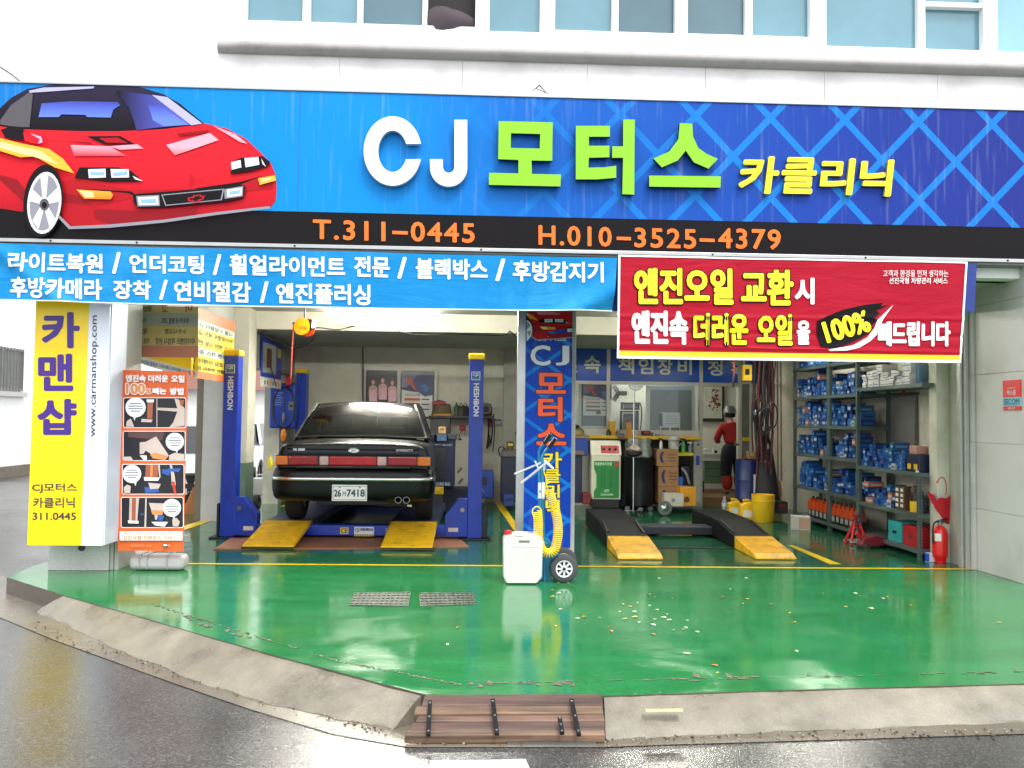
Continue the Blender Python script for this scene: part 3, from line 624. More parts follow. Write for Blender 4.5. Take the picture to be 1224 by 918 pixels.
tubec = tubem.copy(); tubec.node_tree.nodes['Principled BSDF'].inputs['Emission Strength'].default_value = 130
tubed = tubem.copy(); tubed.node_tree.nodes['Principled BSDF'].inputs['Emission Strength'].default_value = 38
lp = at(458, 386, Y=12.08); lamp(lp.x, 12.08, lp.z, 1.2, 'lit fluorescent tube on the white beam above the black car', tubeb)
lp = at(800, 390, Y=12.08); lamp(lp.x, 12.08, lp.z, 1.2, 'lit fluorescent tube on the beam behind the red banner', tubec)
lp = at(995, 392, Y=12.08); lamp(lp.x, 12.08, lp.z, 1.2, 'lit fluorescent tube nearest the parts shelves', tubec)
for x_, y_, z_, lab in ((-1.9, 10.3, 2.955, 'lit fluorescent tube on the front ceiling over the boot of the black car'), (-.3, 10.3, 2.955, 'lit fluorescent tube on the front ceiling near the column banner'), (2.2, 10.6, 2.955, 'lit fluorescent tube on the front ceiling over the right bay ramps'), (4.0, 10.9, 2.955, 'lit fluorescent tube on the front ceiling near the parts shelves')):  # unseen ceiling lamps added to light the bays and back wall
    t = thing('fluorescent_lamp', lab, 'ceiling lamp', (x_, y_, z_), group='fluorescent battens on the ceiling')
    MB().box(-.6, .6, -.04, .04, 0, .045).obj('batten', WHITE, t, bevel=.006); MB().tube([(-.57, 0, -.02), (.57, 0, -.02)], .016, 8).obj('tube', tubem if x_ < 1 else tubed, t)
t = thing('fluorescent_lamp', 'lit office lamp above the doorway behind the partition', 'ceiling lamp', (3.2, 15.6, 2.7), group='fluorescent battens on the ceiling beam')
tube2 = tubem.copy(); tube2.node_tree.nodes['Principled BSDF'].inputs['Emission Strength'].default_value = 70
MB().box(-.6, .6, -.06, .06, 0, .04).obj('batten', WHITE, t); MB().tube([(-.57, 0, -.02), (.57, 0, -.02)], .016, 8).obj('tube', tube2, t)

# neighbour across the side street
nb = thing('neighbour_building', 'white building across the side street with a barred window', 'building')
WW = pm('white_neighbour_wall', (246, 246, 244), .7, var=.04, dirt=(190, 187, 182), dscale=.3, damt=.3)
XN = -12.0
MB().box(XN-.3, XN, 12, 40, -.15, 9).obj('wall', WW, nb)
MB().box(XN-.3, XN+.12, 12, 40, -.15, .12).obj('plinth', M((120, 112, 100), .7, var=.2), nb)
MB().box(XN-.3, 8, 30, 30.4, -.15, 8).obj('rear_wall', WW, nb)
pw = [at(x, y, X=XN) for x, y in ((2, 416), (27, 418), (27, 468), (2, 468))]; y0_, y1_ = pw[0].y-1.2, pw[1].y; z0_, z1_ = pw[2].z, pw[1].z
wn = thing('window', None, None); wn.parent = nb
MB().box(XN-.02, XN+.05, y0_, y1_, z0_, z0_+.06).box(XN-.02, XN+.05, y0_, y1_, z1_-.06, z1_).box(XN-.02, XN+.05, y0_, y0_+.06, z0_+.06, z1_-.06).box(XN-.02, XN+.05, y1_-.06, y1_, z0_+.06, z1_-.06).box(XN-.02, XN+.05, (y0_+y1_)/2+.1, (y0_+y1_)/2+.16, z0_+.06, z1_-.06).obj('frame', M((150, 150, 148), .5), wn)
MB().box(XN-.015, XN+.01, y0_+.05, y1_-.05, z0_+.05, z1_-.05).obj('pane', M((130, 135, 130), .3), wn)
bb = MB().box(XN+.06, XN+.08, -.012, .012, z0_, z1_).mesh('bar', M((110, 110, 108), .5))
for i in range(15): link('bar', bb, wn, loc=(0, y0_+(y1_-y0_)*(i+.5)/15, 0))
MB().box(XN-.02, XN+.12, y0_-.1, y1_+.1, z0_-.14, z0_-.02).obj('sill', M((190, 188, 184), .6), wn)
# low shed with a brown roof behind
sh = thing('garden_shed', 'low white shed with a brown pitched roof behind the parked cars', 'building')
MB().box(-9, -4.2, 24, 27, -.15, 2.3).obj('wall', WW, sh)
mb = MB().add([(-9.2, 23.7, 2.2), (-4.0, 23.7, 2.2), (-4.0, 25.5, 3.3), (-9.2, 25.5, 3.3), (-4.0, 27.2, 2.3), (-9.2, 27.2, 2.3)], [(0, 1, 2, 3), (3, 2, 4, 5)]); mb.obj('roof', M((120, 82, 70), .7, var=.25, bump=.3), sh)

# ================================================================== MAIN SIGN
YS = 7.6
sg = thing('shop_sign', 'long blue shop sign with red sports car print and raised white, green and yellow letters', 'sign', (0, YS, 0))
n1 = at(921, 141, Y=YS); 
SB = signblue(n1.x, n1.z)
MB().box(-6.0, 6.6, 0, .15, zs, zt).obj('sign_face', SB, sg)
MB().box(-6.0, 6.6, -.001, .15, zb, zs-.001).obj('number_strip', pm('black_print_strip', (20, 17, 20), .5, spec=.12, var=.15, scale=3), sg)
MB().box(-6.0, 6.6, -.025, .17, ztr, zb-.001).box(-6.0, 6.6, -.012, .17, zt+.001, zt+.018).obj('sign_frame', SILVER, sg, bevel=.003)
mb = MB().box(-6.0, 6.6, .0, .3, ztr-.02, ztr-.002); mb.obj('backing', M((120, 120, 118), .6), sg)
def loc(p): return (p[0], p[1]-YS, p[2])
YLt = 7.52
def chan(polys, name, mf, ms, cv=lambda p: p, Yf=YLt, Yb=YS-.03):
    mb = MB()
    for P in polys:
        P = [cv(p) for p in P]
        W = [at(x, y, Y=Yf) for x, y in P]
        mb.prism([(v.x, v.z) for v in W], lambda p: (p[0], Yf-YS, p[1]), lambda p: (p[0], Yb-YS, p[1]), 0, 1)
    return mb.obj(name, [mf, ms], sg)
z2 = lambda p: (p[0]/3.06+400, p[1]/3.06)
WL = M((235, 235, 235), .4, var=.02); WS = M((190, 192, 192), .5); GLt = M((130, 190, 0), .4, var=.03); GS = M((14, 22, 60), .5)
import cmath
def arc(cx, cy, rx, ry_, a0, a1, n=18): return [(cx+rx*math.cos(rad(a0+(a1-a0)*i/n)), cy-ry_*math.sin(rad(a0+(a1-a0)*i/n))) for i in range(n+1)]
chan([arc(212, 552, 106, 127, 12, 346.5, 40) + arc(212, 553, 53, 76, 337, 21, 32)], 'letter', WL, WS, z2)
chan([[(485, 438)] + arc(417, 612, 68, 70, 0, -180, 24) + [(348, 582), (395, 582)] + arc(417, 610, 21, 22, -180, 0, 12) + [(438, 438)]], 'letter', WL, WS, z2)
chan([[(600, 443), (798, 447), (752, 490), (645, 487)], [(600, 443), (645, 487), (644, 541), (598, 582)], [(798, 447), (796, 588), (750, 543), (752, 490)], [(598, 582), (644, 541), (750, 543), (796, 588), (720, 587), (672, 585)],
      [(672, 585), (720, 587), (722, 636), (828, 638), (826, 682), (564, 676), (565, 632), (672, 634)]], 'letter', GLt, GS, z2)
chan([[(882, 460), (1007, 460), (1007, 500), (930, 500), (930, 533), (1005, 533), (1005, 575), (930, 577), (928, 613), (985, 612), (1030, 606), (1030, 650), (960, 656), (882, 656)],
      [(1055, 437), (1098, 437), (1096, 712), (1052, 710), (1055, 577), (1015, 577), (1015, 535), (1055, 535)]], 'letter', GLt, GS, z2)
chan([[(812.5, 147), (827.7, 148), (828.4, 163), (834.6, 176.6), (845, 184), (858.2, 189.8), (846.8, 201.6), (829.4, 194), (819.7, 180), (810, 192), (791, 200), (781, 189.5), (800, 181), (811, 166)],
      [(775.8, 209.8), (861.7, 210.6), (861.3, 224.3), (776, 223)]], 'letter', GLt, GS)
Y2m = M((250, 225, 10), .4, var=.03); Y2s = M((200, 190, 110), .5)
for s, (x0, y0, x1, y1) in (('카', (243, 538, 378, 668)), ('클', (387, 542, 507, 668)), ('리', (522, 545, 637, 672)), ('닉', (657, 549, 770, 677))):
    mb = MB(); f = lambda x, y: (x/2.887+800, y/2.887)
    ptext(mb, s, (f(x0, y0), f(x1, y0+2), f(x0, y1)), YLt+.035, 0, bold=.035, off=0, shear=.12); b = len(mb.f)
    ptext(mb, s, (f(x0, y0), f(x1, y0+2), f(x0, y1)), YLt+.05, 1, bold=.045, off=-.02, ext=.03, shear=.12)
    mb.v = [loc(v) for v in mb.v]; mb.obj('letter', [Y2m, Y2s], sg)
mb = MB()
ptext(mb, 'T.311', ((374, 262), (461, 265), (374, 286)), YS, bold=.03, off=.008, sp=1.15)
ptext(mb, '-', ((469, 276), (487.5, 276.7), (469, 280)), YS, bold=.0, off=.008)
ptext(mb, '0445', ((491, 265), (567.5, 267), (491, 289)), YS, bold=.03, off=.008, sp=1.15)
ptext(mb, 'H.010', ((643.5, 269), (731, 271.5), (643.5, 293)), YS, bold=.03, off=.008, sp=1.15)
ptext(mb, '-', ((737, 283), (754, 283.6), (737, 287)), YS, bold=.0, off=.008)
ptext(mb, '3525', ((758, 272), (832, 274), (758, 296)), YS, bold=.03, off=.008, sp=1.15)
ptext(mb, '-', ((836, 285), (854, 285.6), (836, 289)), YS, bold=.0, off=.008)
ptext(mb, '4379', ((858, 272.5), (933, 274.5), (858, 297)), YS, bold=.03, off=.008, sp=1.15)
mb.v = [loc(v) for v in mb.v]; tag(mb.obj('phone_number', M((240, 118, 52), .45, spec=.12), sg), kind='stuff')
# printed sports car (flat print)
CC = dict(red=(214, 28, 38), dred=(150, 22, 34), blk=(22, 18, 22), blue=(86, 104, 200), dblue=(58, 50, 120), lav=(190, 185, 226), pink=(232, 130, 150), wht=(232, 236, 238), org=(240, 150, 40), crm=(250, 225, 160), gry=(96, 92, 98), lgry=(150, 150, 162), mred=(186, 24, 36), sky=(150, 190, 220))
cm = list(CC); cmats = [M(tuple(int(v*.93) for v in CC[k]), .45, var=.04, spec=.12) for k in cm]
def gradmat(name, c0, c1, axis, a, b):
    m_ = pm(name, c0, .45, var=0, spec=.12); n_ = m_.node_tree; tc = n_.nodes.new('ShaderNodeTexCoord'); sp_ = n_.nodes.new('ShaderNodeSeparateXYZ'); mr = n_.nodes.new('ShaderNodeMapRange'); mi = n_.nodes.new('ShaderNodeMix'); mi.data_type = 'RGBA'
    mr.inputs[1].default_value = a; mr.inputs[2].default_value = b; n_.links.new(tc.outputs['Object'], sp_.inputs[0]); n_.links.new(sp_.outputs[axis], mr.inputs[0]); n_.links.new(mr.outputs[0], mi.inputs[0]); mi.inputs[6].default_value = (*lin(c0), 1); mi.inputs[7].default_value = (*lin(c1), 1)
    n_.links.new(mi.outputs[2], n_.nodes['Principled BSDF'].inputs['Base Color']); return m_
def px_z(y): return at(90, y/3.06, Y=YS).z
def px_x(x): return at(x/3.06, 180, Y=YS).x
cmats_sign = list(cmats)
cmats_sign[cm.index('red')] = gradmat('printed_red_body', (168, 18, 34), (222, 30, 44), 2, px_z(800), px_z(560))
cmats_sign[cm.index('pink')] = gradmat('printed_pink_highlight', (226, 40, 56), (240, 165, 180), 2, px_z(572), px_z(530))
cmats_sign[cm.index('blk')] = gradmat('printed_black_roof', (20, 16, 20), (44, 38, 62), 2, px_z(470), px_z(310))
cmats_sign[cm.index('dblue')] = gradmat('printed_dark_glass', (26, 22, 34), (88, 92, 190), 0, px_x(430), px_x(640))
cmats_sign[cm.index('blue')] = gradmat('printed_blue_glass', (100, 128, 222), (64, 70, 165), 2, px_z(430), px_z(370))
cmats_sign[cm.index('org')] = gradmat('printed_orange', (236, 120, 40), (250, 175, 60), 2, px_z(730), px_z(690))
def carprint(mb, Y, tr, base=0):
    lay = [0]
    def P(pts, c):
        lay[0] += 1; vs = [at(*tr(p), Y=Y-.002-lay[0]*.0007) for p in pts]; mb.flat([tuple(v) for v in vs], base+cm.index(c))
    P([(-60, 420), (0, 395), (40, 358), (100, 325), (200, 308), (350, 305), (500, 315), (600, 345), (660, 380), (705, 418), (755, 458), (640, 475), (520, 485), (130, 485), (-60, 470)], 'blk')
    P([(-60, 462), (0, 462), (80, 472), (140, 475), (300, 480), (440, 480), (600, 472), (750, 452), (830, 470), (900, 508), (955, 560), (990, 595), (1008, 640), (1012, 690), (1008, 735), (990, 757), (880, 765), (780, 785), (600, 808), (400, 826), (262, 835), (235, 815), (215, 760), (205, 690), (180, 640), (150, 612), (120, 640), (98, 700), (85, 775), (0, 762), (-60, 755)], 'red')
    P([(-60, 620), (0, 640), (60, 655), (98, 700), (88, 740), (0, 660), (-60, 650)], 'dred')
    P([(215, 740), (340, 752), (345, 800), (430, 822), (262, 835), (235, 815)], 'mred')
    P([(205, 668), (272, 655), (480, 695), (720, 690), (840, 672), (985, 640), (1000, 690), (905, 700), (890, 730), (700, 760), (500, 765), (480, 725), (345, 752), (215, 742)], 'mred')
    P([(210, 700), (280, 715), (340, 748), (215, 740)], 'dred')
    P([(345, 765), (600, 775), (720, 758), (720, 786), (600, 806), (420, 822), (350, 800)], 'dred')
    P([(270, 688), (480, 700), (495, 712), (700, 700), (720, 688), (880, 665), (965, 640), (880, 674), (715, 696), (490, 716), (470, 706)], 'blk')
    P([(0, 440), (40, 385), (110, 335), (120, 345), (108, 465), (60, 465), (0, 455)], 'gry')
    P([(105, 332), (160, 320), (345, 316), (342, 323), (160, 336), (110, 339)], 'lav')
    P([(152, 378), (260, 370), (430, 373), (440, 385), (415, 400), (405, 430), (320, 428), (312, 420), (225, 418), (215, 428), (141, 428)], 'blue')
    P([(420, 330), (560, 348), (700, 456), (620, 462), (560, 468), (500, 477), (475, 400)], 'dblue')
    P([(540, 380), (600, 395), (690, 456), (600, 462), (560, 440)], 'blue')
    P([(556, 347), (612, 355), (740, 452), (700, 458)], 'lav')
    P([(258, 530), (400, 535), (462, 570), (272, 572)], 'pink'); P([(400, 535), (500, 527), (525, 543), (440, 548)], 'pink')
    P([(608, 530), (768, 486), (800, 512), (640, 568)], 'pink'); P([(780, 460), (860, 490), (905, 525), (880, 520)], 'pink')
    P([(225, 515), (330, 520), (340, 528)], 'dred')
    P([(315, 498), (440, 497), (495, 528), (382, 527)], 'blk'); P([(362, 505), (430, 503), (468, 523), (392, 522)], 'mred')
    P([(645, 488), (765, 475), (762, 485), (655, 497)], 'dred')
    P([(290, 612), (430, 612), (480, 625), (521, 662), (400, 663), (272, 650)], 'blk'); P([(322, 619), (386, 617), (387, 649), (325, 651)], 'wht'); P([(404, 618), (471, 619), (472, 649), (408, 650)], 'wht')
    P([(330, 628), (380, 630), (380, 640), (332, 640)], 'sky'); P([(412, 632), (465, 626), (466, 640), (414, 644)], 'sky'); P([(485, 643), (523, 662), (495, 657)], 'wht')
    P([(848, 590), (880, 577), (960, 571), (986, 590), (986, 605), (920, 625), (843, 636)], 'blk'); P([(845, 593), (880, 585), (883, 612), (847, 621)], 'wht'); P([(894, 578), (945, 574), (949, 602), (898, 612)], 'wht'); P([(955, 578), (973, 610), (960, 600)], 'wht')
    P([(280, 693), (405, 701), (414, 714), (405, 729), (308, 727)], 'org'); P([(290, 697), (340, 701), (345, 722), (312, 722)], 'crm')
    P([(944, 652), (1005, 641), (1010, 660), (950, 676)], 'org'); P([(955, 655), (990, 648), (990, 658), (960, 664)], 'crm')
    P([(485, 714), (500, 709), (720, 692), (880, 674), (898, 681), (891, 722), (830, 736), (600, 758), (505, 759), (490, 742)], 'blk')
    P([(498, 717), (582, 713), (585, 753), (503, 755)], 'lgry'); P([(504, 722), (577, 718), (580, 748), (509, 750)], 'wht'); P([(820, 692), (890, 680), (888, 718), (822, 727)], 'lgry'); P([(830, 694), (885, 686), (883, 714), (832, 721)], 'wht')
    P([(515, 730), (570, 727), (572, 742), (518, 742)], 'sky'); P([(838, 700), (878, 695), (876, 708), (840, 712)], 'sky')
    P([(590, 712), (820, 690), (812, 732), (605, 753)], 'lgry'); P([(595, 715), (814, 694), (807, 729), (608, 749)], 'blk')
    P([(686, 723), (705, 720), (706, 714), (736, 712), (737, 717), (750, 715), (742, 731), (731, 733), (730, 739), (703, 741), (702, 736), (688, 737)], 'red'); P([(694, 726), (710, 724), (711, 718), (731, 716), (732, 721), (741, 720), (737, 727), (725, 729), (724, 734), (708, 735), (708, 731), (693, 732)], 'blk')
    P([(694, 640), (704, 640), (708, 662), (698, 664)], 'mred')
    P([(-60, 500), (0, 505), (80, 525), (180, 545), (230, 580), (272, 634), (200, 612), (130, 572), (75, 575), (0, 552), (-60, 545)], 'org'); P([(-60, 515), (0, 518), (80, 538), (150, 552), (215, 602), (120, 572), (75, 562), (0, 540), (-60, 532)], 'crm')
    P([(2, 475), (40, 461), (85, 465), (92, 512), (20, 505)], 'blk'); P([(85, 483), (135, 490), (158, 508), (150, 526), (120, 524), (90, 514)], 'red'); P([(110, 488), (150, 500), (156, 520), (140, 525), (145, 508)], 'lav')
    def ell(cx, cy, rx, ry_, a=0, n=28, a0=0, a1=360): return [(cx+rx*math.cos(rad(t))*math.cos(a)-ry_*math.sin(rad(t))*math.sin(a), cy+rx*math.cos(rad(t))*math.sin(a)+ry_*math.sin(rad(t))*math.cos(a)) for t in [a0+(a1-a0)*i/n for i in range(n)]]
    P(ell(158, 735, 72, 134, .1), 'blk'); P(ell(162, 742, 62, 114, .1), 'wht'); P(ell(162, 742, 53, 102, .1), 'lgry')
    for k in range(5):
        a = rad(72*k-90); ca, sa = math.cos(a), math.sin(a)
        P([(162+(ca*10-sa*10)*.6, 742+(sa*10+ca*10)), (162+(ca*100-sa*26)*.55, 742+(sa*100+ca*26)), (162+(ca*100+sa*26)*.55, 742+(sa*100-ca*26)), (162+(ca*10+sa*10)*.6, 742+(sa*10-ca*10))], 'wht')
    P(ell(162, 748, 17, 22, 0), 'gry'); P(ell(162, 750, 9, 12, 0), 'blk')
    P([(215, 785), (258, 828), (400, 821), (600, 803), (790, 776), (985, 754), (990, 762), (800, 785), (600, 814), (400, 833), (252, 838), (212, 795)], 'lgry')
mb = MB(); carprint(mb, YS, lambda p: (p[0]/3.06, p[1]/3.06)); mb.v = [loc(v) for v in mb.v]; mb.obj('car_print', cmats_sign, sg)
for x in (357, 742, 1062):
    c_ = at(x, 200, Y=YS); MB().box(c_.x-.0015, c_.x+.0015, -.0018, -.0002, zs+.002, zt-.002).obj('panel_seam', M((40, 70, 140), .5), sg)
for x, y in ((60, 290.5), (163, 292.5), (352, 296), (575, 300), (852, 304), (1035, 306.5), (1205, 308)):
    c_ = at(x, y, Y=YS-.03); MB().lathe([(.011, 0), (.008, -.006)], (c_.x, -.0255, (zb+ztr)/2), 8, axis='y').obj('screw', M((60, 58, 55), .5, .4), sg)

# ================================================================== BANNERS
def bil(q, u, v):
    a = Vector(q[0]).lerp(Vector(q[1]), u); b = Vector(q[3]).lerp(Vector(q[2]), u); return a.lerp(b, v)
LB = [(-45, 290), (737.5, 308.5), (732, 371.5), (-45, 357)]
YB1 = 7.53
def d_blue(p):
    x, z = p[0], p[2]
    d = .012*math.sin(x*2.1+z*1.7)+.008*math.sin(x*5.3-z*4)
    # diagonal creases at both ends
    s = (x+4.3)*.9+(z-2.95)*1.1; d += .03*math.exp(-((s)/.09)**2)*(1 if x < -3.2 else 0)
    s2 = (x-1.1)*.62-(z-2.62); 
    if x > 0: d += .045*math.exp(-(s2/.10)**2)*min(1, x/.5) - .03*math.exp(-((s2-.17)/.08)**2)*min(1, x/.5)
    return d
BL = pm('sky_blue_banner_cloth', (16, 128, 192), .5, spec=.15, var=.05, scale=4, dirt=(90, 190, 235), dscale=1.1, damt=.35); wrinkle(BL, .5, (.8, 3, 3))
lb = thing('cloth_banner', 'long sky blue cloth banner with two lines of white service names under the sign', 'banner')
def grid_banner(q, Y, disp, nu, nv, sag=0):
    W = [at(x, y, Y=Y) for x, y in q]
    def fn(u, v):
        p = bil(W, u, v); p.z -= sag*math.sin(u*math.pi)*v; p.y -= disp(p); return tuple(p)
    return MB().grid(fn, nu, nv)
grid_banner(LB, YB1, d_blue, 260, 16, .02).obj('cloth', BL, lb, smooth=True)
mb = MB()
for (a, b) in ((0, 1), (3, 2)):
    P = [at(LB[a][0]+(LB[b][0]-LB[a][0])*i/60, LB[a][1]+(LB[b][1]-LB[a][1])*i/60, Y=YB1) for i in range(61)]
    for i, p in enumerate(P):
        if a == 3: p.z -= .02*math.sin(i/60*math.pi)
        p.y -= d_blue(p)
    if a == 3: mb.tube(P, .006, 6)
mb.obj('hem', WHITE, lb)
mb = MB(); kw = dict(bold=.038, off=.006, disp=d_blue, sl=.024)
for s, q in (('라이트복원', (12, 301, 123, 325)), ('/', (134, 301, 144, 327)), ('언더코팅', (154, 303, 244, 326)), ('/', (255, 304, 265, 329)), ('휠얼라이먼트', (275, 304, 413, 329)), ('전문', (424, 306, 466, 331)), ('/', (475, 307, 486, 333)), ('블랙박스', (497, 308, 583, 333)), ('/', (592, 309, 604, 336)), ('후방감지기', (613, 311, 721, 336)),
             ('후방카메라', (13, 331, 122, 356)), ('장착', (135, 334, 180, 357)), ('/', (190, 334, 200, 358)), ('연비절감', (208, 335, 300, 360)), ('/', (311, 336, 321, 362)), ('엔진플러싱', (330, 338, 443, 363))):
    rtext(mb, s, *q, YB1, **kw)
tag(mb.obj('lettering', M((240, 242, 245), .5, var=.02), lb), kind='stuff')

# dark blue banner behind the red one
DB = pm('navy_banner_cloth', (14, 48, 130), .5, var=.06); wrinkle(DB, .2)
q = [(731, 308), (1167, 315), (1164, 373), (731, 372)]
grid_banner(q, 7.60, lambda p: .01*math.sin(p[0]*3), 40, 6).obj('x', DB).name = 'cloth_banner'
tag(bpy.data.objects['cloth_banner.001'] if 'cloth_banner.001' in bpy.data.objects else COL.objects[-1], 'navy blue cloth banner hanging mostly hidden behind the red one', 'banner')

RB = [(739, 304.5), (1156, 313), (1147, 434), (737, 428.5)]
YB2 = 7.5
def d_red(p):
    x, z = p[0], p[2]
    return .010*math.sin(x*1.7+.5)+.006*math.sin(x*6+z*3)+.008*math.exp(-((z-2.42-.01*x)/.015)**2)+.008*math.exp(-((z-2.18+.005*x)/.012)**2)-.008*math.exp(-((z-2.30)/.02)**2)
RBm = pm('crimson_banner_cloth', (165, 14, 40), .5, spec=.15, var=.07, scale=3); wrinkle(RBm, .4, (1.2, 2, 4))
rb = thing('cloth_banner', 'red cloth banner with yellow and white oil change slogan, white border and yellow foot stripe', 'banner')
grid_banner(RB, YB2, d_red, 120, 60).obj('cloth', RBm, rb, smooth=True)
W = [at(x, y, Y=YB2) for x, y in RB]
def strip(u0, v0, u1, v1, off, nu, nv):
    def fn(a, b):
        p = bil(W, u0+(u1-u0)*a, v0+(v1-v0)*b); p.y -= d_red(p)+off; return tuple(p)
    return MB().grid(fn, nu, nv)
mb = strip(0, .925, 1, 1, .004, 100, 2); mb.obj('foot_stripe', M((250, 190, 20), .45, var=.03), rb)
mb = MB()
for a in ((0, 0, 1, .018, 100, 1), (0, .975, 1, 1, 100, 1), (0, 0, .006, 1, 1, 50), (.994, 0, 1, 1, 1, 50)):
    s = strip(a[0], a[1], a[2], a[3], .006, a[4], a[5]); mb.add(s.v, s.f)
mb.obj('white_border', WHITE, rb)
mb = MB(); kw = dict(bold=.06, off=.009, disp=d_red, outline=.035, mo=1, sl=.008)
Yc, Wc, Kc, Rc = 0, 1, 2, 3
for s, q, m_ in (('엔진오일', (758, 320, 876, 364), 0), ('교환', (886, 322, 948, 365), 0), ('더러운', (829, 374, 894, 413), 0), ('오일', (905, 375, 947, 413), 0)):
    rtext(mb, s, *q, YB2, m_, bold=.048, off=.009, disp=d_red, outline=.026, mo=2, sl=.006)
for s, q in (('시', (950, 332, 973, 364)), ('엔진속', (755, 371, 822, 412)), ('을', (953, 383, 968, 412)), ('빼드립니다', (1049, 384, 1134, 414))):
    rtext(mb, s, *q, YB2, 1, bold=.05, off=.009, disp=d_red, sl=.006)
rtext(mb, '고객과 환경을 먼저 생각하는', 1055, 323, 1132, 331, YB2, 1, bold=.0, off=.009, disp=d_red, sl=.006)
rtext(mb, '선진국형 차량관리 서비스', 1062, 332, 1131, 339.5, YB2, 1, bold=.015, off=.009, disp=d_red, sl=.006)
def z5(p): return (p[0]/2.847+730, p[1]/2.847+300)
def fl(pts, m_, off, Y=YB2, disp=d_red, cv=z5):
    vs = []
    for p in pts:
        w_ = at(*cv(p), Y=Y); w_.y -= disp(w_)+off; vs.append(tuple(w_))
    mb.flat(vs, m_)
fl([(738, 336), (820, 322), (870, 296), (896, 262), (906, 235), (960, 184), (925, 232), (912, 262), (905, 285), (880, 308), (842, 330), (800, 339), (745, 341)], 1, .008)
fl([(700, 240), (735, 222), (790, 200), (860, 184), (925, 176), (918, 188), (950, 182), (900, 203), (915, 212), (893, 228), (905, 236), (885, 252), (892, 262), (872, 280), (850, 296), (800, 318), (760, 331), (715, 325), (702, 290)], 2, .010)
f = z5
ptext(mb, '100%', (f((714, 243)), f((866, 200)), f((736, 316))), YB2, 0, bold=.05, off=.013, disp=d_red)
tag(mb.obj('lettering', [M((248, 232, 15), .45, var=.02), M((238, 238, 238), .45, var=.02), M((20, 18, 22), .5, var=.03, spec=.1)], rb), kind='stuff')

# small print car for the column banner
YV = 8.60
vb = thing('column_banner', 'narrow blue vertical banner with orange and yellow letters on the middle column', 'banner')
q = [(629, 373), (684.5, 373.5), (684.5, 655), (627.5, 655)]
p0, p1, p2, p3 = [at(x, y, Y=YV) for x, y in q]
vbm = signblue(p0.x+.2, 1.0)
cr = [n_ for n_ in vbm.node_tree.nodes if n_.type == 'VALTORGB'][0].color_ramp
for e_ in cr.elements: e_.color = (*lin((10, 62, 170)), 1)
for n_ in vbm.node_tree.nodes:
    if n_.type == 'MATH' and n_.operation == 'MULTIPLY' and abs(n_.inputs[1].default_value-1/.705) < 1e-6: n_.inputs[1].default_value = 1/.52
    if n_.type == 'MATH' and n_.operation == 'MULTIPLY' and abs(n_.inputs[1].default_value-1/.745) < 1e-6: n_.inputs[1].default_value = 1/.36
    if n_.type == 'MAP_RANGE' and n_.inputs[1].default_value < -.5: n_.inputs[1].default_value = -.3; n_.inputs[2].default_value = .8
MB().box(p0.x, p1.x, YV, YV+.02, p2.z, p0.z+.4).obj('banner_sheet', vbm, vb)
mb = MB()
rtext(mb, '휠얼라이먼트', 642, 401, 677, 407.5, YV, 2, bold=.05, off=.002, sl=.01)
for s, q, m_ in (('C', (634, 412.5, 658, 437), 2), ('J', (664, 413, 680.5, 437), 2), ('모', (640.5, 445.5, 676.5, 470.5), 0), ('터', (643, 474, 672.5, 504), 0), ('스', (641, 506, 677, 532), 0), ('카', (647, 540, 671.5, 560), 1), ('클', (650.5, 560.5, 670, 577), 1), ('리', (652, 579, 669, 595), 1), ('닉', (652, 597, 669, 616.5), 1)):
    rtext(mb, s, *q, YV, m_, bold=(.045 if m_ == 0 else .028), off=.003, outline=.035, mo=3, sl=.01)
tag(mb.obj('lettering', [M((240, 80, 28), .45, var=.03), M((245, 215, 20), .45, var=.03), M((205, 208, 225), .45, var=.03), M((25, 15, 45), .5)], vb), kind='stuff')
mb = MB(); carprint(mb, YV, lambda p: (629.5+(min(max(p[0], 180), 545)-180)*.150, 373+(max(p[1], 545)-545)*.115)); mb.obj('car_print', cmats, vb)

# yellow sign at the street pillar
YY = 7.8
ys = thing('pillar_sign', 'tall yellow and white lightbox sign with purple letters on the street side pillar', 'sign', (0, YY, 0))
a = at(32, 600, Y=YY).x; b = at(96.8, 652, Y=YY).x; c = at(122.5, 652, Y=YY).x; z0 = at(80, 652, Y=YY).z; a = at(32.5, 651, Y=YY).x
MB().box(a, c+.01, .02, .36, z0, 2.93).obj('sign_box', M((205, 212, 228), .4, var=.04), ys, bevel=.004)
MB().box(a, b, 0, .019, z0, 2.93).obj('yellow_face', pm('yellow_lightbox_face', (245, 208, 0), .3, var=.03, scale=2), ys)
MB().box(b+.001, c, 0, .019, z0, 2.93).obj('white_face', M((225, 230, 242), .3, var=.03), ys)
mb = MB()
for s, q in (('카', (50, 373, 95.5, 416.5)), ('맨', (45.5, 422.6, 88, 467.5)), ('샵', (44.5, 476.5, 92, 520))): rtext(mb, s, *q, YY, 0, bold=.05, off=.003, sl=.0)
for s, q in (('CJ모터스', (38.5, 577.5, 92.3, 589)), ('카클리닉', (39.7, 594.5, 89.5, 607)), ('311.0445', (39, 612.5, 91, 621.5))): rtext(mb, s, *q, YY, 1, bold=.02, off=.003, sl=.0)
ptext(mb, 'www.carmanshop.com', ((106.5, 522), (108.5, 377), (116.5, 522)), YY, 1, bold=.01, off=.003)
mb.v = [(v[0], v[1]-YY, v[2]) for v in mb.v]
tag(mb.obj('lettering', [M((62, 28, 130), .4, var=.03), M((45, 45, 60), .4)], ys), kind='stuff')

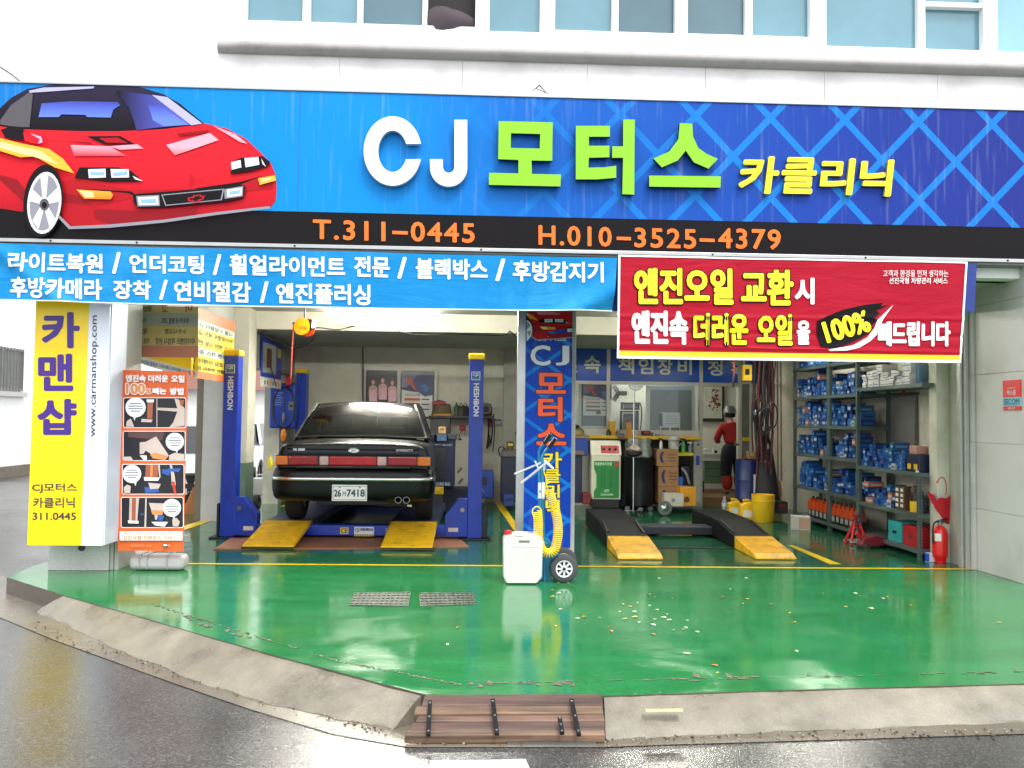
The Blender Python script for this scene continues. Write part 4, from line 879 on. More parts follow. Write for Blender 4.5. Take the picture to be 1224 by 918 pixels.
# orange poster with four picture panels
YO = 8.1
po = thing('poster_stand', 'orange roll poster with four picture panels leaning by the street pillar', 'poster')
q = [(147, 442), (224.5, 444.5), (218.8, 659), (140.7, 658)]
W4 = [at(x, y, Y=YO) for x, y in q]
ORG = pm('orange_poster_print', (224, 98, 38), .4, var=.04)
mb = MB(); mb.prism([(v.x, v.z) for v in W4], lambda p: (p[0], YO, p[1]), lambda p: (p[0], YO+.012, p[1])); mb.obj('poster_sheet', ORG, po)
mb = MB()
pc = [M((235, 232, 230), .5, var=.02), M((24, 24, 34), .5, var=.15), M((165, 90, 60), .5, var=.2), M((60, 70, 95), .5), M((228, 140, 80), .5), M((200, 180, 172), .5, var=.1), M((40, 90, 170), .5), M((200, 60, 40), .5), M((90, 60, 60), .5)]
def rr(x0, y0, x1, y1, r, n=4):
    o = []
    for cx, cy, a0 in ((x1-r, y0+r, -90), (x1-r, y1-r, 0), (x0+r, y1-r, 90), (x0+r, y0+r, 180)):
        for i in range(n+1): a_ = rad(a0+90*i/n); o.append((cx+r*math.cos(a_), cy+r*math.sin(a_)))
    return o
cnt = [0]
def pf(pts, m_, lay=None):
    cnt[0] += 1; mb.flat([tuple(at(x, y, Y=YO-.001-cnt[0]*.00025)) for x, y in pts], m_)
def circ(cx, cy, rx, ry_=None, n=18): return [(cx+rx*math.cos(2*math.pi*i/n), cy+(ry_ or rx)*math.sin(2*math.pi*i/n)) for i in range(n)]
T = lambda *q, **k: (cnt.__setitem__(0, cnt[0]+2), rtext(mb, *q, **k))
PAN = [(147.2, 475, 222.6, 511.7), (146.8, 515, 221.8, 551), (145.8, 554.5, 220.4, 591), (144.4, 594, 219.6, 631)]
for (x0, y0, x1, y1) in PAN: pf(rr(x0, y0, x1, y1, 2.5), 0)
for (x0, y0, x1, y1) in PAN: pf(rr(x0+.9, y0+.9, x1-.9, y1-.9, 2), 1)
# panel pictures
def pz(pts, m_): pf([(140+x/6.12, 430+y/6.12) for x, y in pts], m_)
def pz2(pts, m_): pf([(140+x/7.06, 560+y/7.06) for x, y in pts], m_)
pz([(290, 350), (440, 355), (420, 285), (450, 290), (495, 360), (495, 485), (380, 495), (410, 460), (440, 380), (290, 368)], 5); pz([(222, 310), (262, 310), (258, 430), (220, 430)], 2); pz([(215, 290), (270, 290), (268, 312), (218, 312)], 0); pz([(180, 432), (260, 438), (250, 458), (175, 455)], 5); pz([(288, 285), (294, 285), (294, 490), (288, 490)], 5); pz([(70, 450), (100, 430), (125, 490), (65, 490)], 5); pz([(455, 292), (490, 295), (480, 345), (460, 330)], 2)
pz([(80, 530), (345, 530), (330, 590), (80, 565)], 8); pz([(165, 605), (210, 600), (285, 560), (378, 700), (350, 735), (250, 690), (210, 665), (190, 690), (165, 690)], 5); pz([(240, 690), (285, 680), (370, 705), (350, 735), (260, 720)], 4); pz([(165, 700), (215, 700), (218, 732), (195, 735)], 0); pz([(380, 700), (420, 680), (490, 690), (490, 735), (380, 735)], 5); pz([(48, 710), (100, 708), (120, 738), (48, 738)], 5)
pz([(210, 768), (308, 768), (295, 862), (205, 862)], 2); pz([(195, 858), (312, 862), (300, 885), (200, 885)], 0); pz([(245, 770), (262, 770), (258, 855), (242, 855)], 4); pz([(300, 768), (312, 768), (318, 860), (308, 870)], 5); pz([(330, 800), (395, 800), (380, 850), (330, 830)], 6); pz([(385, 768), (400, 768), (420, 840), (430, 918), (400, 918), (395, 850)], 5)
pz2([(460, 110), (485, 110), (500, 212), (480, 212)], 7); pz2([(230, 160), (330, 150), (360, 200), (240, 205)], 6); pz2([(262, 120), (370, 130), (350, 170), (280, 175)], 5); pz2([(55, 160), (85, 135), (115, 150), (110, 208), (60, 208)], 5); pz2([(430, 0), (540, 0), (520, 30), (440, 25)], 6)
pz2([(105, 250), (185, 250), (170, 440), (100, 440)], 5); pz2([(125, 250), (160, 250), (155, 440), (122, 440)], 2); pz2([(90, 438), (182, 442), (180, 465), (95, 462)], 0); pz2([(238, 250), (250, 250), (245, 495), (230, 495)], 5); pz2([(200, 380), (225, 380), (222, 395), (200, 393)], 6); pz2([(268, 290), (398, 295), (380, 390), (300, 385)], 5); pz2([(285, 350), (392, 355), (382, 392), (298, 388)], 4); pz2([(315, 388), (345, 392), (335, 435), (320, 432)], 5); pz2([(288, 450), (430, 450), (400, 492), (320, 480)], 0); pz2([(465, 430), (500, 415), (530, 450), (515, 490), (470, 488)], 5); pz2([(340, 390), (400, 400), (380, 440), (350, 440)], 6)
for (cx, cy, rx, tx, ty) in ((162, 487, 12.2, 160, 502), (209, 528, 11, 210.5, 539), (157.7, 566.5, 11.2, 161, 579), (205.5, 607, 11, 207, 619)):
    pf(circ(cx, cy, rx, rx*.98), 0); pf([(tx-1.5, cy+rx*.8), (tx+2.5, cy+rx*.8), (tx+1, cy+rx*1.3)], 0)
    for i in range(4):
        w_ = rx*(.55, .7, .7, .45)[i]; pf([(cx-w_, cy-5+i*3), (cx+w_, cy-5+i*3), (cx+w_, cy-4.1+i*3), (cx-w_, cy-4.1+i*3)], 3)
pf(rr(143, 635, 218.2, 646, 1), 0)
T('엔진속', 151, 447.8, 175.3, 456.6, YO, 0, bold=.07, off=.018, sl=.01); T('더러운', 178, 448, 202, 457, YO, 0, bold=.07, off=.018, sl=.01); T('오일', 205.5, 448.3, 221.5, 457.3, YO, 0, bold=.07, off=.018, sl=.01)
T('100', 151.5, 458.3, 174.5, 471, YO, 4, bold=.05, outline=.07, mo=0, off=.018, sl=.01); T('%', 175, 464.5, 181.5, 471, YO, 4, bold=.05, outline=.07, mo=0, off=.018, sl=.01)
T('빼는', 183, 463.5, 200, 471.5, YO, 0, bold=.07, off=.018, sl=.01); T('방법', 204, 463.5, 220.3, 472, YO, 0, bold=.07, off=.018, sl=.01)
T('선진국형 차량관리 서비스', 148, 640, 212.5, 645, YO, 4, bold=.04, off=.018, sl=0); T('저희 업소에서는 직접 보고 확인할 수 있습니다', 148, 636.4, 213, 638.6, YO, 4, bold=.02, off=.018, sl=0)
T('CARMANSHOP', 157, 650.5, 174, 653.2, YO, 4, bold=.06, off=.018, sl=0); T('카맨샵', 176, 650.5, 183, 653.2, YO, 4, bold=.06, off=.018, sl=0)
pf(circ(198, 652, 4.2, 2.2), 1); pf(circ(197.5, 651.6, 2.6, 1.3), 0); pf(circ(201.8, 652, 1.6, 1.4), 4)
tag(mb.obj('poster_print', pc, po), kind='stuff')
t = thing('base_tank', 'grey white moulded plastic tank holding down the foot of the orange poster', 'tank')
xa_, xb_ = at(153, 665, Y=8.16).x, at(219, 665, Y=8.16).x; zb_ = .02
mb = MB().box(xa_, xb_, 8.16, 8.36, .005, .15); o = mb.obj('tank_body', pm('greyish_plastic', (176, 172, 172), .35, var=.08), t, bevel=.05, seg=4, smooth=True)
for k in (.2, .34, .7): MB().box(xa_+(xb_-xa_)*k, xa_+(xb_-xa_)*k+.012, 8.152, 8.37, .02, .156).obj('rib', M((150, 148, 150), .4), t, bevel=.004)

# price boards seen from behind in the left opening
YA = 8.95
def board(name, lab, quads, Y=None, mats=None, texts=(), X=None, th=.008):
    t = thing(name, lab, 'banner'); return t
pbt = thing('price_banner', 'beige faded price banner seen from behind with mirrored rows of text', 'banner')
rowsA = [(366, 374, (214, 204, 150)), (374, 389.5, (178, 190, 180)), (389.5, 401, (214, 200, 130)), (401, 413, (214, 202, 130)), (413, 427, (205, 140, 118))]
xA = (153, 237); mb = MB(); ms = []
for i, (y0, y1, c_) in enumerate(rowsA):
    r_ = rect(xA[0], y0, xA[1], y1, YA); mb.box(r_[0], r_[1], YA, YA+.006, r_[2]+.0005, r_[3], i); ms.append(M(c_, .6, var=.05))
mb.obj('banner_sheet', ms, pbt)
mb = MB()
for s, q, m_ in (('비', (222, 364, 230, 373), 1), ('고', (193, 365, 201, 373), 1), ('워터펌프', (193, 380, 227, 387), 0), ('부 동', (155, 380, 175, 386.5), 0), ('누수시교환', (197, 393, 223, 399.5), 0), ('매2년마다', (155, 392, 176, 400), 0), ('타이밍벨트 작업시 권장', (186, 404, 233, 412), 0), ('차종 불량 확인', (155, 404, 179, 411), 0), ('정품', (155, 366, 183, 372.5), 0)):
    rtext(mb, s, *q, YA, m_, bold=.02, off=.004, sl=0, mirror=True)
tag(mb.obj('lettering', [M((110, 105, 100), .6), M((205, 90, 80), .6)], pbt), kind='stuff')
pb2 = thing('price_banner', 'orange, yellow and white price banner on the street side, running back from the opening', 'banner')
XB = -3.14; ya_, yb_ = 9.2, 10.75
def zrow(y, X=XB): pass
zt_, zb2 = 2.68, 1.90
rowsB = [(.0, .17, (215, 100, 55)), (.17, .27, (190, 200, 190)), (.27, .40, (225, 200, 40)), (.40, .56, (230, 205, 45)), (.56, .67, (200, 205, 200)), (.67, .90, (232, 205, 35)), (.90, 1.0, (235, 120, 60))]
mb = MB(); ms = []
for i, (a_, b_, c_) in enumerate(rowsB): mb.box(XB, XB+.006, ya_, yb_, zt_-(zt_-zb2)*b_+.0005, zt_-(zt_-zb2)*a_, i); ms.append(M(c_, .6, var=.05))
mb.obj('banner_sheet', ms, pb2)
mb = MB()
for s, a_, b_ in (('디젤 오일필터 교환', .19, .26), ('타이밍벨트 세트 교환', .30, .38), ('점검 엔진 시동 변속', .44, .52), ('에어컨 가스 충전', .58, .65), ('미션오일 브레이크', .71, .78), ('시동불량 밧데리 점검', .82, .88)):
    zA = zt_-(zt_-zb2)*a_; zB = zt_-(zt_-zb2)*b_
    text3(mb, s, (XB+.008, ya_+.05, zA), (XB+.008, yb_-.1, zA), (XB+.008, ya_+.05, zB), 0, off=-.001 if False else .002, bold=.02, mirror=True)
tag(mb.obj('lettering', [M((70, 75, 60), .6)], pb2), kind='stuff')
pb3 = thing('price_banner', 'curved yellow and white banner strip sagging below the beige price banner', 'banner')
mb = MB(); YC = 9.3
for i, (a_, b_) in enumerate((((190, 405), (430, 500)), ((430, 435), (530, 560)), ((535, 0), (600, 600)))): pass
def cv6(p): return (p[0]/6.44+130, p[1]/6.44+360)
def q3(pts, m_, d): mb.flat([tuple(at(*cv6(p), Y=YC-d)) for p in pts], m_)
q3([(190, 380), (690, 380), (690, 535), (560, 510), (440, 475), (310, 440), (190, 425)], 0, 0)
q3([(190, 428), (310, 440), (440, 475), (560, 510), (690, 535), (690, 590), (560, 570), (420, 535), (300, 500), (195, 465)], 1, .002)
q3([(190, 465), (210, 470), (215, 540), (190, 530)], 2, .004)
b_ = len(mb.v); mb.obj('banner_sheet', [M((245, 220, 30), .55, var=.04), M((225, 232, 235), .55, var=.03), M((235, 130, 60), .5)], pb3)
mb = MB(); ptext(mb, '저렴한 비용 정비이력 조회서비스 맞춤형 점검서비스', (cv6((220, 440)), cv6((670, 545)), cv6((215, 472))), YC-.002, 0, bold=.03, off=.004, mirror=True)
tag(mb.obj('lettering', [M((110, 150, 190), .6)], pb3), kind='stuff')

# security sign on stone wall
XS_ = XR
p_ = [at(x, y, X=XS_-.012) for x, y in ((1198.5, 455), (1219.5, 452.5), (1219.5, 490.5), (1198.5, 490.5))]
ss = thing('security_sign', 'small red security sign with a pale blue name strip on the grey stone wall', 'sign')
ya_, yb_ = p_[0].y, p_[1].y; zt_ = p_[0].z; zb_ = p_[3].z
zf = lambda t: zt_+(zb_-zt_)*t
mb = MB()
for i, (a_, b_) in enumerate(((0, .57), (.57, .87), (.87, 1))): mb.box(XS_-.012, XS_, yb_, ya_, zf(b_), zf(a_), i)
mb.obj('sign_plate', [M((222, 30, 32), .4), M((120, 190, 195), .4), M((215, 40, 40), .4)], ss)
mb = MB()
def st(s, u0, t0, u1, t1, m_): text3(mb, s, (XS_-.012, ya_+(yb_-ya_)*u0, zf(t0)), (XS_-.012, ya_+(yb_-ya_)*u1, zf(t0)), (XS_-.012, ya_+(yb_-ya_)*u0, zf(t1)), m_, off=.002, bold=.015)
st('맥스콤', .25, .33, .75, .5, 1); st('무인경비구역', .28, .24, .72, .29, 1); st('SECOM', .06, .62, .94, .82, 0); st('보안 구역', .3, .90, .7, .97, 1)
tag(mb.obj('lettering', [M((25, 45, 140), .4), M((240, 235, 235), .4)], ss), kind='stuff')

# ================================================================== FOUR POST LIFT
BLU = pm('lift_blue_paint', (20, 56, 172), .32, var=.1, dirt=(12, 22, 60), dscale=5, damt=.4)
lf = thing('car_lift', 'blue four post car lift with yellow caps and ribbed yellow ramps under the black car', 'car lift', (-1.61, 10.35, 0))
LX, LY = -1.61, 10.35
Hn = 2.27
def post(x, y, logo=True, hh=Hn):
    MB().box(x-.088, x+.088, y, y+.2, 0.02, hh-.05).obj('post', BLU, lf, bevel=.008)
    MB().box(x-.1, x+.1, y-.012, y+.212, hh-.05, hh+.03).obj('post_cap', YEL, lf, bevel=.015)
    MB().box(x-.2, x+.2, y-.06, y+.26, 0, .02).obj('base_plate', BLACK, lf, bevel=.004)
xl_ = at(272, 600, Y=LY).x-LX; xr_ = at(567.5, 600, Y=LY).x-LX
post(xl_, 0); post(xr_, 0); post(xl_+.02, 3.95); post(xr_-.02, 3.95)
def logo(x, y, zc_, s):
    o = MB().box(x-s, x+s, y-.004, y, zc_-s*.95, zc_+s*.95, 0).box(x-s*.85, x+s*.85, y-.005, y-.0041, zc_-s*.8, zc_+s*.8, 1).box(x-s*.7, x+s*.7, y-.006, y-.0051, zc_-s*.7, zc_-s*.35, 2)
    text3(o, 'CJS', (x-s*.65, y-.005, zc_+s*.6), (x+s*.65, y-.005, zc_+s*.6), (x-s*.65, y-.005, zc_-s*.2), 0, off=.002, bold=.04)
    o.obj('post_logo', [M((215, 220, 225), .4), M((30, 60, 160), .4), M((40, 150, 70), .4)], lf)
zl_ = at(275, 440, Y=LY).z
for x in (xl_, xr_):
    zz_ = at(275, 441 if x == xl_ else 445, Y=LY).z; logo(x-.01, 0, zz_, .055)
    mb = MB(); zA = zz_-.09; zB = zz_-.50
    text3(mb, 'HESHBON', (x+.035, -.001, zA), (x+.035, -.001, zB), (x-.035, -.001, zA), 0, off=.002, bold=.05, sp=1.05)
    tag(mb.obj('lettering', M((210, 212, 215), .4), lf), kind='stuff')
# crossbeams
for yy in (.02, 3.97): MB().box(xl_+.11, xr_-.11, yy, yy+.16, .04, .17).obj('cross_beam', BLU, lf, bevel=.01)
for s in (-1, 1):
    x = xl_ if s < 0 else xr_; mb = MB(); mb.prism([(x-s*.089, .04), (x-s*.089, .50), (x-s*.20, .50), (x-s*.36, .30), (x-s*.36, .04)], lambda p: (p[0], -.01, p[1]), lambda p: (p[0], .15, p[1])); mb.obj('beam_bracket', BLU, lf, bevel=.006)
    MB().lathe([(.03, 0), (.03, .02), (.012, .025)], (x-s*.15, -.035, .37), 6, axis='y').obj('bolt', STEEL, lf)
    MB().box(x-s*.26-.06, x-s*.26+.06, -.013, -.0105, .1, .15).obj('caution_label', M((205, 195, 180), .5), lf)
    MB().box(x-.13 if s < 0 else x+.1, x-.1 if s < 0 else x+.16, .0, .12, .02, .42).obj('chain_cover', BLACK, lf, bevel=.01)
mb = MB().box(.10, .34, .0145, .017, .06, .15, 0).box(-.07, .03, .0145, .017, .06, .14, 1).box(.10, .34, .0142, .0195, .035, .057, 1).box(.48, .62, .0145, .017, .07, .14, 2)
for i in range(8): mb.box(.11+i*.03, .122+i*.03, .0125, .014, .036, .056, 3)
text3(mb, 'HESHBON', (.17, .0145, .135), (.33, .0145, .135), (.17, .0145, .10), 3, off=.002, bold=.05); text3(mb, 'CE', (-.06, .0145, .13), (.02, .0145, .13), (-.06, .0145, .07), 3, off=.002, bold=.03)
text3(mb, 'CJS', (.11, .0145, .13), (.16, .0145, .13), (.11, .0145, .08), 3, off=.002)
tag(mb.obj('beam_label', [M((215, 218, 225), .4), M((225, 200, 60), .4), M((120, 130, 190), .4), M((25, 35, 90), .4)], lf), kind='stuff')
RUN = [(at(318, 619, Y=10.55).x, at(374, 619, Y=10.55).x), (at(467, 620, Y=10.55).x, at(523, 620, Y=10.55).x)]
DECK = .20
for k, (xa_, xb_) in enumerate(RUN):
    MB().box(xa_-LX, xb_-LX, .2, 4.6, .10, DECK).obj('runway', pm('runway_blue_grey', (50, 62, 95), .4, var=.25, scale=8), lf, bevel=.008)
    mb = MB(); x0_, x1_ = xa_-LX+.0, xb_-LX; 
    mb.prism([(.18, DECK), (-.85, .045), (-.85, .02), (.18, DECK-.04)], lambda p: (x0_, p[0], p[1]), lambda p: (x1_, p[0], p[1]))
    rp = mb.obj('ramp', YEL, lf, bevel=.006)
    mb = MB(); nr = 17
    for i in range(nr):
        x = x0_+.015+(x1_-x0_-.03)*i/(nr-1); mb.prism([(.17, DECK+.006), (-.83, .054), (-.83, .044), (.17, DECK-.004)], lambda p: (x-.006, p[0], p[1]), lambda p: (x+.006, p[0], p[1]))
    for j in range(14):
        yj = -.80+j*.07; zj = .049+(yj+.85)/1.03*(DECK-.045); mb.box(x0_+.02, x1_-.02, yj, yj+.010, zj, zj+.006)
    tag(mb.obj('ramp_grating', YEL, rp), kind='stuff')
    MB().box(x0_, x1_, -.872, -.852, .008, .034).obj('ramp_lip', M((70, 60, 30), .5, .3), rp)
    for sx in (x0_+.04, x1_-.04): MB().tube([(sx-.02, -.86, .015), (sx+.02, -.86, .015)], .012, 8).obj('roller', STEEL, rp)
# runway far ends, yellow stop, control box with hose
t = thing('control_box', 'blue lift control cabinet on the rear left post with coiled black hose', 'control box')
YCB = 14.05
r_ = rect(322, 458, 353, 512, YCB); BX = MB().box(r_[0], r_[1], YCB, YCB+.25, r_[2], r_[3]).obj('cabinet', pm('cabinet_blue', (28, 62, 168), .35, var=.08), t, bevel=.03, seg=3)
r_ = rect(345, 480, 351, 490, YCB-.01); MB().box(*r_[:2], YCB-.015, YCB-.001, *r_[2:]).obj('switch_plate', M((120, 125, 130), .4), t)
xx, zz_ = (r_[0]+r_[1])/2, (r_[2]+r_[3])/2; MB().lathe([(.02, 0), (.02, -.03)], (xx, YCB-.015, zz_), 12, axis='y').obj('switch_knob', BLACK, t)
r_ = rect(328, 469, 338, 487, YCB-.01); mb = MB()
for i in range(6): mb.box(r_[0], r_[1]-.03*(i % 2), YCB-.004, YCB-.001, r_[3]-.015-i*.04, r_[3]-i*.04)
tag(mb.obj('printed_rows', M((120, 140, 200), .5), t), kind='stuff')
c_ = at(340, 480, Y=YCB-.06); mb = MB()
for k in range(2): mb.tube([(c_.x+(.17+.02*k)*math.cos(a_/16*math.pi), YCB-.06-.015*k, c_.z-.1+(.36-.03*k)*math.sin(a_/16*math.pi)) for a_ in range(32)], .009, 6, closed=True)
mb.tube([(c_.x+.02, YCB-.06, c_.z+.27), (c_.x, YCB-.07, c_.z-.1), (c_.x-.02, YCB-.07, c_.z-.5)], .009, 6)
mb.obj('hose', BLACK, t)
MB().lathe([(.02, 0), (.03, .05), (.03, .12), (.018, .17)], (c_.x, YCB-.07, at(338, 505, Y=YCB).z), 10).obj('nozzle', STEEL, t); MB().lathe([(.03, 0), (.05, .08), (.035, .18), (.02, .2)], (c_.x, YCB-.07, at(338, 527, Y=YCB).z), 10).obj('orange_grip', M((215, 120, 30), .4), t)
MB().cbox((c_.x+.06, YCB-.05, c_.z+.34), (.09, .06, .14)).obj('red_valve', RED, t, bevel=.015)
# brown floor mat
tag(MB().prism([gpt(255, 657.5), gpt(561, 655), gpt(545, 640), (gpt(545, 640)[0], 10.75), (gpt(279, 642)[0], 10.75), gpt(279, 642)], lambda p: (p[0], p[1], .012), lambda p: (p[0], p[1], .001)).obj('floor_mat', pm('brown_board', (150, 100, 72), .55, var=.15, scale=3, dirt=(90, 60, 45), damt=.5)), 'flat brown board laid on the floor under the lift ramps', 'floor board')

# ================================================================== BLACK CAR
CX = -1.44; CY = 9.66
car = thing('sedan', 'black sedan seen from behind standing on the blue lift with white number plate', 'car', (CX, CY, DECK), .045); car.scale = (1.045, 1, 1)
PAINT = pm('black_car_paint', (7, 7, 8), .25, var=.15, scale=2, spec=.3)
TRIM = M((14, 14, 16), .45); CHR = M((205, 208, 205), .18, .95, var=.03)
def shell(stations, name, mat, sub=2, parent=car):
    mb = MB(); vs = []; nS = len(stations)
    for (y, prof) in stations:
        full = prof + [(-x, z) for x, z in prof[::-1] if x > 1e-6]
        vs += [(x, y, z) for x, z in full]; n_ = len(full)
    fs = []
    for i in range(nS-1):
        for j in range(n_): fs.append((i*n_+j, i*n_+(j+1) % n_, (i+1)*n_+(j+1) % n_, (i+1)*n_+j))
    fs += [tuple(range(n_)), tuple((nS-1)*n_+j for j in range(n_))[::-1]]
    mb.add(vs, fs); o = mb.obj(name, mat, parent)
    md = o.modifiers.new('s', 'SUBSURF'); md.levels = sub; md.render_levels = sub; return o
def prof(w, zb_, zs_, cr=.03): # bottom centre -> top centre
    zm = zb_+(zs_-zb_)*.5
    return [(0, zb_), (w*.6, zb_), (w*.93, zb_+.01), (w*.985, zb_+.09), (w, zm), (w*.985, zs_-.10), (w*.955, zs_-.045), (w*.86, zs_), (w*.5, zs_+cr*.7), (0, zs_+cr)]
stn = [(.10, prof(.80, .42, .955, .015)), (.115, prof(.835, .40, .965, .018)), (.16, prof(.85, .36, .985, .022)), (.45, prof(.872, .28, 1.0, .03)), (1.0, prof(.895, .26, 1.0, .03)), (2.2, prof(.905, .25, .975, .03)), (3.3, prof(.905, .25, .95, .03)), (4.1, prof(.885, .26, .90, .04)), (4.6, prof(.84, .28, .80, .04)), (4.85, prof(.76, .3, .68, .03)), (4.9, prof(.70, .33, .62, .02))]
body = shell(stn, 'body', PAINT)
cuts = []
for yy in (1.12, 3.92):
    for s in (-1, 1):
        c_ = MB().lathe([(.355, -.14), (.355, .14)], (s*.82, yy, .30), 28, axis='x').obj('cut', PAINT, car); cuts.append(c_)
        md = body.modifiers.new('b', 'BOOLEAN'); md.operation = 'DIFFERENCE'; md.object = c_; md.solver = 'EXACT'
bake(body)
for c_ in cuts: bpy.data.objects.remove(c_)
for p in body.data.polygons: p.use_smooth = True
try: body.data.set_sharp_from_angle(angle=rad(38))
except Exception: pass
# wheels
def wheel(x, y, r=.315, w_=.205):
    t = bpy.data.objects.new('wheel', None); COL.objects.link(t); t.parent = car; t.location = (x, y, r)
    MB().lathe([(.20, -w_/2), (r-.03, -w_/2), (r-.008, -w_/2+.02), (r, -w_/2+.045), (r, w_/2-.045), (r-.008, w_/2-.02), (r-.03, w_/2), (.20, w_/2)], (0, 0, 0), 36, axis='x', ring=True).obj('tyre', RUB, t, smooth=True)
    mb = MB().lathe([(.20, -.08), (.205, .08), (.19, .08), (.19, -.08)], (0, 0, 0), 24, axis='x', ring=True).lathe([(.06, -.075), (.06, .075)], (0, 0, 0), 16, axis='x')
    for k in range(10):
        a_ = 2*math.pi*k/10; mb.box(-.085, .085, -.014, .014, .05, .2, 0, Matrix.Rotation(a_, 4, 'X'))
    mb.obj('rim', SILVER, t)
for s in (-1, 1):
    for yy in (1.12, 3.92): wheel(s*.765, yy)
# bumper wrapping the tail
def bumpf(pts, name, mat, sm=True):
    def half(z, w_, y0, y1): return [(0, y0), (w_*.55, y0+.008), (w_*.86, y0+.035), (w_*.97, y0+.10), (w_, y0+.2), (w_, y1)]
    mb = MB(); vs = []
    for (z, w_, y0) in pts:
        h = half(z, w_, y0, .62); full = [(-x, y) for x, y in h[::-1]] + h[1:]; vs += [(x, y, z) for x, y in full]; n_ = len(full)
    fs = [(i*n_+j, i*n_+j+1, (i+1)*n_+j+1, (i+1)*n_+j) for i in range(len(pts)-1) for j in range(n_-1)]
    mb.add(vs, fs); o = mb.obj(name, mat, car); md = o.modifiers.new('s', 'SUBSURF'); md.levels = 2; md.render_levels = 2; bake(o)
    for p in o.data.polygons: p.use_smooth = True
    return o
bumpf([(.31, .80, .20), (.325, .86, .06), (.36, .885, .02), (.42, .90, .0), (.53, .905, -.005), (.555, .905, -.008), (.56, .905, -.008)], 'bumper', PAINT)
bumpf([(.560, .905, -.008), (.565, .905, -.02), (.59, .905, -.022), (.60, .903, -.012), (.603, .90, .0)], 'bumper_chrome', CHR)
bumpf([(.603, .90, 0), (.62, .895, .005), (.66, .89, .015), (.70, .88, .04), (.712, .86, .09), (.715, .8, .16)], 'bumper_top', PAINT)
MB().box(-.62, .62, .02, .09, .7, .725).obj('bumper_step', TRIM, car, bevel=.01)
# tail lamp band
def lampbar(x0, x1, z0, z1, y, m_, name, wrap=0):
    mb = MB(); mb.grid(lambda u, v: (x0+(x1-x0)*u, y+.002+.012*abs((x0+(x1-x0)*u)/.8)**3*4-.012*math.sin(v*math.pi), z0+(z1-z0)*v), 10, 6); return mb.obj(name, m_, car, smooth=True)
def lens(name, c_, rough=.12):
    m_ = pm(name, c_, rough, var=.15, scale=40, coat=.5); n_ = m_.node_tree; wv = n_.nodes.new('ShaderNodeTexWave'); wv.inputs['Scale'].default_value = 28; wv.bands_direction = 'Z'
    tc = n_.nodes.new('ShaderNodeTexCoord'); bp = n_.nodes.new('ShaderNodeBump'); bp.inputs['Distance'].default_value = .004; n_.links.new(tc.outputs['Object'], wv.inputs[0]); n_.links.new(wv.outputs['Fac'], bp.inputs['Height']); n_.links.new(bp.outputs[0], n_.nodes['Principled BSDF'].inputs['Normal']); return m_
LR = lens('red_lens', (200, 16, 30)); LD = lens('dark_red_lens', (165, 14, 28)); LA = lens('amber_lens', (235, 120, 20)); LW = lens('clear_lens', (215, 180, 175))
zA, zB = .735, .835
MB().box(-.845, .845, .085, .13, zA-.012, zB+.012).obj('lamp_housing', TRIM, car, bevel=.01)
for nm, x0, x1, m_ in (('amber_lamp', -.845, -.71, LA), ('tail_lamp', -.705, -.385, LD), ('reverse_lamp', -.37, -.27, LW), ('centre_reflector', -.265, .255, LR), ('reverse_lamp', .26, .36, LW), ('tail_lamp', .375, .695, LD), ('amber_lamp', .70, .845, LA)):
    MB().box(x0, x1, .066+(.008 if abs(x0+x1) > 1.5 else 0), .12, zA, zB).obj(nm, m_, car, bevel=.012)
MB().box(-.48, .46, .05, .09, .700, .726).obj('chrome_garnish', CHR, car, bevel=.010)
# boot seams, badges
bs = pm('boot_lid_blue_black', (10, 15, 30), .25, var=.12, spec=.3)
mb = MB(); mb.grid(lambda u, v: (-.72+1.44*u, .098-.010*math.sin(v*3.1)+.03*v*v, .842+.115*v), 12, 6); mb.obj('boot_panel', bs, car, smooth=True)
em = MB(); em.tube([(.055*math.cos(a_/12*math.pi), .082, .905+.028*math.sin(a_/12*math.pi)) for a_ in range(24)], .006, 6, closed=True); em.tube([(-.022, .082, .885), (-.012, .082, .925)], .006, 6).tube([(.012, .082, .885), (.022, .082, .925)], .006, 6).tube([(-.018, .082, .902), (.018, .082, .908)], .005, 6); em.flat([(.055*math.cos(a_/12*math.pi), .087, .905+.028*math.sin(a_/12*math.pi)) for a_ in range(24)]); em.obj('emblem', CHR, car)
mb = MB(); text3(mb, 'V6 3000', (-.66, .086, .925), (-.53, .086, .925), (-.66, .086, .897), 0, off=.004, bold=.03); text3(mb, 'DYNASTY', (.47, .086, .925), (.65, .086, .925), (.47, .086, .900), 0, off=.004, bold=.01, sp=1.3)
mb.obj('badge_lettering', CHR, car)
MB().box(-.735, -.728, .094, .105, .842, .97).box(.728, .735, .094, .105, .842, .97).box(-.728, .728, .092, .105, .838, .843).obj('boot_gap', BLACK, car)
MB().tube([(.50, .2, .345), (.50, 1.0, .30), (.3, 1.8, .28)], .03, 8).lathe([(.09, .5), (.1, .55), (.1, .85), (.09, .9)], (.45, 0, .33), 16, axis='y').obj('exhaust_pipe', M((60, 52, 46), .6, .4), car)
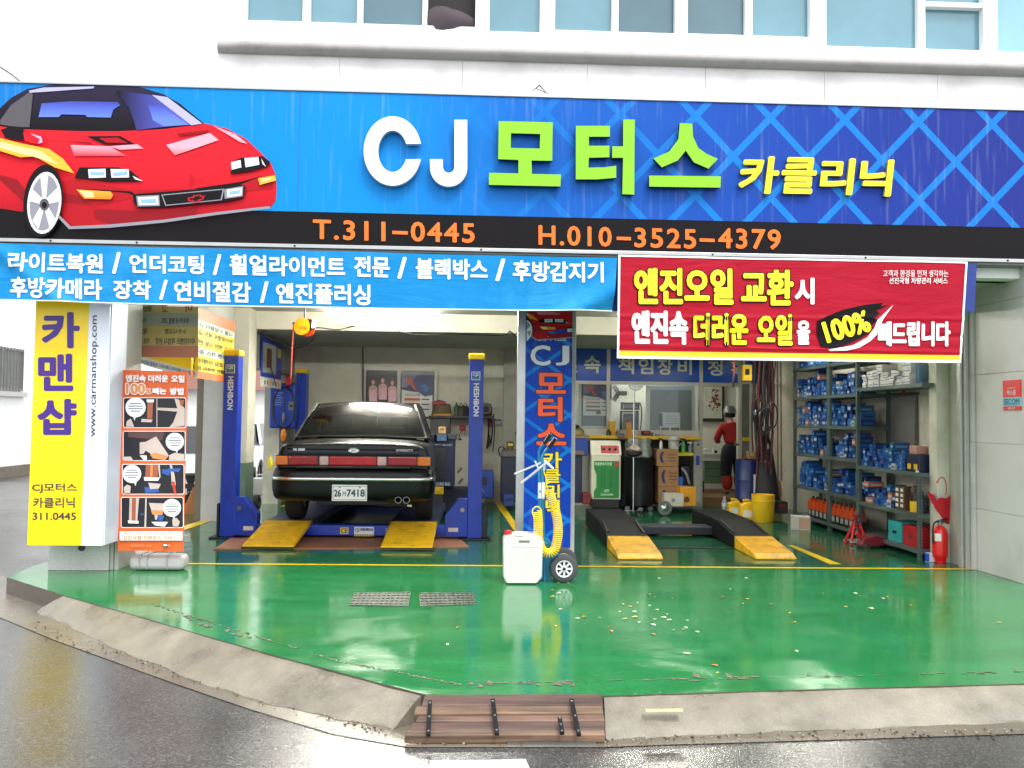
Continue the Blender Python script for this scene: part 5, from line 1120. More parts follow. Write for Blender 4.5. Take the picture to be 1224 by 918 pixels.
# plate
pl_ = MB().box(-.215, .165, -.035, -.02, .335, .52); po_ = pl_.obj('number_plate', M((225, 225, 220), .4, var=.03), car, bevel=.012)
mb = MB(); mb.box(-.2, .15, -.0365, -.0355, .50, .504).box(-.2, .15, -.0365, -.0355, .35, .354).box(-.204, -.2, -.0365, -.0355, .354, .50).box(.15, .154, -.0365, -.0355, .354, .50)
text3(mb, '26', (-.19, -.035, .465), (-.115, -.035, .465), (-.19, -.035, .385), 0, off=.003, bold=.03); text3(mb, '거', (-.105, -.035, .445), (-.065, -.035, .445), (-.105, -.035, .392), 0, off=.003, bold=.03); text3(mb, '7418', (-.055, -.035, .47), (.14, -.035, .47), (-.055, -.035, .385), 0, off=.003, bold=.03)
tag(mb.obj('plate_number', M((40, 45, 60), .5), po_), kind='stuff')
for x in (-.13, .085): MB().lathe([(.01, 0), (.012, .004)], (x, -.04, .492), 8, axis='y').obj('plate_bolt', STEEL, po_)
# exhausts
for x in (.50, .59):
    MB().lathe([(.036, .25), (.036, .02), (.038, .012), (.032, .012), (.030, .24)], (x, -.01, .345), 20, axis='y').obj('exhaust_tip', STEEL, car, smooth=True)
MB().lathe([(.001, .14), (.029, .14)], (.50, -.01, .345), 12, axis='y').lathe([(.001, .14), (.029, .14)], (.59, -.01, .345), 12, axis='y').obj('exhaust_bore', BLACK, car)
MB().box(.60, .65, .02, .04, .27, .29).obj('tow_eye', M((190, 180, 90), .4), car)
MB().box(-.5, .5, .9, 4.5, .2, .3).obj('underbody', BLACK, car)
# greenhouse
GP = MB()
def strip3(A, B, n_=8):   # quad strip between two poly lines
    k = len(A); GP.add(A+B, [(i, i+1, k+i+1, k+i) for i in range(k-1)])
Z0 = 1.005
rb0 = [(-.775, .98, Z0+.03), (-.40, .90, Z0+.045), (0, .88, Z0+.05), (.40, .90, Z0+.045), (.775, .98, Z0+.03)]       # rear screen foot
rt0 = [(-.61, 1.62, 1.455), (-.31, 1.585, 1.48), (0, 1.57, 1.488), (.31, 1.585, 1.48), (.61, 1.62, 1.455)]                      # rear screen head
ft0 = [(-.60, 2.72, 1.45), (-.28, 2.69, 1.455), (0, 2.68, 1.46), (.28, 2.69, 1.455), (.60, 2.72, 1.45)]
rm = [(x, 2.2, z+.035) for x, y, z in rt0]
roof = MB(); roof.add(rt0+rm+ft0, [(i, i+1, 5+i+1, 5+i) for i in range(4)]+[(5+i, 5+i+1, 10+i+1, 10+i) for i in range(4)])
o = roof.obj('roof', PAINT, car); md = o.modifiers.new('s', 'SUBSURF'); md.levels = 2; md.render_levels = 2; md = o.modifiers.new('t', 'SOLIDIFY'); md.thickness = .03; md.offset = -1; bake(o)
for p in o.data.polygons: p.use_smooth = True
for s in (-1, 1):
    GP = MB()
    def q_(a, b, c_, d): GP.add([(s*a[0],)+a[1:], (s*b[0],)+b[1:], (s*c_[0],)+c_[1:], (s*d[0],)+d[1:]], [(0, 1, 2, 3)])
    # C pillar, side rail, B pillar, A pillar
    q_((.77, .96, Z0+.025), (.815, 1.5, .99), (.665, 1.95, 1.44), (.60, 1.60, 1.465))
    q_((.77, .96, Z0+.025), (.84, 1.1, .95), (.84, 1.6, .95), (.815, 1.5, .99))
    q_((.60, 1.60, 1.465), (.665, 1.95, 1.44), (.665, 2.6, 1.43), (.59, 2.75, 1.455))
    q_((.815, 2.28, .99), (.815, 2.36, .99), (.665, 2.38, 1.435), (.665, 2.30, 1.435))
    q_((.815, 3.25, .96), (.76, 3.42, .96), (.59, 2.75, 1.45), (.665, 2.6, 1.43))
    o = GP.obj('pillar', PAINT, car); md = o.modifiers.new('t', 'SOLIDIFY'); md.thickness = .03
    GW = MB(); GW.add([(s*.805, 1.5, .985), (s*.805, 3.25, .955), (s*.655, 2.6, 1.425), (s*.655, 1.95, 1.435)], [(0, 1, 2, 3)]); GW.obj('side_window', None or glassmat('side_glass', (.12, .15, .14), .15), car)
CG = glassmat('tinted_glass', (.13, .17, .18), .45, dk=.04)
mb = MB(); mb.add(rb0+[(a[0]*.5+b[0]*.5, a[1]*.5+b[1]*.5-.02, a[2]*.5+b[2]*.5+.03) for a, b in zip(rb0, rt0)]+rt0, [(i, i+1, 5+i+1, 5+i) for i in range(4)]+[(5+i, 5+i+1, 10+i+1, 10+i) for i in range(4)]); mb.obj('rear_window', CG, car, smooth=True)
fb0 = [(-.74, 3.42, .96), (-.37, 3.5, .975), (0, 3.52, .98), (.37, 3.5, .975), (.74, 3.42, .96)]
mb = MB(); mb.add(ft0+fb0, [(i, i+1, 5+i+1, 5+i) for i in range(4)]); mb.obj('windscreen', CG, car, smooth=True)
mb = MB().tube(rb0, .010, 6).tube([rb0[-1], (.70, 1.27, 1.27), rt0[-1]], .009, 6).tube([rb0[0], (-.70, 1.27, 1.27), rt0[0]], .009, 6); mb.obj('window_trim', M((70, 72, 70), .3, .6), car)
SEAT = M((30, 30, 32), .8)
for x, y in ((-.38, 2.45), (.38, 2.45)):
    st_ = MB().box(x-.24, x+.24, y, y+.14, .6, 1.12).obj('seat', SEAT, car, bevel=.05, seg=3); MB().box(x-.13, x+.13, y-.01, y+.09, 1.14, 1.30).obj('headrest', SEAT, st_, bevel=.03, seg=3)
st_ = MB().box(-.62, .62, 1.45, 1.6, .6, 1.06).obj('seat', SEAT, car, bevel=.04); MB().box(-.5, -.2, 1.42, 1.52, 1.06, 1.17).obj('headrest', SEAT, st_, bevel=.04, seg=3); MB().box(.2, .5, 1.42, 1.52, 1.06, 1.17).obj('headrest', SEAT, st_, bevel=.04, seg=3)
MB().box(-.55, -.35, 1.2, 1.22, 1.04, 1.13).obj('tissue_box', M((150, 165, 165), .6), car)
MB().box(-.1, .1, 2.95, 2.98, 1.30, 1.35).obj('mirror', TRIM, car, bevel=.01)
MB().tube([(.05, 2.9, 1.28), (.04, 2.85, 1.22), (.05, 2.85, 1.16)], .012, 6).obj('charm', M((200, 200, 190), .5), car)
for s in (-1, 1):
    mi_ = MB().box(s*.86 if s > 0 else -1.06, 1.06 if s > 0 else -.86, 2.95, 3.08, .93, 1.06); o = mi_.obj('wing_mirror', PAINT, car, bevel=.035, seg=4, smooth=True)
    MB().box((.90 if s > 0 else -1.04), (1.04 if s > 0 else -.90), 2.944, 2.949, .945, 1.045).obj('mirror_glass', M((70, 90, 110), .08, .8), o)

# ================================================================== HELPERS FOR SMALL THINGS
def pbox(x0, y0, x1, y1, Y, depth, name, mat, parent=None, bevel=.006, **k):
    r_ = rect(x0, y0, x1, y1, Y); return MB().box(r_[0], r_[1], Y, Y+depth, r_[2], r_[3]).obj(name, mat, parent, bevel=bevel, **k)
def skin(name, pts, edges, mat, parent, root=0, sub=2):
    me = bpy.data.meshes.new(name); me.from_pydata([p[0] for p in pts], edges, []); o = bpy.data.objects.new(name, me); COL.objects.link(o); o.parent = parent
    me.materials.append(mat); md = o.modifiers.new('skin', 'SKIN'); md.use_smooth_shade = True
    for i, p in enumerate(pts):
        r = p[1]; me.skin_vertices[0].data[i].radius = r if isinstance(r, tuple) else (r, r)
        me.skin_vertices[0].data[i].use_root = (i == root)
    ms = o.modifiers.new('sub', 'SUBSURF'); ms.levels = sub; ms.render_levels = sub; bake(o); o.data.materials.clear(); o.data.materials.append(mat)
    for p in o.data.polygons: p.use_smooth = True
    return o
CARD = pm('cardboard', (150, 112, 72), .7, var=.1, dirt=(95, 70, 45), dscale=4, damt=.4)
NAVY = pm('navy_cabinet_paint', (22, 30, 62), .4, var=.12); PLY = M((235, 190, 30), .35, var=.05); WPL = M((225, 225, 218), .35, var=.05)

# ================================================================== RIGHT BAY LIFT
al = thing('alignment_lift', 'low black drive on lift with two runways and yellow ramp tips in the right bay', 'car lift')
DKM = pm('black_anti_slip_deck', (14, 15, 18), .7, spec=.2, var=.25, scale=60, bump=.3, bscale=120)
YWR = pm('worn_yellow_ramp', (232, 178, 12), .45, var=.12, dirt=(50, 45, 25), dscale=7, damt=.75)
for (xa_, xb_), (xc_, xd_) in (((714, 757), (738, 791)), ((850, 893), (902, 950))):
    x0_ = at(xc_, 665, Z=.03).x; x1_ = at(xd_, 665, Z=.03).x; yN = at(xc_+20, 666, Z=.03).y
    rw = bpy.data.objects.new('runway', None); COL.objects.link(rw); rw.parent = al
    f0 = lambda p: (x0_, p[0], p[1]); f1 = lambda p: (x1_, p[0], p[1])
    MB().prism([(yN+1.50, .25), (yN+.78, .145), (yN+.78, .02), (yN+2.75, .02), (yN+2.75, .25)], f0, f1).obj('deck', DKM, rw, bevel=.006)
    MB().prism([(yN+.775, .146), (yN+.10, .055), (yN, .02), (yN, .004), (yN+.775, .004)], f0, f1).obj('yellow_ramp', YWR, rw, bevel=.006)
    mb = MB()
    for i in range(20):
        x = x0_+.02+(x1_-x0_-.04)*i/19; mb.prism([(yN+.77, .151), (yN+.11, .061), (yN+.11, .05), (yN+.77, .14)], lambda p: (x-.005, p[0], p[1]), lambda p: (x+.005, p[0], p[1]))
    tag(mb.obj('ramp_rib', YWR, rw), kind='stuff')
    for xx_ in (x0_+.02, x1_-.045): MB().prism([(yN+1.45, .262), (yN+.9, .182), (yN+.9, .15), (yN+1.45, .22)], lambda p: (xx_, p[0], p[1]), lambda p: (xx_+.025, p[0], p[1])).obj('side_rail', BLACK, rw)
a = at(757, 630, Z=.1); b = at(850, 630, Z=.1)
MB().box(1.95, 3.05, 10.75, 11.1, .03, .13).obj('cross_beam', pm('dark_beam', (38, 42, 52), .5, var=.2), al, bevel=.01)
MB().box(1.97, 3.03, 9.8, 9.84, .002, .012).obj('floor_pipe', BLACK, al)

# ================================================================== HAND TRUCK, HOSE, JERRYCAN
HB_ = pm('turquoise_blue_paint', (28, 120, 160), .35, var=.08); YH = 7.78
ht = thing('hand_truck', 'blue two wheeled hand truck with black grips standing by the middle column', 'hand truck')
def h4(x, y, Y): return at(590+x/4.83, 520+y/4.83, Y=Y)
fw = at(674, 681, Y=7.72); rwp = at(673.5, 662, Y=8.12)
for c_, Yw in ((fw, 7.72), (rwp, 8.12)):
    t = bpy.data.objects.new('wheel', None); COL.objects.link(t); t.parent = ht; t.location = (c_.x, Yw, .130)
    MB().lathe([(.075, -.03), (.112, -.03), (.124, -.024), (.13, -.01), (.13, .01), (.124, .024), (.112, .03), (.075, .03)], (0, 0, 0), 32, axis='y', ring=True).obj('tyre', M((62, 64, 66), .7, var=.1), t, smooth=True)
    mb = MB().lathe([(.066, -.03), (.078, -.032), (.078, .03), (.066, .03)], (0, 0, 0), 28, axis='y', ring=True).lathe([(.022, -.034), (.024, .03)], (0, 0, 0), 16, axis='y')
    for k in range(8): mb.box(.018, .07, -.028, -.01, -.009, .009, 0, Matrix.Rotation(2*math.pi*k/8, 4, 'Y'))
    mb.obj('rim', M((215, 216, 216), .35, .2), t); MB().lathe([(.001, -.006), (.066, -.006)], (0, 0, 0), 20, axis='y').obj('rim_disc', M((90, 92, 95), .5), t); MB().lathe([(.014, -.042), (.016, -.03)], (0, 0, 0), 12, axis='y').obj('hub_cap', BLACK, t)
MB().tube([(fw.x, 7.7, .13), (fw.x, 8.14, .13)], .01, 8).obj('axle', STEEL, ht)
A = [h4(295, 850, 7.78), h4(290, 600, 7.78), h4(283, 300, 7.78), h4(280, 120, 7.78), h4(300, 92, 7.77), h4(322, 70, 7.74)]
B = [h4(272, 800, 8.06), h4(268, 560, 8.06), h4(264, 300, 8.06), h4(262, 95, 8.06), h4(275, 70, 8.04), h4(298, 45, 8.0)]
MB().tube(A, .0135, 10).obj('frame_tube', HB_, ht, smooth=True); MB().tube(B, .0135, 10).obj('frame_tube', HB_, ht, smooth=True)
MB().tube([h4(318, 74, 7.74), h4(358, 18, 7.70)], .019, 10).obj('grip', BLACK, ht, bevel=.004); MB().tube([h4(292, 50, 8.0), h4(330, -4, 7.96)], .019, 10).obj('grip', BLACK, ht, bevel=.004)
for yy in (330, 490, 560): a = h4(286, yy, 7.78); b = h4(266, yy-8, 8.06); MB().tube([a, b], .009, 8).obj('cross_bar', HB_, ht)
a = h4(296, 690, 7.80); MB().prism([(a.x-.005, .012), (a.x-.005, .34), (a.x+.05, .36), (fw.x-.01, .20), (fw.x-.02, .10), (a.x+.03, .012)], lambda p: (p[0], 7.80, p[1]), lambda p: (p[0], 7.812, p[1])).obj('side_plate', HB_, ht, bevel=.003)
MB().prism([(a.x-.005, .012), (a.x-.005, .34), (a.x+.05, .36), (fw.x-.01, .20), (fw.x-.02, .10), (a.x+.03, .012)], lambda p: (p[0], 8.05, p[1]), lambda p: (p[0], 8.062, p[1])).obj('side_plate', HB_, ht, bevel=.003)
MB().box(a.x-.22, a.x+.0, 7.80, 8.05, .004, .012).obj('toe_plate', HB_, ht)
for (x, y, Y0_, x2, y2, Y1_) in ((300, 165, 7.74, 155, 280, 7.4), (300, 150, 7.95, 120, 225, 7.7)):
    MB().tube([h4(x, y, Y0_), h4(x2, y2, Y1_)], [.012, .009], 8).obj('silver_arm', M((205, 208, 210), .3, .5), ht)
MB().tube([h4(240, 150, 7.85), h4(262, 200, 7.8)], .008, 6).tube([h4(295, 150, 7.74), h4(345, 195, 7.7)], .011, 6).tube([h4(290, 205, 7.74), h4(300, 150, 7.74)], .01, 6).obj('clamp', M((205, 208, 210), .3, .5), ht)
for xx_, Y_ in ((265, 8.04), (286, 7.763)): p_ = h4(xx_, 320, Y_); MB().lathe([(.0155, -.075), (.0155, .075)], tuple(p_), 12).obj('white_sleeve', WPL, ht)
# yellow coiled hose
def coil(path, R_, r_, turns, n_=14):
    P = [Vector(p) for p in path]; L_ = [0]
    for i in range(1, len(P)): L_.append(L_[-1]+(P[i]-P[i-1]).length)
    def samp(s):
        for i in range(1, len(P)):
            if s <= L_[i]: t = (s-L_[i-1])/(L_[i]-L_[i-1]); return P[i-1].lerp(P[i], t)
        return P[-1]
    out = []; N_ = turns*n_
    for k in range(N_+1):
        s = L_[-1]*k/N_; c = samp(s); d = (samp(min(s+.02, L_[-1]))-samp(max(s-.02, 0))).normalized(); e1 = Vector((0, 1, 0)); e1 = (e1-d*e1.dot(d)).normalized(); e2 = d.cross(e1); th = 2*math.pi*k/n_
        out.append(c+(e1*math.cos(th)+e2*math.sin(th))*R_)
    return out
def smooth_path(P, n_=6):
    P = [Vector(p) for p in P]; out = []
    for i in range(len(P)-1):
        p0, p1, p2, p3 = P[max(i-1, 0)], P[i], P[i+1], P[min(i+2, len(P)-1)]
        for k in range(n_):
            t = k/n_; out.append(.5*((2*p1)+(p2-p0)*t+(2*p0-5*p1+4*p2-p3)*t*t+(3*p1-p0-3*p2+p3)*t**3))
    return out+[P[-1]]
hs_ = thing('coiled_hose', 'yellow coiled air hose draped over the blue hand truck', 'hose'); YHS = 7.68
pth = smooth_path([h4(252, 440, YHS), h4(258, 510, YHS), h4(258, 590, YHS), h4(275, 655, YHS), h4(310, 682, YHS), h4(350, 665, YHS), h4(368, 600, YHS), h4(372, 530, YHS), h4(362, 460, YHS), h4(345, 400, YHS), h4(328, 350, YHS), h4(318, 320, YHS)])
MB().tube(coil(pth, .040, .0065, 60, 14), .0058, 5).obj('hose_coil', pm('yellow_hose', (238, 205, 20), .35, var=.06), hs_, smooth=True)
MB().tube(smooth_path([h4(318, 320, YHS), h4(305, 290, YHS), h4(302, 250, YHS), h4(290, 210, YHS)]), .006, 6).tube(smooth_path([h4(310, 350, YHS), h4(300, 330, YHS), h4(305, 285, YHS-.02), h4(335, 270, YHS-.02)]), .006, 6).obj('hose_tail', M((238, 205, 20), .35), hs_)
c_ = h4(250, 445, YHS-.03); MB().tube([(c_.x+.042*math.cos(k/10*math.pi), c_.y, c_.z+.05*math.sin(k/10*math.pi)) for k in range(20)], .006, 6, closed=True).obj('hose_loop', M((238, 205, 20), .35), hs_)
jc = thing('jerrycan', 'big white plastic jerrycan with red cap beside the hand truck', 'jerrycan'); YJ = 7.62
a = h4(55, 700, YJ).x; b = h4(284, 700, YJ).x; zT = h4(100, 575, YJ).z
o = MB().prism([(a+.03, .012), (b-.045, .012), (b-.004, .07), (b, zT-.06), (b-.02, zT-.015), (b-.06, zT), (a+.09, zT), (a+.02, zT-.012), (a, zT-.05), (a+.004, .07)], lambda p: (p[0], YJ, p[1]), lambda p: (p[0], YJ+.22, p[1])).obj('can_body', pm('translucent_white_plastic', (205, 205, 198), .35, var=.06, scale=3, dirt=(180, 175, 165), damt=.4), jc, bevel=.02, seg=4, smooth=True)
MB().box(h4(145, 600, YJ).x, h4(210, 600, YJ).x, YJ-.004, YJ+.03, h4(145, 622, YJ).z, h4(145, 606, YJ).z).obj('handle_slot', M((110, 105, 98), .6), jc, bevel=.008)
MB().box(h4(125, 600, YJ).x, h4(205, 600, YJ).x, YJ+.08, YJ+.14, zT, zT+.012).obj('handle', WPL, jc, bevel=.006)
MB().lathe([(.034, zT-.01), (.034, zT+.022), (.03, zT+.028)], (h4(84, 570, YJ+.08).x, YJ+.08, 0), 20).obj('cap', RED, jc)
MB().box(h4(75, 640, YJ).x, h4(262, 640, YJ).x, YJ-.003, YJ+.01, h4(75, 642, YJ).z-.004, h4(75, 642, YJ).z).obj('moulded_line', M((205, 205, 200), .4), jc)

# ================================================================== EXTINGUISHER, UMBRELLA, TIN, JACKS
fe = at(1125, 673, Z=0); FY = fe.y+.02
ex_ = thing('fire_extinguisher', 'red fire extinguisher on the floor at the right end of the yellow line', 'fire extinguisher', (fe.x, FY, 0))
MB().lathe([(.05, .0), (.058, .004), (.058, .035), (.066, .05), (.076, .07), (.078, .10), (.078, .31), (.070, .35), (.045, .385), (.022, .40), (.02, .42)], (0, 0, 0), 28).obj('cylinder', pm('extinguisher_red', (215, 18, 20), .3, var=.05, coat=.3), ex_, smooth=True)
MB().lathe([(.024, .41), (.024, .44), (.012, .46)], (0, 0, 0), 12).obj('valve', STEEL, ex_); MB().cbox((.03, 0, .462), (.12, .02, .012), rot=(0, -.25, 0)).cbox((.03, 0, .44), (.10, .02, .010), rot=(0, .1, 0)).obj('handle', BLACK, ex_)
MB().tube(smooth_path([(.01, -.01, .44), (-.06, -.02, .44), (-.09, -.02, .36), (-.085, -.02, .2)]), .009, 6).obj('hose', BLACK, ex_)
MB().grid(lambda u, v: (.0795*math.cos(rad(200+50*u)), .0795*math.sin(rad(200+50*u)), .24+.08*v), 6, 2).obj('label_patch', WPL, ex_)
um = thing('umbrella', 'closed red umbrella hanging upside down above the fire extinguisher', 'umbrella'); YU = FY-.0
u = lambda x, y, dy=0: at(1000+x/5.4, 560+y/5.4, Y=YU+.03+dy)
tip = u(728, 420); top = u(690, 165)
ax = (tip-top); 
mb = MB(); nseg = 16
def umf(a_, v):
    th = a_*2*math.pi; c = u(680, 178).lerp(u(735, 415), v); fold = 1+.22*math.sin(th*6)*(1-v)
    rx = .14*(1-v)**.8*fold+.008; return (c.x+rx*math.cos(th)+.0, c.y+.05*(1-v)*math.sin(th)*fold, c.z+.03*math.cos(th*2+1)*(1-v)+.015*math.sin(th*6)*(1-v))
mb.grid(umf, 48, 10); mb.obj('canopy', pm('red_umbrella_cloth', (190, 18, 40), .5, var=.1), um, smooth=True)
MB().tube(smooth_path([u(700, 170), u(704, 130), u(698, 80), u(680, 58), u(658, 66), u(648, 95)]), .015, 8).obj('handle', pm('red_handle', (195, 25, 35), .35), um)
MB().tube([u(690, 150), u(735, 430)], .006, 6).obj('shaft', STEEL, um)
MB().tube([at(1120, 560, Y=YU+.09), at(1121, 590, Y=YU+.09)], .006, 6).obj('strap', RED, um)
t = thing('paint_tin', 'small blue and white tin on the floor left of the fire extinguisher', 'tin', (at(1110, 671, Z=0).x, FY+.05, 0)); MB().box(-.045, .045, -.03, .03, 0, .1).obj('tin_body', M((205, 208, 215), .4), t, bevel=.008); MB().box(-.046, -.02, -.031, .031, .003, .098).obj('blue_band', M((30, 70, 190), .4), t, bevel=.008)
t = thing('jack_stand', 'red axle stand on the floor in front of the orange bottles', 'axle stand', (at(1028, 652, Z=0).x, at(1028, 652, Z=0).y+.1, 0))
for sx, sy in ((-1, -1), (1, -1), (-1, 1), (1, 1)): MB().tube([(sx*.11, sy*.09, .0), (sx*.03, sy*.02, .26)], [.02, .016], 4).obj('leg', RED, t)
MB().box(-.12, .12, -.10, -.085, .03, .05).box(-.12, .12, .085, .10, .03, .05).obj('brace', M((200, 195, 185), .4), t); MB().lathe([(.035, .22), (.032, .27), (.018, .28), (.018, .33), (.04, .335), (.04, .36)], (0, 0, 0), 12).obj('ratchet_post', M((120, 12, 20), .5), t)
t = thing('floor_jack', 'dark red trolley jack lying on the floor before the lower shelf', 'trolley jack', (at(1052, 656, Z=0).x, at(1052, 656, Z=0).y+.08, 0), .1)
MB().prism([(-.24, .03), (-.2, .12), (-.05, .15), (.18, .10), (.24, .06), (.22, .03)], lambda p: (p[0], -.06, p[1]), lambda p: (p[0], .06, p[1])).obj('chassis', pm('dark_red_paint', (120, 22, 30), .5, var=.2), t, bevel=.01)
for x in (-.2, .2):
    MB().lathe([(.03, -.07), (.03, .07)], (x, 0, .03), 14, axis='y').obj('wheel', STEEL, t)
MB().tube([(-.2, 0, .13), (-.27, 0, .17)], .02, 8).obj('handle_socket', RED, t); MB().cbox((.16, -.065, .14), (.05, .01, .03), rot=(0, .5, 0)).obj('white_label', WPL, t); MB().tube(smooth_path([(.2, 0, .08), (.45, -.02, .03), (.7, -.02, .015)]), .008, 6).obj('cable', BLACK, t)

# ================================================================== PARTS SHELVES
SHG = pm('green_grey_steel_shelf', (88, 104, 100), .45, .3, var=.12, dirt=(45, 50, 48), damt=.4); SX0, SX1 = 4.86, 5.30
ty = [9.10, 10.6, 11.5, 12.8]
def shelf_unit(label, y0, y1, tiers, top, name='shelf_unit'):
    t = thing(name, label, 'shelf', group=None)
    for yy in (y0+.003, y1-.043):
        for xx_ in (SX0, SX1-.04): MB().box(xx_, xx_+.04, yy, yy+.04, 0, top).obj('upright', SHG, t)
    for z in tiers: MB().box(SX0-.004, SX1+.004, y0+.0, y1-.0, z-.045, z).obj('shelf_board', SHG, t)
    return t
u1 = shelf_unit('green grey steel shelf unit nearest the forecourt, with one separate high shelf', ty[0]+.0, ty[1]-.003, (.11, .50, .955), .96)
MB().box(SX0-.004, SX1, ty[0]-.1, ty[1]-.004, 1.905, 1.95).obj('shelf_board', SHG, u1)
u2 = shelf_unit('green grey steel shelf unit in the middle of the right wall', ty[1], ty[2]-.003, (.11, .54, 1.03, 1.455, 1.88, 2.32), 2.5)
u3 = shelf_unit('green grey steel shelf unit farthest back beside the hanging hoses', ty[2], ty[3], (.11, .54, 1.03, 1.455, 1.88, 2.32), 2.5)
# slots in the near upright
mb = MB()
for i in range(26): mb.box(SX0-.001, SX0+.004, ty[0]+.012, ty[0]+.028, .03+i*.035, .045+i*.035).box(SX0+.012, SX0+.028, ty[0]+.0015, ty[0]+.0045, .03+i*.035, .045+i*.035)
tag(mb.obj('slot', BLACK, u1), kind='stuff')
bc = [(16, 55, 118), (22, 78, 150), (12, 34, 80), (34, 100, 165), (180, 115, 90), (190, 190, 182), (28, 84, 130), (90, 140, 185)]
bmat = [M(c_, .4, var=.1) for c_ in bc]
def bmesh_(c1, c2, k):
    mb = MB().box(-.5, .5, -.5, .5, 0, 1, 0).box(-.503, -.5, -.38, .38, .2+.1*(k % 2), .62, 1).box(-.35, .35, -.503, -.5, .25, .55, 1)
    if k % 3 == 0: mb.box(-.505, -.502, -.25, .0, .3, .52, 2)
    return mb.mesh('parts_box', [bmat[c1], bmat[c2], bmat[5]])
bx = [bmesh_(0, 3, 0), bmesh_(1, 7, 1), bmesh_(2, 1, 2), bmesh_(3, 0, 3), bmesh_(0, 5, 4), bmesh_(1, 0, 5), bmesh_(6, 7, 6)]
bodd = [bmesh_(4, 5, 1), bmesh_(5, 3, 2)]
ORD = 'first second third fourth fifth sixth seventh eighth ninth tenth eleventh twelfth thirteenth fourteenth fifteenth sixteenth seventeenth eighteenth nineteenth twentieth'.split()
def stack(y0, y1, z, zmax, where, grp, wmin=.09, wmax=.13, hmin=.065, hmax=.10, odd=.06, x=SX0+.05, dpt=.2, meshes=bx, name='parts_box', cat='box', rows=4, col='blue'):
    yy = y0; ns = 0
    while yy < y1-.06:
        w_ = R.uniform(wmin, wmax); w_ = min(w_, y1-yy); h = R.uniform(hmin, hmax); zz_ = z; k = R.randint(max(1, rows-2), rows); ms = R.choice(meshes)
        for i in range(k):
            if zz_+h > zmax: break
            od = R.random() < odd; me_ = R.choice(bodd) if od else (ms if R.random() < .6 else R.choice(meshes))
            o = link(name, me_, loc=(x+dpt/2+R.uniform(-.02, .03), yy+w_/2, zz_+.0005), rz=R.uniform(-.06, .06)); o.scale = (dpt, w_*.94, h*.97)
            cw = ('pinkish' if me_ is bodd[0] else 'white') if od else col
            tag(o, '%s box, %s up in the %s stack, %s' % (cw, ORD[i], ORD[min(ns, 19)], where), cat, grp); zz_ += h
        yy += w_; ns += 1
T3 = ((.54, 'second lowest'), (1.03, 'middle'), (1.455, 'second highest'), (1.88, 'upper'))
for (z, nm_), zn in zip(T3, (.95, 1.39, 1.82, 2.26)):
    stack(ty[1]+.05, ty[2]-.05, z, zn, '%s shelf, middle unit' % nm_, 'blue boxes on the %s shelf, middle unit' % nm_)
    stack(ty[2]+.05, ty[3]-.05, z, zn, '%s shelf, farthest unit' % nm_, 'blue boxes on the %s shelf, farthest unit' % nm_)
stack(ty[0]+.35, ty[1]-.05, .955, 1.30, 'waist high shelf', 'boxes on the waist high shelf, near unit', .07, .11, .055, .08, .08, rows=4)
stack(ty[0]+.62, ty[1]-.05, .50, .85, 'knee high shelf', 'boxes on the knee high shelf, near unit', .09, .13, .06, .09, .15, rows=4)
wbm = [MB().box(-.5, .5, -.5, .5, 0, 1, 0).box(-.503, -.5, -.4, .4, .35, .5, 1).mesh('parts_box', [M(c_, .5), M((60, 62, 90), .5)]) for c_ in ((215, 214, 208), (200, 200, 205))]
stack(ty[0]+.25, ty[1]-.05, 1.95, 2.35, 'high shelf', 'white cartons on the high shelf', .10, .15, .05, .07, 0, meshes=wbm, rows=5, col='white', name='parts_carton', cat='carton')
pbox(1098, 436, 1119, 458, 9.3, .3, 'picture_board', M((120, 160, 190), .4)); o = COL.objects[-1]; tag(o, 'pale blue printed board leaning at the end of the high white shelf', 'board')
stack(ty[1]+.05, ty[3]-.1, 2.32, 2.6, 'topmost shelf', 'boxes on the topmost shelf', .15, .25, .12, .18, 0, rows=1)
# oil bottles with orange labels
om = MB(); om.box(-.045, .045, -.06, .06, 0, .14, 1).box(-.0455, .0455, -.0605, .0605, .10, .20, 0).box(-.03, .03, -.04, .04, .20, .235, 0).lathe([(.018, .235), (.018, .265)], (0, -.02, 0), 10, 2).box(-.0475, -.0455, -.04, .04, .03, .09, 3)
ome = om.mesh('oil_bottle', [M((185, 66, 20), .45), M((20, 22, 26), .35), M((30, 30, 32), .4), M((150, 155, 160), .4)])
for i in range(12):
    o = link('oil_bottle', ome, loc=(SX0+.08, ty[1]+.12+i*.138, .11), rz=R.uniform(-.05, .05)); o.scale = (1.1, 1, 1.15); tag(o, '%s black and orange oil bottle from the near end of the bottom shelf row' % ORD[i], 'bottle', 'oil bottles on the bottom shelf')
# near bottom shelf and knee shelf goods
def onshelf(name, lab, cat, y, z, w_, d, h, mat, **k):
    t = thing(name, lab, cat, (SX0+.04+d/2, y, z)); MB().box(-d/2, d/2, -w_/2, w_/2, 0, h).obj('body', mat, t, bevel=.008); return t
t = onshelf('tool_case', 'turquoise plastic case on the bottom shelf nearest the forecourt', 'case', ty[0]+.62, .11, .32, .3, .24, M((40, 150, 150), .45)); MB().box(-.16, -.15, -.04, .04, .1, .13).obj('latch', BLACK, t)
t = onshelf('tool_case', 'red tool case on the bottom shelf nearest the forecourt', 'case', ty[0]+.26, .11, .34, .3, .23, M((165, 24, 30), .45)); MB().box(-.16, -.15, -.04, .04, .1, .13).obj('latch', STEEL, t); MB().tube(smooth_path([(-.02, -.08, .235), (-.02, -.07, .27), (-.02, .07, .27), (-.02, .08, .235)]), .008, 6).obj('handle', BLACK, t)
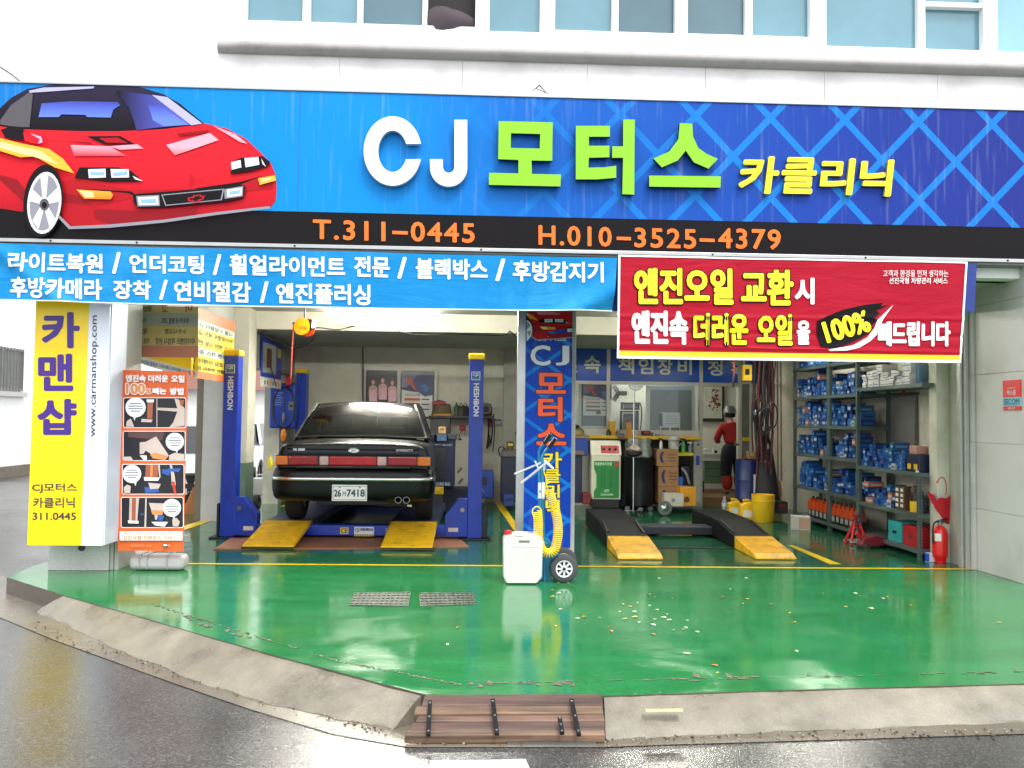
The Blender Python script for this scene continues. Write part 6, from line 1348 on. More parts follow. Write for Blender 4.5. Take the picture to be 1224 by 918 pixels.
t = thing('oil_jar', 'brown jar with yellow base on the knee high shelf', 'jar', (SX0+.12, ty[0]+.27, .5)); MB().lathe([(.07, 0), (.072, .12)], (0, 0, 0), 18).obj('base', PLY, t); MB().lathe([(.068, .12), (.07, .22), (.05, .27), (.035, .3)], (0, 0, 0), 18).obj('jar_body', M((60, 42, 34), .3), t)
t = thing('bottle', 'dark bottle at the front end of the knee high shelf', 'bottle', (SX0+.1, ty[0]+.12, .5)); MB().lathe([(.04, 0), (.04, .16), (.018, .2), (.018, .24)], (0, 0, 0), 14).obj('bottle_body', M((40, 60, 80), .3), t)
for k, (dy, lab) in enumerate(((.45, 'brown carton of bulbs'), (.56, 'brown carton of spark plugs'))):
    t = onshelf('carton', ('brown carton with white spots, %s in the pair on the knee high shelf' % ('nearer' if k == 0 else 'farther')), 'carton', ty[0]+dy, .5, .10, .2, .26, M((88, 62, 44), .6))
    for i in range(4): MB().box(-.102, -.1, -.03, .03, .03+i*.06, .065+i*.06).obj('white_label', WPL, t)
t = onshelf('battery', 'dark battery with yellow corners at the front end of the waist high shelf', 'battery', ty[0]+.20, .955, .26, .2, .2, NAVY); MB().box(-.104, -.1, -.1, -.03, .03, .09).box(-.104, -.1, .04, .11, .03, .09).obj('yellow_mark', PLY, t); MB().lathe([(.03, 0), (.03, .012)], (-.106, -.1, .0), 12, axis='x').obj('white_knob', WPL, t)
t = onshelf('carton', 'pinkish carton on top of the dark battery', 'carton', ty[0]+.20, 1.157, .16, .14, .09, M((165, 120, 110), .6))
t = thing('wall_cabinet', 'grey steel wall cabinet door on the cream wall above the waist high shelf', 'cabinet')
ya_ = at(1068, 500, X=5.34).y; yb_ = at(1097, 500, X=5.34).y; z1_ = at(1082, 473, X=5.34).z; z0_ = at(1082, 530, X=5.34).z
MB().box(5.30, 5.348, yb_, ya_, z0_, z1_).obj('door_panel', M((120, 118, 118), .4, .3), t, bevel=.004); MB().box(5.29, 5.348, yb_-.03, ya_+.03, z1_, z1_+.04).obj('top_frame', M((80, 78, 76), .5), t); MB().box(5.27, 5.29, yb_+.2, yb_+.24, z1_+.03, z1_+.11).obj('red_tag', RED, t)

# ================================================================== STUFF AT THE BACK RIGHT
def jug(name, lab, x0, y0, x1, y1, mat, lmat, Yd=None):
    p = at((x0+x1)/2, y1, Z=0); Y = p.y; r_ = rect(x0, y0, x1, y1, Y); w_ = (r_[1]-r_[0]); h = r_[3]
    t = thing(name, lab, 'jerrycan', ((r_[0]+r_[1])/2, Y+.08, 0))
    MB().prism([(-w_/2, 0), (w_/2, 0), (w_/2, h*.78), (w_*.3, h*.9), (-w_*.1, h*.9), (-w_/2, h*.74)], lambda q: (q[0], -.07, q[1]), lambda q: (q[0], .07, q[1])).obj('can_body', mat, t, bevel=.012, seg=3)
    MB().tube([(-w_*.3, 0, h*.82), (-w_*.25, 0, h*.99), (w_*.15, 0, h*.99), (w_*.3, 0, h*.88)], .014, 8).obj('handle', mat, t); MB().box(-w_*.36, w_*.4, -.074, -.07, h*.15, h*.5).obj('white_label', lmat, t)
    MB().lathe([(.022, h*.86), (.022, h*.97)], (-w_*.36, 0, 0), 10).obj('cap', BLACK, t); return t
jug('jerrycan', 'yellow oil can with white label beside the clear water bottle', 872, 597, 887, 617, PLY, WPL)
jug('jerrycan', 'yellow oil can with white label touching the big yellow bucket', 886, 598, 903, 622, PLY, WPL)
p = at(916, 625, Z=0); t = thing('bucket', 'big ribbed yellow bucket on the floor left of the shelves', 'bucket', (p.x, p.y+.14, 0)); h = rect(903, 592, 929, 625, p.y)[3]
MB().lathe([(.14, 0), (.15, .02), (.165, h*.75), (.172, h*.76), (.172, h*.80), (.166, h*.81), (.17, h), (.16, h), (.15, h*.7)], (0, 0, 0), 28).obj('bucket_body', M((222, 178, 22), .4, var=.1), t, smooth=True)
p = at(866, 610, Z=0); t = thing('water_bottle', 'clear plastic water bottle standing alone on the floor near the doorway', 'bottle', (p.x, p.y, 0)); MB().lathe([(.045, 0), (.047, .14), (.02, .2), (.016, .21)], (0, 0, 0), 14).obj('bottle_body', M((170, 185, 195), .1), t, smooth=True); MB().lathe([(.048, .07), (.048, .13)], (0, 0, 0), 14).obj('label_band', WPL, t); MB().lathe([(.018, .21), (.018, .235)], (0, 0, 0), 10).obj('cap', WPL, t)
p = at(960, 634, Z=0); t = thing('carton', 'white carton with a printed side on the floor before the oil bottles', 'carton', (p.x, p.y+.1, 0), -.35); MB().box(-.13, .13, -.1, .1, 0, .19).obj('box_body', M((195, 190, 180), .6), t, bevel=.004); MB().box(-.02, .125, -.103, -.1, .02, .17).obj('print_patch', M((190, 150, 125), .6), t)
p = at(950, 610, Z=0); t = thing('carton', 'blue carton on the floor at the far end of the oil bottles', 'carton', (p.x, 12.95, .0)); MB().box(-.14, .14, -.1, .1, 0, .24).obj('box_body', bmat[1], t, bevel=.004)
p = at(925, 606, Z=0); t = thing('cardboard_sheet', 'brown cardboard leaning beside the black bag behind the bucket', 'cardboard', (p.x, p.y, .13), .1); MB().cbox((0, 0, .16), (.34, .02, .42), rot=(-.3, .55, 0)).obj('sheet', CARD, t)
# drum, bag, hoses
p = at(898, 598, Z=0); DY = 13.2
t = thing('oil_drum', 'dark blue drum with a white label behind the yellow cans', 'drum', (at(898, 590, Y=DY).x, DY+.15, 0)); h = rect(886, 550, 910, 600, DY)[3]
MB().lathe([(.2, 0), (.2, h*.3), (.21, h*.31), (.2, h*.33), (.2, h*.63), (.21, h*.64), (.2, h*.66), (.2, h), (.18, h), (.18, h-.02), (.001, h-.02)], (0, 0, 0), 28).obj('drum_body', pm('drum_blue', (20, 40, 95), .4, var=.1), t, smooth=True); MB().box(.02, .10, -.212, -.2, h*.42, h*.75).obj('white_label', WPL, t); MB().cbox((0, 0, h+.02), (.3, .12, .04), rot=(0, -.2, .3)).obj('rag', M((90, 40, 45), .8), t)
hb = thing('hose_bundle', 'thick bundle of red and black air hoses hanging from the ceiling by the shelves', 'hoses'); YHB = 12.7
hm = [M((60, 16, 22), .5), BLACK, M((34, 36, 52), .5), M((100, 30, 32), .5), M((52, 50, 52), .5)]
for i in range(26):
    x = 901+i*.95+R.uniform(-1, 1); yb_ = R.uniform(505, 575); Yh = YHB+R.uniform(-.12, .12); amp = R.uniform(.5, 3)
    P = [at(x+amp*math.sin(k*.9+i), 395+(yb_-395)*k/7, Y=Yh) for k in range(8)]
    MB().tube(smooth_path(P, 3), R.uniform(.010, .020), 6).obj('hose', hm[i % 5], hb)
for i in range(12):
    c_ = at(R.uniform(902, 926), R.uniform(470, 560), Y=YHB-.14); MB().lathe([(.02, -.04), (.025, 0), (.012, .04)], tuple(c_), 8).obj('fitting', STEEL if i % 2 else hm[0], hb)
for x in (906, 915, 922):
    c_ = at(x, 490+R.uniform(-6, 20), Y=YHB-.16); MB().tube([(c_.x+.09*math.cos(k/8*math.pi), c_.y-.01, c_.z+.2*math.sin(k/8*math.pi)) for k in range(16)], .012, 6, closed=True).obj('loop', BLACK, hb)
t = thing('black_bag', 'long black sack hanging below the hose bundle', 'sack'); c0_ = at(916, 520, Y=12.75); c1_ = at(920, 598, Y=12.75)
MB().grid(lambda a_, v: (c0_.x+(c1_.x-c0_.x)*v+(.07+.13*v**.7)*math.cos(a_*6.283)*(1+.1*math.sin(a_*25)), 12.85+(.05+.12*v)*math.sin(a_*6.283), c0_.z+(c1_.z+.0-c0_.z)*v), 30, 10).obj('sack_body', M((18, 18, 22), .6), t, smooth=True)
t = thing('junction_box', 'yellow electrical box hanging next to the hose bundle under the red banner', 'electrical box'); pbox(889, 436, 899, 455, 12.6, .1, 'box_body', PLY, t); r_ = rect(891, 441, 896, 448, 12.59); MB().box(r_[0], r_[1], 12.594, 12.599, r_[2], r_[3]).obj('black_mark', BLACK, t)
t = thing('hanging_tool', 'thin black air tool hanging on a red cord in front of the blue lettering', 'air tool'); MB().tube([at(878, 400, Y=12.4), at(877, 450, Y=12.4)], .006, 6).obj('cord', RED, t); MB().lathe([(.012, 0), (.02, .03), (.02, .12), (.01, .15)], tuple(at(876.5, 463, Y=12.4)), 10).obj('tool_body', BLACK, t)
# shelf wall side strip: vertical pipes
t = thing('wall_pipes', 'thin vertical air pipes on the wall between the hoses and the shelves', 'pipes')
for x in (929, 933): MB().tube([at(x, 400, Y=13.0), at(x+1, 575, Y=13.0)], .012, 6).obj('pipe', M((120, 95, 85), .5), t)
# ATF machine
YM = 13.4
mc = thing('fluid_changer', 'white and green fluid changer machine on castors with red gauge panel', 'machine')
r_ = rect(707, 544, 742, 597, YM); x0_, x1_, z0_, z1_ = r_
MB().box(x0_, x1_, YM, YM+.45, z0_, z1_).obj('cabinet', M((200, 198, 178), .45, var=.06), mc, bevel=.012)
zt_ = rect(707, 527, 742, 544, YM)[3]
MB().prism([(YM-.01, z1_+.001), (YM+.12, zt_), (YM+.45, zt_), (YM+.45, z1_+.001)], lambda q: (x0_-.01, q[0], q[1]), lambda q: (x1_+.01, q[0], q[1])).obj('console', M((205, 202, 185), .4), mc, bevel=.006)
gm = M((20, 120, 50), .4, var=.08); pg = rect(710, 551, 740, 595, YM-.01)
MB().prism([(pg[0], pg[3]), (pg[1], pg[3]), (pg[1], pg[2]), (pg[0], pg[2]), (pg[0], pg[2]+.1), (pg[0]+.04, pg[2]+.16), (pg[0]+.04, pg[3]-.22), (pg[0], pg[3]-.12)], lambda q: (q[0], YM-.008, q[1]), lambda q: (q[0], YM-.001, q[1])).obj('green_panel', gm, mc)
mb = MB(); rtext(mb, 'ATF', 722, 585, 728, 588.5, YM-.012, 0, sl=0, bold=.04); rtext(mb, 'CHANGER', 718, 590, 733, 592.5, YM-.012, 0, sl=0, bold=.04); rtext(mb, '자동변속기오일', 711, 552.5, 731, 556.5, YM-.012, 0, sl=0, bold=.04)
for x in (719, 722, 729, 731): r_ = rect(x, 560, x+.8, 583, YM-.01); mb.box(r_[0], r_[1], YM-.011, YM-.009, r_[2], r_[3], 1)
r_ = rect(735, 552, 739, 558, YM-.01); mb.box(r_[0], r_[1], YM-.012, YM-.009, r_[2], r_[3], 2)
tag(mb.obj('panel_print', [M((190, 220, 185), .5), M((20, 80, 40), .5), RED], mc), kind='stuff')
k_ = (zt_-z1_); 
def onc(u_, v_): return (x0_+(x1_-x0_)*u_, YM-.012+.13*v_, z1_+k_*v_+.004)
MB().add([onc(.32, .1), onc(.95, .1), onc(.95, .65), onc(.32, .65)], [(0, 1, 2, 3)]).obj('red_panel', M((165, 30, 28), .4), mc)
for u_ in (.42, .62, .82): c_ = onc(u_, .4); MB().lathe([(.022, -.004), (.024, -.015), (.005, -.02)], c_, 14, axis='y').obj('gauge', BLACK, mc)
for u_ in (.15, .9): MB().lathe([(.05, -.015), (.05, .015)], (x0_+(x1_-x0_)*u_, YM+.06, .05), 16, axis='y').obj('castor', RUB, mc)
MB().box(x0_+.02, x1_-.02, YM+.03, YM+.4, .09, z0_-.001).obj('plinth', BLACK, mc)
# black drum machine with clear bag
t = thing('waste_oil_unit', 'round black waste drum under a crumpled clear plastic bag behind the pole stand', 'waste drum', (at(766, 590, Y=13.6).x, 13.85, 0)); rd = (at(785, 590, Y=13.6).x-at(748, 590, Y=13.6).x)/2
h1 = rect(750, 549, 780, 600, 13.6)[3]; h2 = rect(750, 526, 780, 600, 13.6)[3]
MB().lathe([(rd*.8, .08), (rd*.95, .1), (rd, h1*.5), (rd*.98, h1), (rd*1.03, h1+.02), (rd*.9, h1+.04)], (0, 0, 0), 30).obj('drum_body', M((18, 20, 26), .35, var=.1), t, smooth=True)
MB().grid(lambda a_, v: (rd*(.9-.1*v+.06*math.sin(a_*6.283*5+v*9))*math.cos(a_*6.283), rd*(.9-.1*v+.07*math.sin(a_*6.283*7+2))*math.sin(a_*6.283), h1+.02+(h2-h1)*v+.01*math.sin(a_*31)), 48, 8).obj('plastic_bag', pm('crumpled_plastic', (120, 125, 118), .15, var=.3, scale=12, bump=.8, bscale=14), t, smooth=True)
for a_ in (200, 270, 340): MB().lathe([(.04, -.015), (.04, .015)], (rd*.8*math.cos(rad(a_)), rd*.8*math.sin(rad(a_)), .04), 14, axis='y').obj('castor', STEEL, t)
t = thing('pole_stand', 'thin chrome pole stand with a black tray of tools on castors', 'stand', (at(757, 600, Y=13.15).x, 13.15, 0)); hp = at(757, 462, Y=13.15).z; ht_ = at(757, 546, Y=13.15).z
MB().tube([(0, 0, .05), (0, 0, hp)], .012, 8).obj('pole', CHR, t); MB().lathe([(.06, ht_), (.14, ht_+.04), (.14, ht_+.09), (.13, ht_+.09), (.05, ht_+.02)], (0, 0, 0), 20).obj('tray', BLACK, t)
for a_ in (30, 150, 270):
    MB().tube([(0, 0, .07), (.15*math.cos(rad(a_)), .15*math.sin(rad(a_)), .06)], .01, 6).obj('foot', STEEL, t); MB().lathe([(.035, -.01), (.035, .01)], (.15*math.cos(rad(a_)), .15*math.sin(rad(a_)), .035), 12, axis='y').obj('castor', RUB, t)
t = thing('rag_heap', 'pale cloth rags heaped in the tray of the pole stand', 'rags', (at(757, 600, Y=13.15).x, 13.15, ht_+.05)); MB().grid(lambda a_, v: (.11*math.cos(a_*6.283)*math.sin(v*3.14)*(1+.2*math.sin(a_*19)), .1*math.sin(a_*6.283)*math.sin(v*3.14), .09*(1-v)*(1.2+.4*math.sin(a_*13))+.01), 24, 8).obj('cloth', M((150, 135, 125), .8), t, smooth=True)
# blue stool and tan cap at left
t = thing('parts_washer', 'dark blue parts washer cabinet half hidden by the column banner', 'cabinet'); pbox(683, 545, 696, 601, 13.5, .4, 'cabinet_body', NAVY, t); pbox(683, 524, 703, 545, 13.5, .4, 'basin', M((24, 56, 140), .4), t); MB().cbox(tuple(at(690, 541, Y=13.45)), (.2, .1, .06), rot=(0, 0, .3)).obj('rag', M((120, 100, 85), .8), t)
t = thing('sun_hat', 'tan brimmed hat lying on the dark blue parts washer', 'hat', (at(691, 522, Y=13.6).x, 13.7, at(691, 523, Y=13.6).z)); MB().lathe([(.2, 0), (.19, .03), (.12, .05), (.11, .12), (.06, .16), (.001, .17)], (0, 0, 0), 24).obj('hat_body', M((135, 118, 78), .8), t, smooth=True); MB().lathe([(.1, .1), (.08, .2), (.001, .22)], (-.05, 0, 0), 16).obj('black_crown', BLACK, t, smooth=True)
# bench with yellow edge and cartons
t = thing('workbench', 'long bench with a yellow front edge under the partition windows', 'bench'); pbox(703, 521, 838, 525, 14.25, .3, 'yellow_edge', PLY, t); pbox(829, 528, 838, 601, 14.25, .3, 'grey_side', M((170, 170, 160), .5), t); pbox(811, 541, 829, 545, 14.0, .3, 'shelf', M((190, 180, 30), .5), t)
for x in (705, 770): pbox(x, 525.5, x+3, 602, 14.3, .05, 'leg', GREYP, t)
for q in ((833, 530, 836, 532.5), (832, 545, 836, 556)): pbox(*q, 14.24, .008, 'blue_sticker', BLUEP, t, bevel=0)
for k, (x0_, y0_, x1_, y1_, w) in enumerate(((785, 537, 811, 556, 'topmost'), (787, 559, 811, 580, 'middle'), (787, 583, 811, 602, 'lowest'))):
    t = thing('carton', 'brown cardboard carton with a blue stripe, %s of the stack of three' % w, 'carton', group=None); pbox(x0_, y0_-1.3*(k > 0), x1_, y1_+1.3*(k < 2), 13.7, .3, 'box_body', CARD, t, bevel=.005)
    r_ = rect(x0_+5, y0_+3, x0_+9, y1_-3, 13.69); mb = MB(); mb.prism([(r_[0]+.03*math.sin(i/8*3.14)*(-1)+.01, r_[2]+(r_[3]-r_[2])*i/8) for i in range(9)]+[(r_[1]-.03*math.sin(i/8*3.14), r_[2]+(r_[3]-r_[2])*i/8) for i in range(8, -1, -1)], lambda q: (q[0], 13.693, q[1]), lambda q: (q[0], 13.699, q[1])); mb.obj('blue_stripe', M((30, 35, 90), .5), t)
    r_ = rect(x0_+13, y0_+5, x0_+23, y1_-6, 13.69); mb = MB()
    for i in range(3): mb.box(r_[0], r_[1], 13.694, 13.699, r_[3]-.03-i*.05, r_[3]-.015-i*.05)
    tag(mb.obj('print_lines', M((85, 70, 62), .6), t), kind='stuff')
t = thing('carton', 'white carton with a round mark on the floor before the stacked cartons', 'carton'); pbox(794, 590, 817, 605.5, 13.35, .2, 'box_body', M((185, 180, 168), .6), t); c_ = at(805, 598, Y=13.34); MB().lathe([(.03, 0), (.03, .006)], (c_.x, 13.341, c_.z), 14, axis='y').obj('round_mark', GREYP, t)
t = thing('carton', 'orange yellow carton with a dark round mark beside the bench', 'carton'); pbox(813, 582, 832, 605, 13.4, .25, 'box_body', M((200, 140, 25), .5), t); c_ = at(821, 597, Y=13.39); MB().lathe([(.045, 0), (.045, .006)], (c_.x, 13.391, c_.z), 16, axis='y').obj('round_mark', M((60, 45, 20), .5), t)
c_ = at(795, 602, Y=13.1); t = thing('wheel_disc', 'grey castor wheel with a chrome hub in front of the white carton', 'wheel', (c_.x, 13.12, .12)); MB().lathe([(.07, -.02), (.11, -.02), (.115, 0), (.11, .02), (.07, .02)], (0, 0, 0), 26, axis='y', ring=True).obj('tyre', M((90, 98, 92), .6), t); MB().lathe([(.001, -.03), (.04, -.02), (.07, -.01)], (0, 0, 0), 20, axis='y').obj('hub', CHR, t)
def bottle(name, lab, x, y0, y1, Y, mat, cmat, r0=.035, spray=True, zb_=None):
    c_ = at(x, y1, Y=Y); h = at(x, y0, Y=Y).z-c_.z; t = thing(name, lab, 'bottle', (c_.x, Y, c_.z)); MB().lathe([(r0, 0), (r0, h*.55), (r0*.4, h*.75), (r0*.35, h*.8)], (0, 0, 0), 14).obj('bottle_body', mat, t, smooth=True)
    mb = MB().lathe([(r0*.45, h*.8), (r0*.45, h*.9)], (0, 0, 0), 10)
    if spray: mb.box(-r0*1.4, r0*.8, -.015, .015, h*.88, h)
    mb.obj('trigger' if spray else 'cap', cmat, t); return t
bottle('spray_bottle', 'green spray bottle on the yellow green shelf', 817, 524, 541, 14.1, M((60, 165, 60), .3), BLACK)
bottle('spray_bottle', 'grey spray bottle right of the green one', 825, 528, 541, 14.1, M((110, 125, 140), .3), WPL)
bottle('spray_bottle', 'white spray bottle on the topmost brown carton', 790, 524, 536.5, 13.8, M((200, 200, 195), .3), BLACK, .03)
bottle('detergent_bottle', 'black and yellow bottle on the bench below the poster', 727.5, 510, 524, 14.3, M((35, 32, 20), .3), PLY, .04, False)
t = thing('white_jug', 'large white jug on the bench behind the spray bottles', 'jug', (at(806, 535, Y=14.15).x, 14.2, at(806, 537, Y=14.15).z)); MB().lathe([(.09, 0), (.09, .13), (.12, .16), (.11, .22), (.02, .24)], (0, 0, 0), 20).obj('jug_body', M((205, 205, 195), .4), t, smooth=True); MB().tube([(.11, 0, .17), (.17, 0, .13), (.09, 0, .06)], .012, 6).obj('handle', WPL, t)
t = thing('pressure_washer', 'blue and black vacuum cleaner between the cartons and the bench side', 'vacuum cleaner'); pbox(813, 556, 827, 582, 14.0, .25, 'vacuum_body', BLACK, t, bevel=.05, seg=3); pbox(811, 570, 817, 581, 13.93, .1, 'blue_cover', M((30, 100, 200), .4), t, bevel=.02); MB().tube(smooth_path([at(815, 560, Y=13.9), at(820, 566, Y=13.85), at(824, 578, Y=13.9)]), .02, 8).obj('hose', M((160, 160, 165), .4), t); t.name = 'vacuum_cleaner'
pbox(705, 526, 829, 602, 14.5, .03, 'bench_dark_sheet', pm('added_dark_sheet', (44, 42, 42), .7, var=.3), bpy.data.objects['workbench'], bevel=0)  # dark sheet added below the bench to darken the space behind the machines
# things on bench/wall, seen through panes
t = thing('yellow_box', 'yellow carton standing on the bench left of the black cabinet', 'box'); pbox(728.5, 503, 736, 521, 14.4, .1, 'box_body', M((215, 165, 30), .5), t)
t = thing('upright_pump', 'yellow upright pump leaning by the black framed cabinet', 'pump'); mb = MB(); P = [at(748, 505, Y=14.2), at(754, 504, Y=14.2), at(757, 527, Y=14.2), at(751, 528, Y=14.2)]; mb.prism([(q.x, q.z) for q in P], lambda q: (q[0], 14.2, q[1]), lambda q: (q[0], 14.28, q[1])); mb.obj('pump_body', M((205, 140, 30), .4), t, bevel=.01); MB().lathe([(.03, 0), (.04, .05), (.02, .1)], tuple(at(750, 505, Y=14.2)), 10).obj('pump_head', GREYP, t)
t = thing('black_cabinet', 'black framed open cabinet behind the yellow pump', 'cabinet'); 
for q in ((742, 491, 744, 520), (761, 491, 763.5, 520), (744, 491, 761, 493), (743, 481, 764.5, 483), (743, 481, 745, 490), (762.5, 481, 764.5, 490), (745, 488, 762, 490)): pbox(*q, 15.2, .12, 'frame_bar', BLACK, t, bevel=0)
pbox(746, 483, 762, 488, 15.25, .05, 'face_panel', M((150, 150, 135), .5), t); pbox(745, 494, 761, 520, 15.28, .04, 'inner_shelf', M((75, 70, 72), .6), t); MB().tube(smooth_path([at(760, 486, Y=15.1), at(765, 482, Y=15.1), at(767, 495, Y=15.1), at(765, 518, Y=15.1)]), .012, 6).obj('cable', BLACK, t)
c_ = at(759, 458, Y=16.0); t = thing('wall_clock', 'round grey wall clock partly hidden by the blue lettering panes', 'clock', (c_.x, 15.95, c_.z)); MB().lathe([(.11, 0), (.15, -.02), (.155, -.04), (.12, -.04), (.11, -.02)], (0, 0, 0), 30, axis='y').obj('rim', GREYP, t, smooth=True); MB().lathe([(.001, 0), (.115, .001)], (0, -.005, 0), 24, axis='y').obj('dial', WPL, t); MB().box(-.003, .003, -.03, -.026, 0, .08).box(0, .06, -.03, -.026, -.003, .003).obj('hand', BLACK, t)
c_ = at(739, 470, Y=15.9); t = thing('wall_fan', 'wall fan with a wire cage seen through the middle pane', 'fan', (c_.x, 15.9, c_.z)); mb = MB()
for r_ in (.05, .1, .15, .19): mb.tube([(r_*math.cos(k/12*math.pi), -.03, r_*math.sin(k/12*math.pi)) for k in range(24)], .003, 4, closed=True)
for k in range(12): mb.tube([(0, -.04, 0), (.19*math.cos(k*math.pi/6), -.03, .19*math.sin(k*math.pi/6))], .002, 4)
tag(mb.obj('wire_cage', GREYP, t), kind='stuff')
for k in range(3):
    a_ = k*2.094; MB().cbox((.09*math.cos(a_), .0, .09*math.sin(a_)), (.16, .01, .09), rot=(.3, -a_, 0)).obj('blade', M((120, 120, 125), .4), t)
MB().lathe([(.03, -.03), (.03, .06)], (0, 0, 0), 12, axis='y').obj('hub', DARK, t)
# inner window and tyre poster (through left pane)
t = thing('office_window', 'inner office window with grey frame and dark glass behind the poster', 'window'); 
for q in ((692, 459, 695, 512), (695, 509, 728, 512)): pbox(*q, YP+.1, .05, 'frame', ALU, t)
pbox(695, 459, 727, 509, YP+.16, .01, 'pane', M((70, 78, 82), .15), t, bevel=0)
def tyre_poster(name, lab, x0, y0, x1, y1, Y):
    t = thing(name, lab, 'poster'); r_ = rect(x0, y0, x1, y1, Y); X0_, X1_, Z0_, Z1_ = r_; w_ = X1_-X0_; h = Z1_-Z0_
    MB().box(X0_, X1_, Y, Y+.006, Z0_, Z1_).obj('paper', M((205, 205, 198), .5), t)
    mb = MB(); f_ = lambda u_, v_, d=1: (X0_+w_*u_, Y-.0012*d, Z1_-h*v_)
    def F(pts, m_, d): mb.flat([f_(a_, b_, d) for a_, b_ in pts], m_)
    F([(0, 0), (1, 0), (1, .48), (.75, .52), (.55, .42), (.3, .40), (0, .36)], 0, 1)
    F([(.0, .0), (.5, .0), (.3, .2), (.15, .3), (0, .3)], 4, 1.5)
    F([(.1, .16), (.22, .05), (.38, .16), (.32, .17), (.42, .3), (.5, .38), (.38, .34), (.24, .2), (.17, .18)], 1, 2); F([(.6, .26), (.75, .22), (.85, .3), (.92, .3), (.8, .42), (.68, .35), (.74, .35)], 2, 2)
    for i in range(3): F([(.1, .56+i*.12), (.6, .56+i*.12), (.6, .62+i*.12), (.1, .62+i*.12)], 3 if i != 0 else 1, 1.2); F([(.65, .57+i*.12), (.9, .57+i*.12), (.9, .60+i*.12), (.65, .60+i*.12)], 0, 1.2)
    F([(.46, .8), (.62, .8), (.62, .95), (.46, .95)], 5, 1.3)
    text3(mb, '타이어교환', f_(.12, .45, 3), f_(.6, .45, 3), f_(.12, .52, 3), 0, off=.001)
    tag(mb.obj('poster_print', [M((70, 75, 110), .5), M((205, 90, 50), .5), M((50, 120, 180), .5), M((100, 80, 75), .5), M((120, 120, 150), .5), M((90, 70, 40), .5)], t), kind='stuff'); return t
tyre_poster('tyre_poster', 'tyre poster with arrow picture behind the left office pane', 697, 459, 731, 497, YP+.08)
# office: picture, desk, phone, person
t = thing('framed_picture', 'black framed flower painting on the office wall beside the mechanic', 'picture'); YPc = 16.5
pbox(837, 458, 866, 504, YPc, .05, 'frame', M((35, 28, 24), .4), t); pbox(840.5, 462, 863, 500, YPc-.006, .01, 'paper', M((188, 190, 172), .6), t, bevel=0)
mb = MB()
for i in range(46):
    x = 851+R.gauss(3, 3.2); y = 480+R.gauss(0, 8); c_ = at(x, min(max(y, 466), 496), Y=YPc-.012); mb.lathe([(R.uniform(.008, .03), 0), (.001, -.002)], (c_.x, YPc-.008-.0002*i, c_.z), 7, i % 3, axis='y')
mb.tube([at(850, 468, Y=YPc-.012), at(856, 480, Y=YPc-.012), at(852, 492, Y=YPc-.012)], .004, 4, 1)
for i in range(6): c_ = at(844, 466+i*2.6, Y=YPc-.012); mb.box(c_.x-.008, c_.x+.008, YPc-.012, YPc-.010, c_.z-.008, c_.z+.008, 1)
tag(mb.obj('painted_flowers', [M((150, 45, 35), .6), M((60, 60, 45), .6), M((120, 70, 50), .6)], t), kind='stuff')
t = thing('office_desk', 'pale green office desk behind the doorway', 'desk'); pbox(839, 543, 868, 548, 15.7, .5, 'desk_top', M((190, 195, 180), .5), t); pbox(842, 552, 868, 578, 15.75, .4, 'drawer_unit', M((105, 140, 110), .5), t)
for y in (560, 569): pbox(843, y, 867, y+.6, 15.745, .004, 'drawer_gap', BLACK, t, bevel=0)
pbox(839, 575, 842, 601, 15.75, .1, 'leg', M((60, 20, 26), .5), t)
t = thing('telephone', 'white desk telephone on the pale green desk', 'telephone'); pbox(841, 541, 852, 544, 15.72, .15, 'base', WPL, t, bevel=.01); MB().tube(smooth_path([at(841, 538, Y=15.75), at(844, 536.5, Y=15.75), at(849, 539, Y=15.75), at(851, 542, Y=15.75)]), .018, 8).obj('handset', WPL, t)
t = thing('desk_speaker', 'small white speaker beside the telephone', 'speaker'); pbox(853, 536, 859, 544, 15.75, .08, 'case', WPL, t); c_ = at(856, 540, Y=15.74); MB().lathe([(.03, 0), (.015, -.003)], (c_.x, 15.748, c_.z), 14, axis='y').obj('cone', BLACK, t)
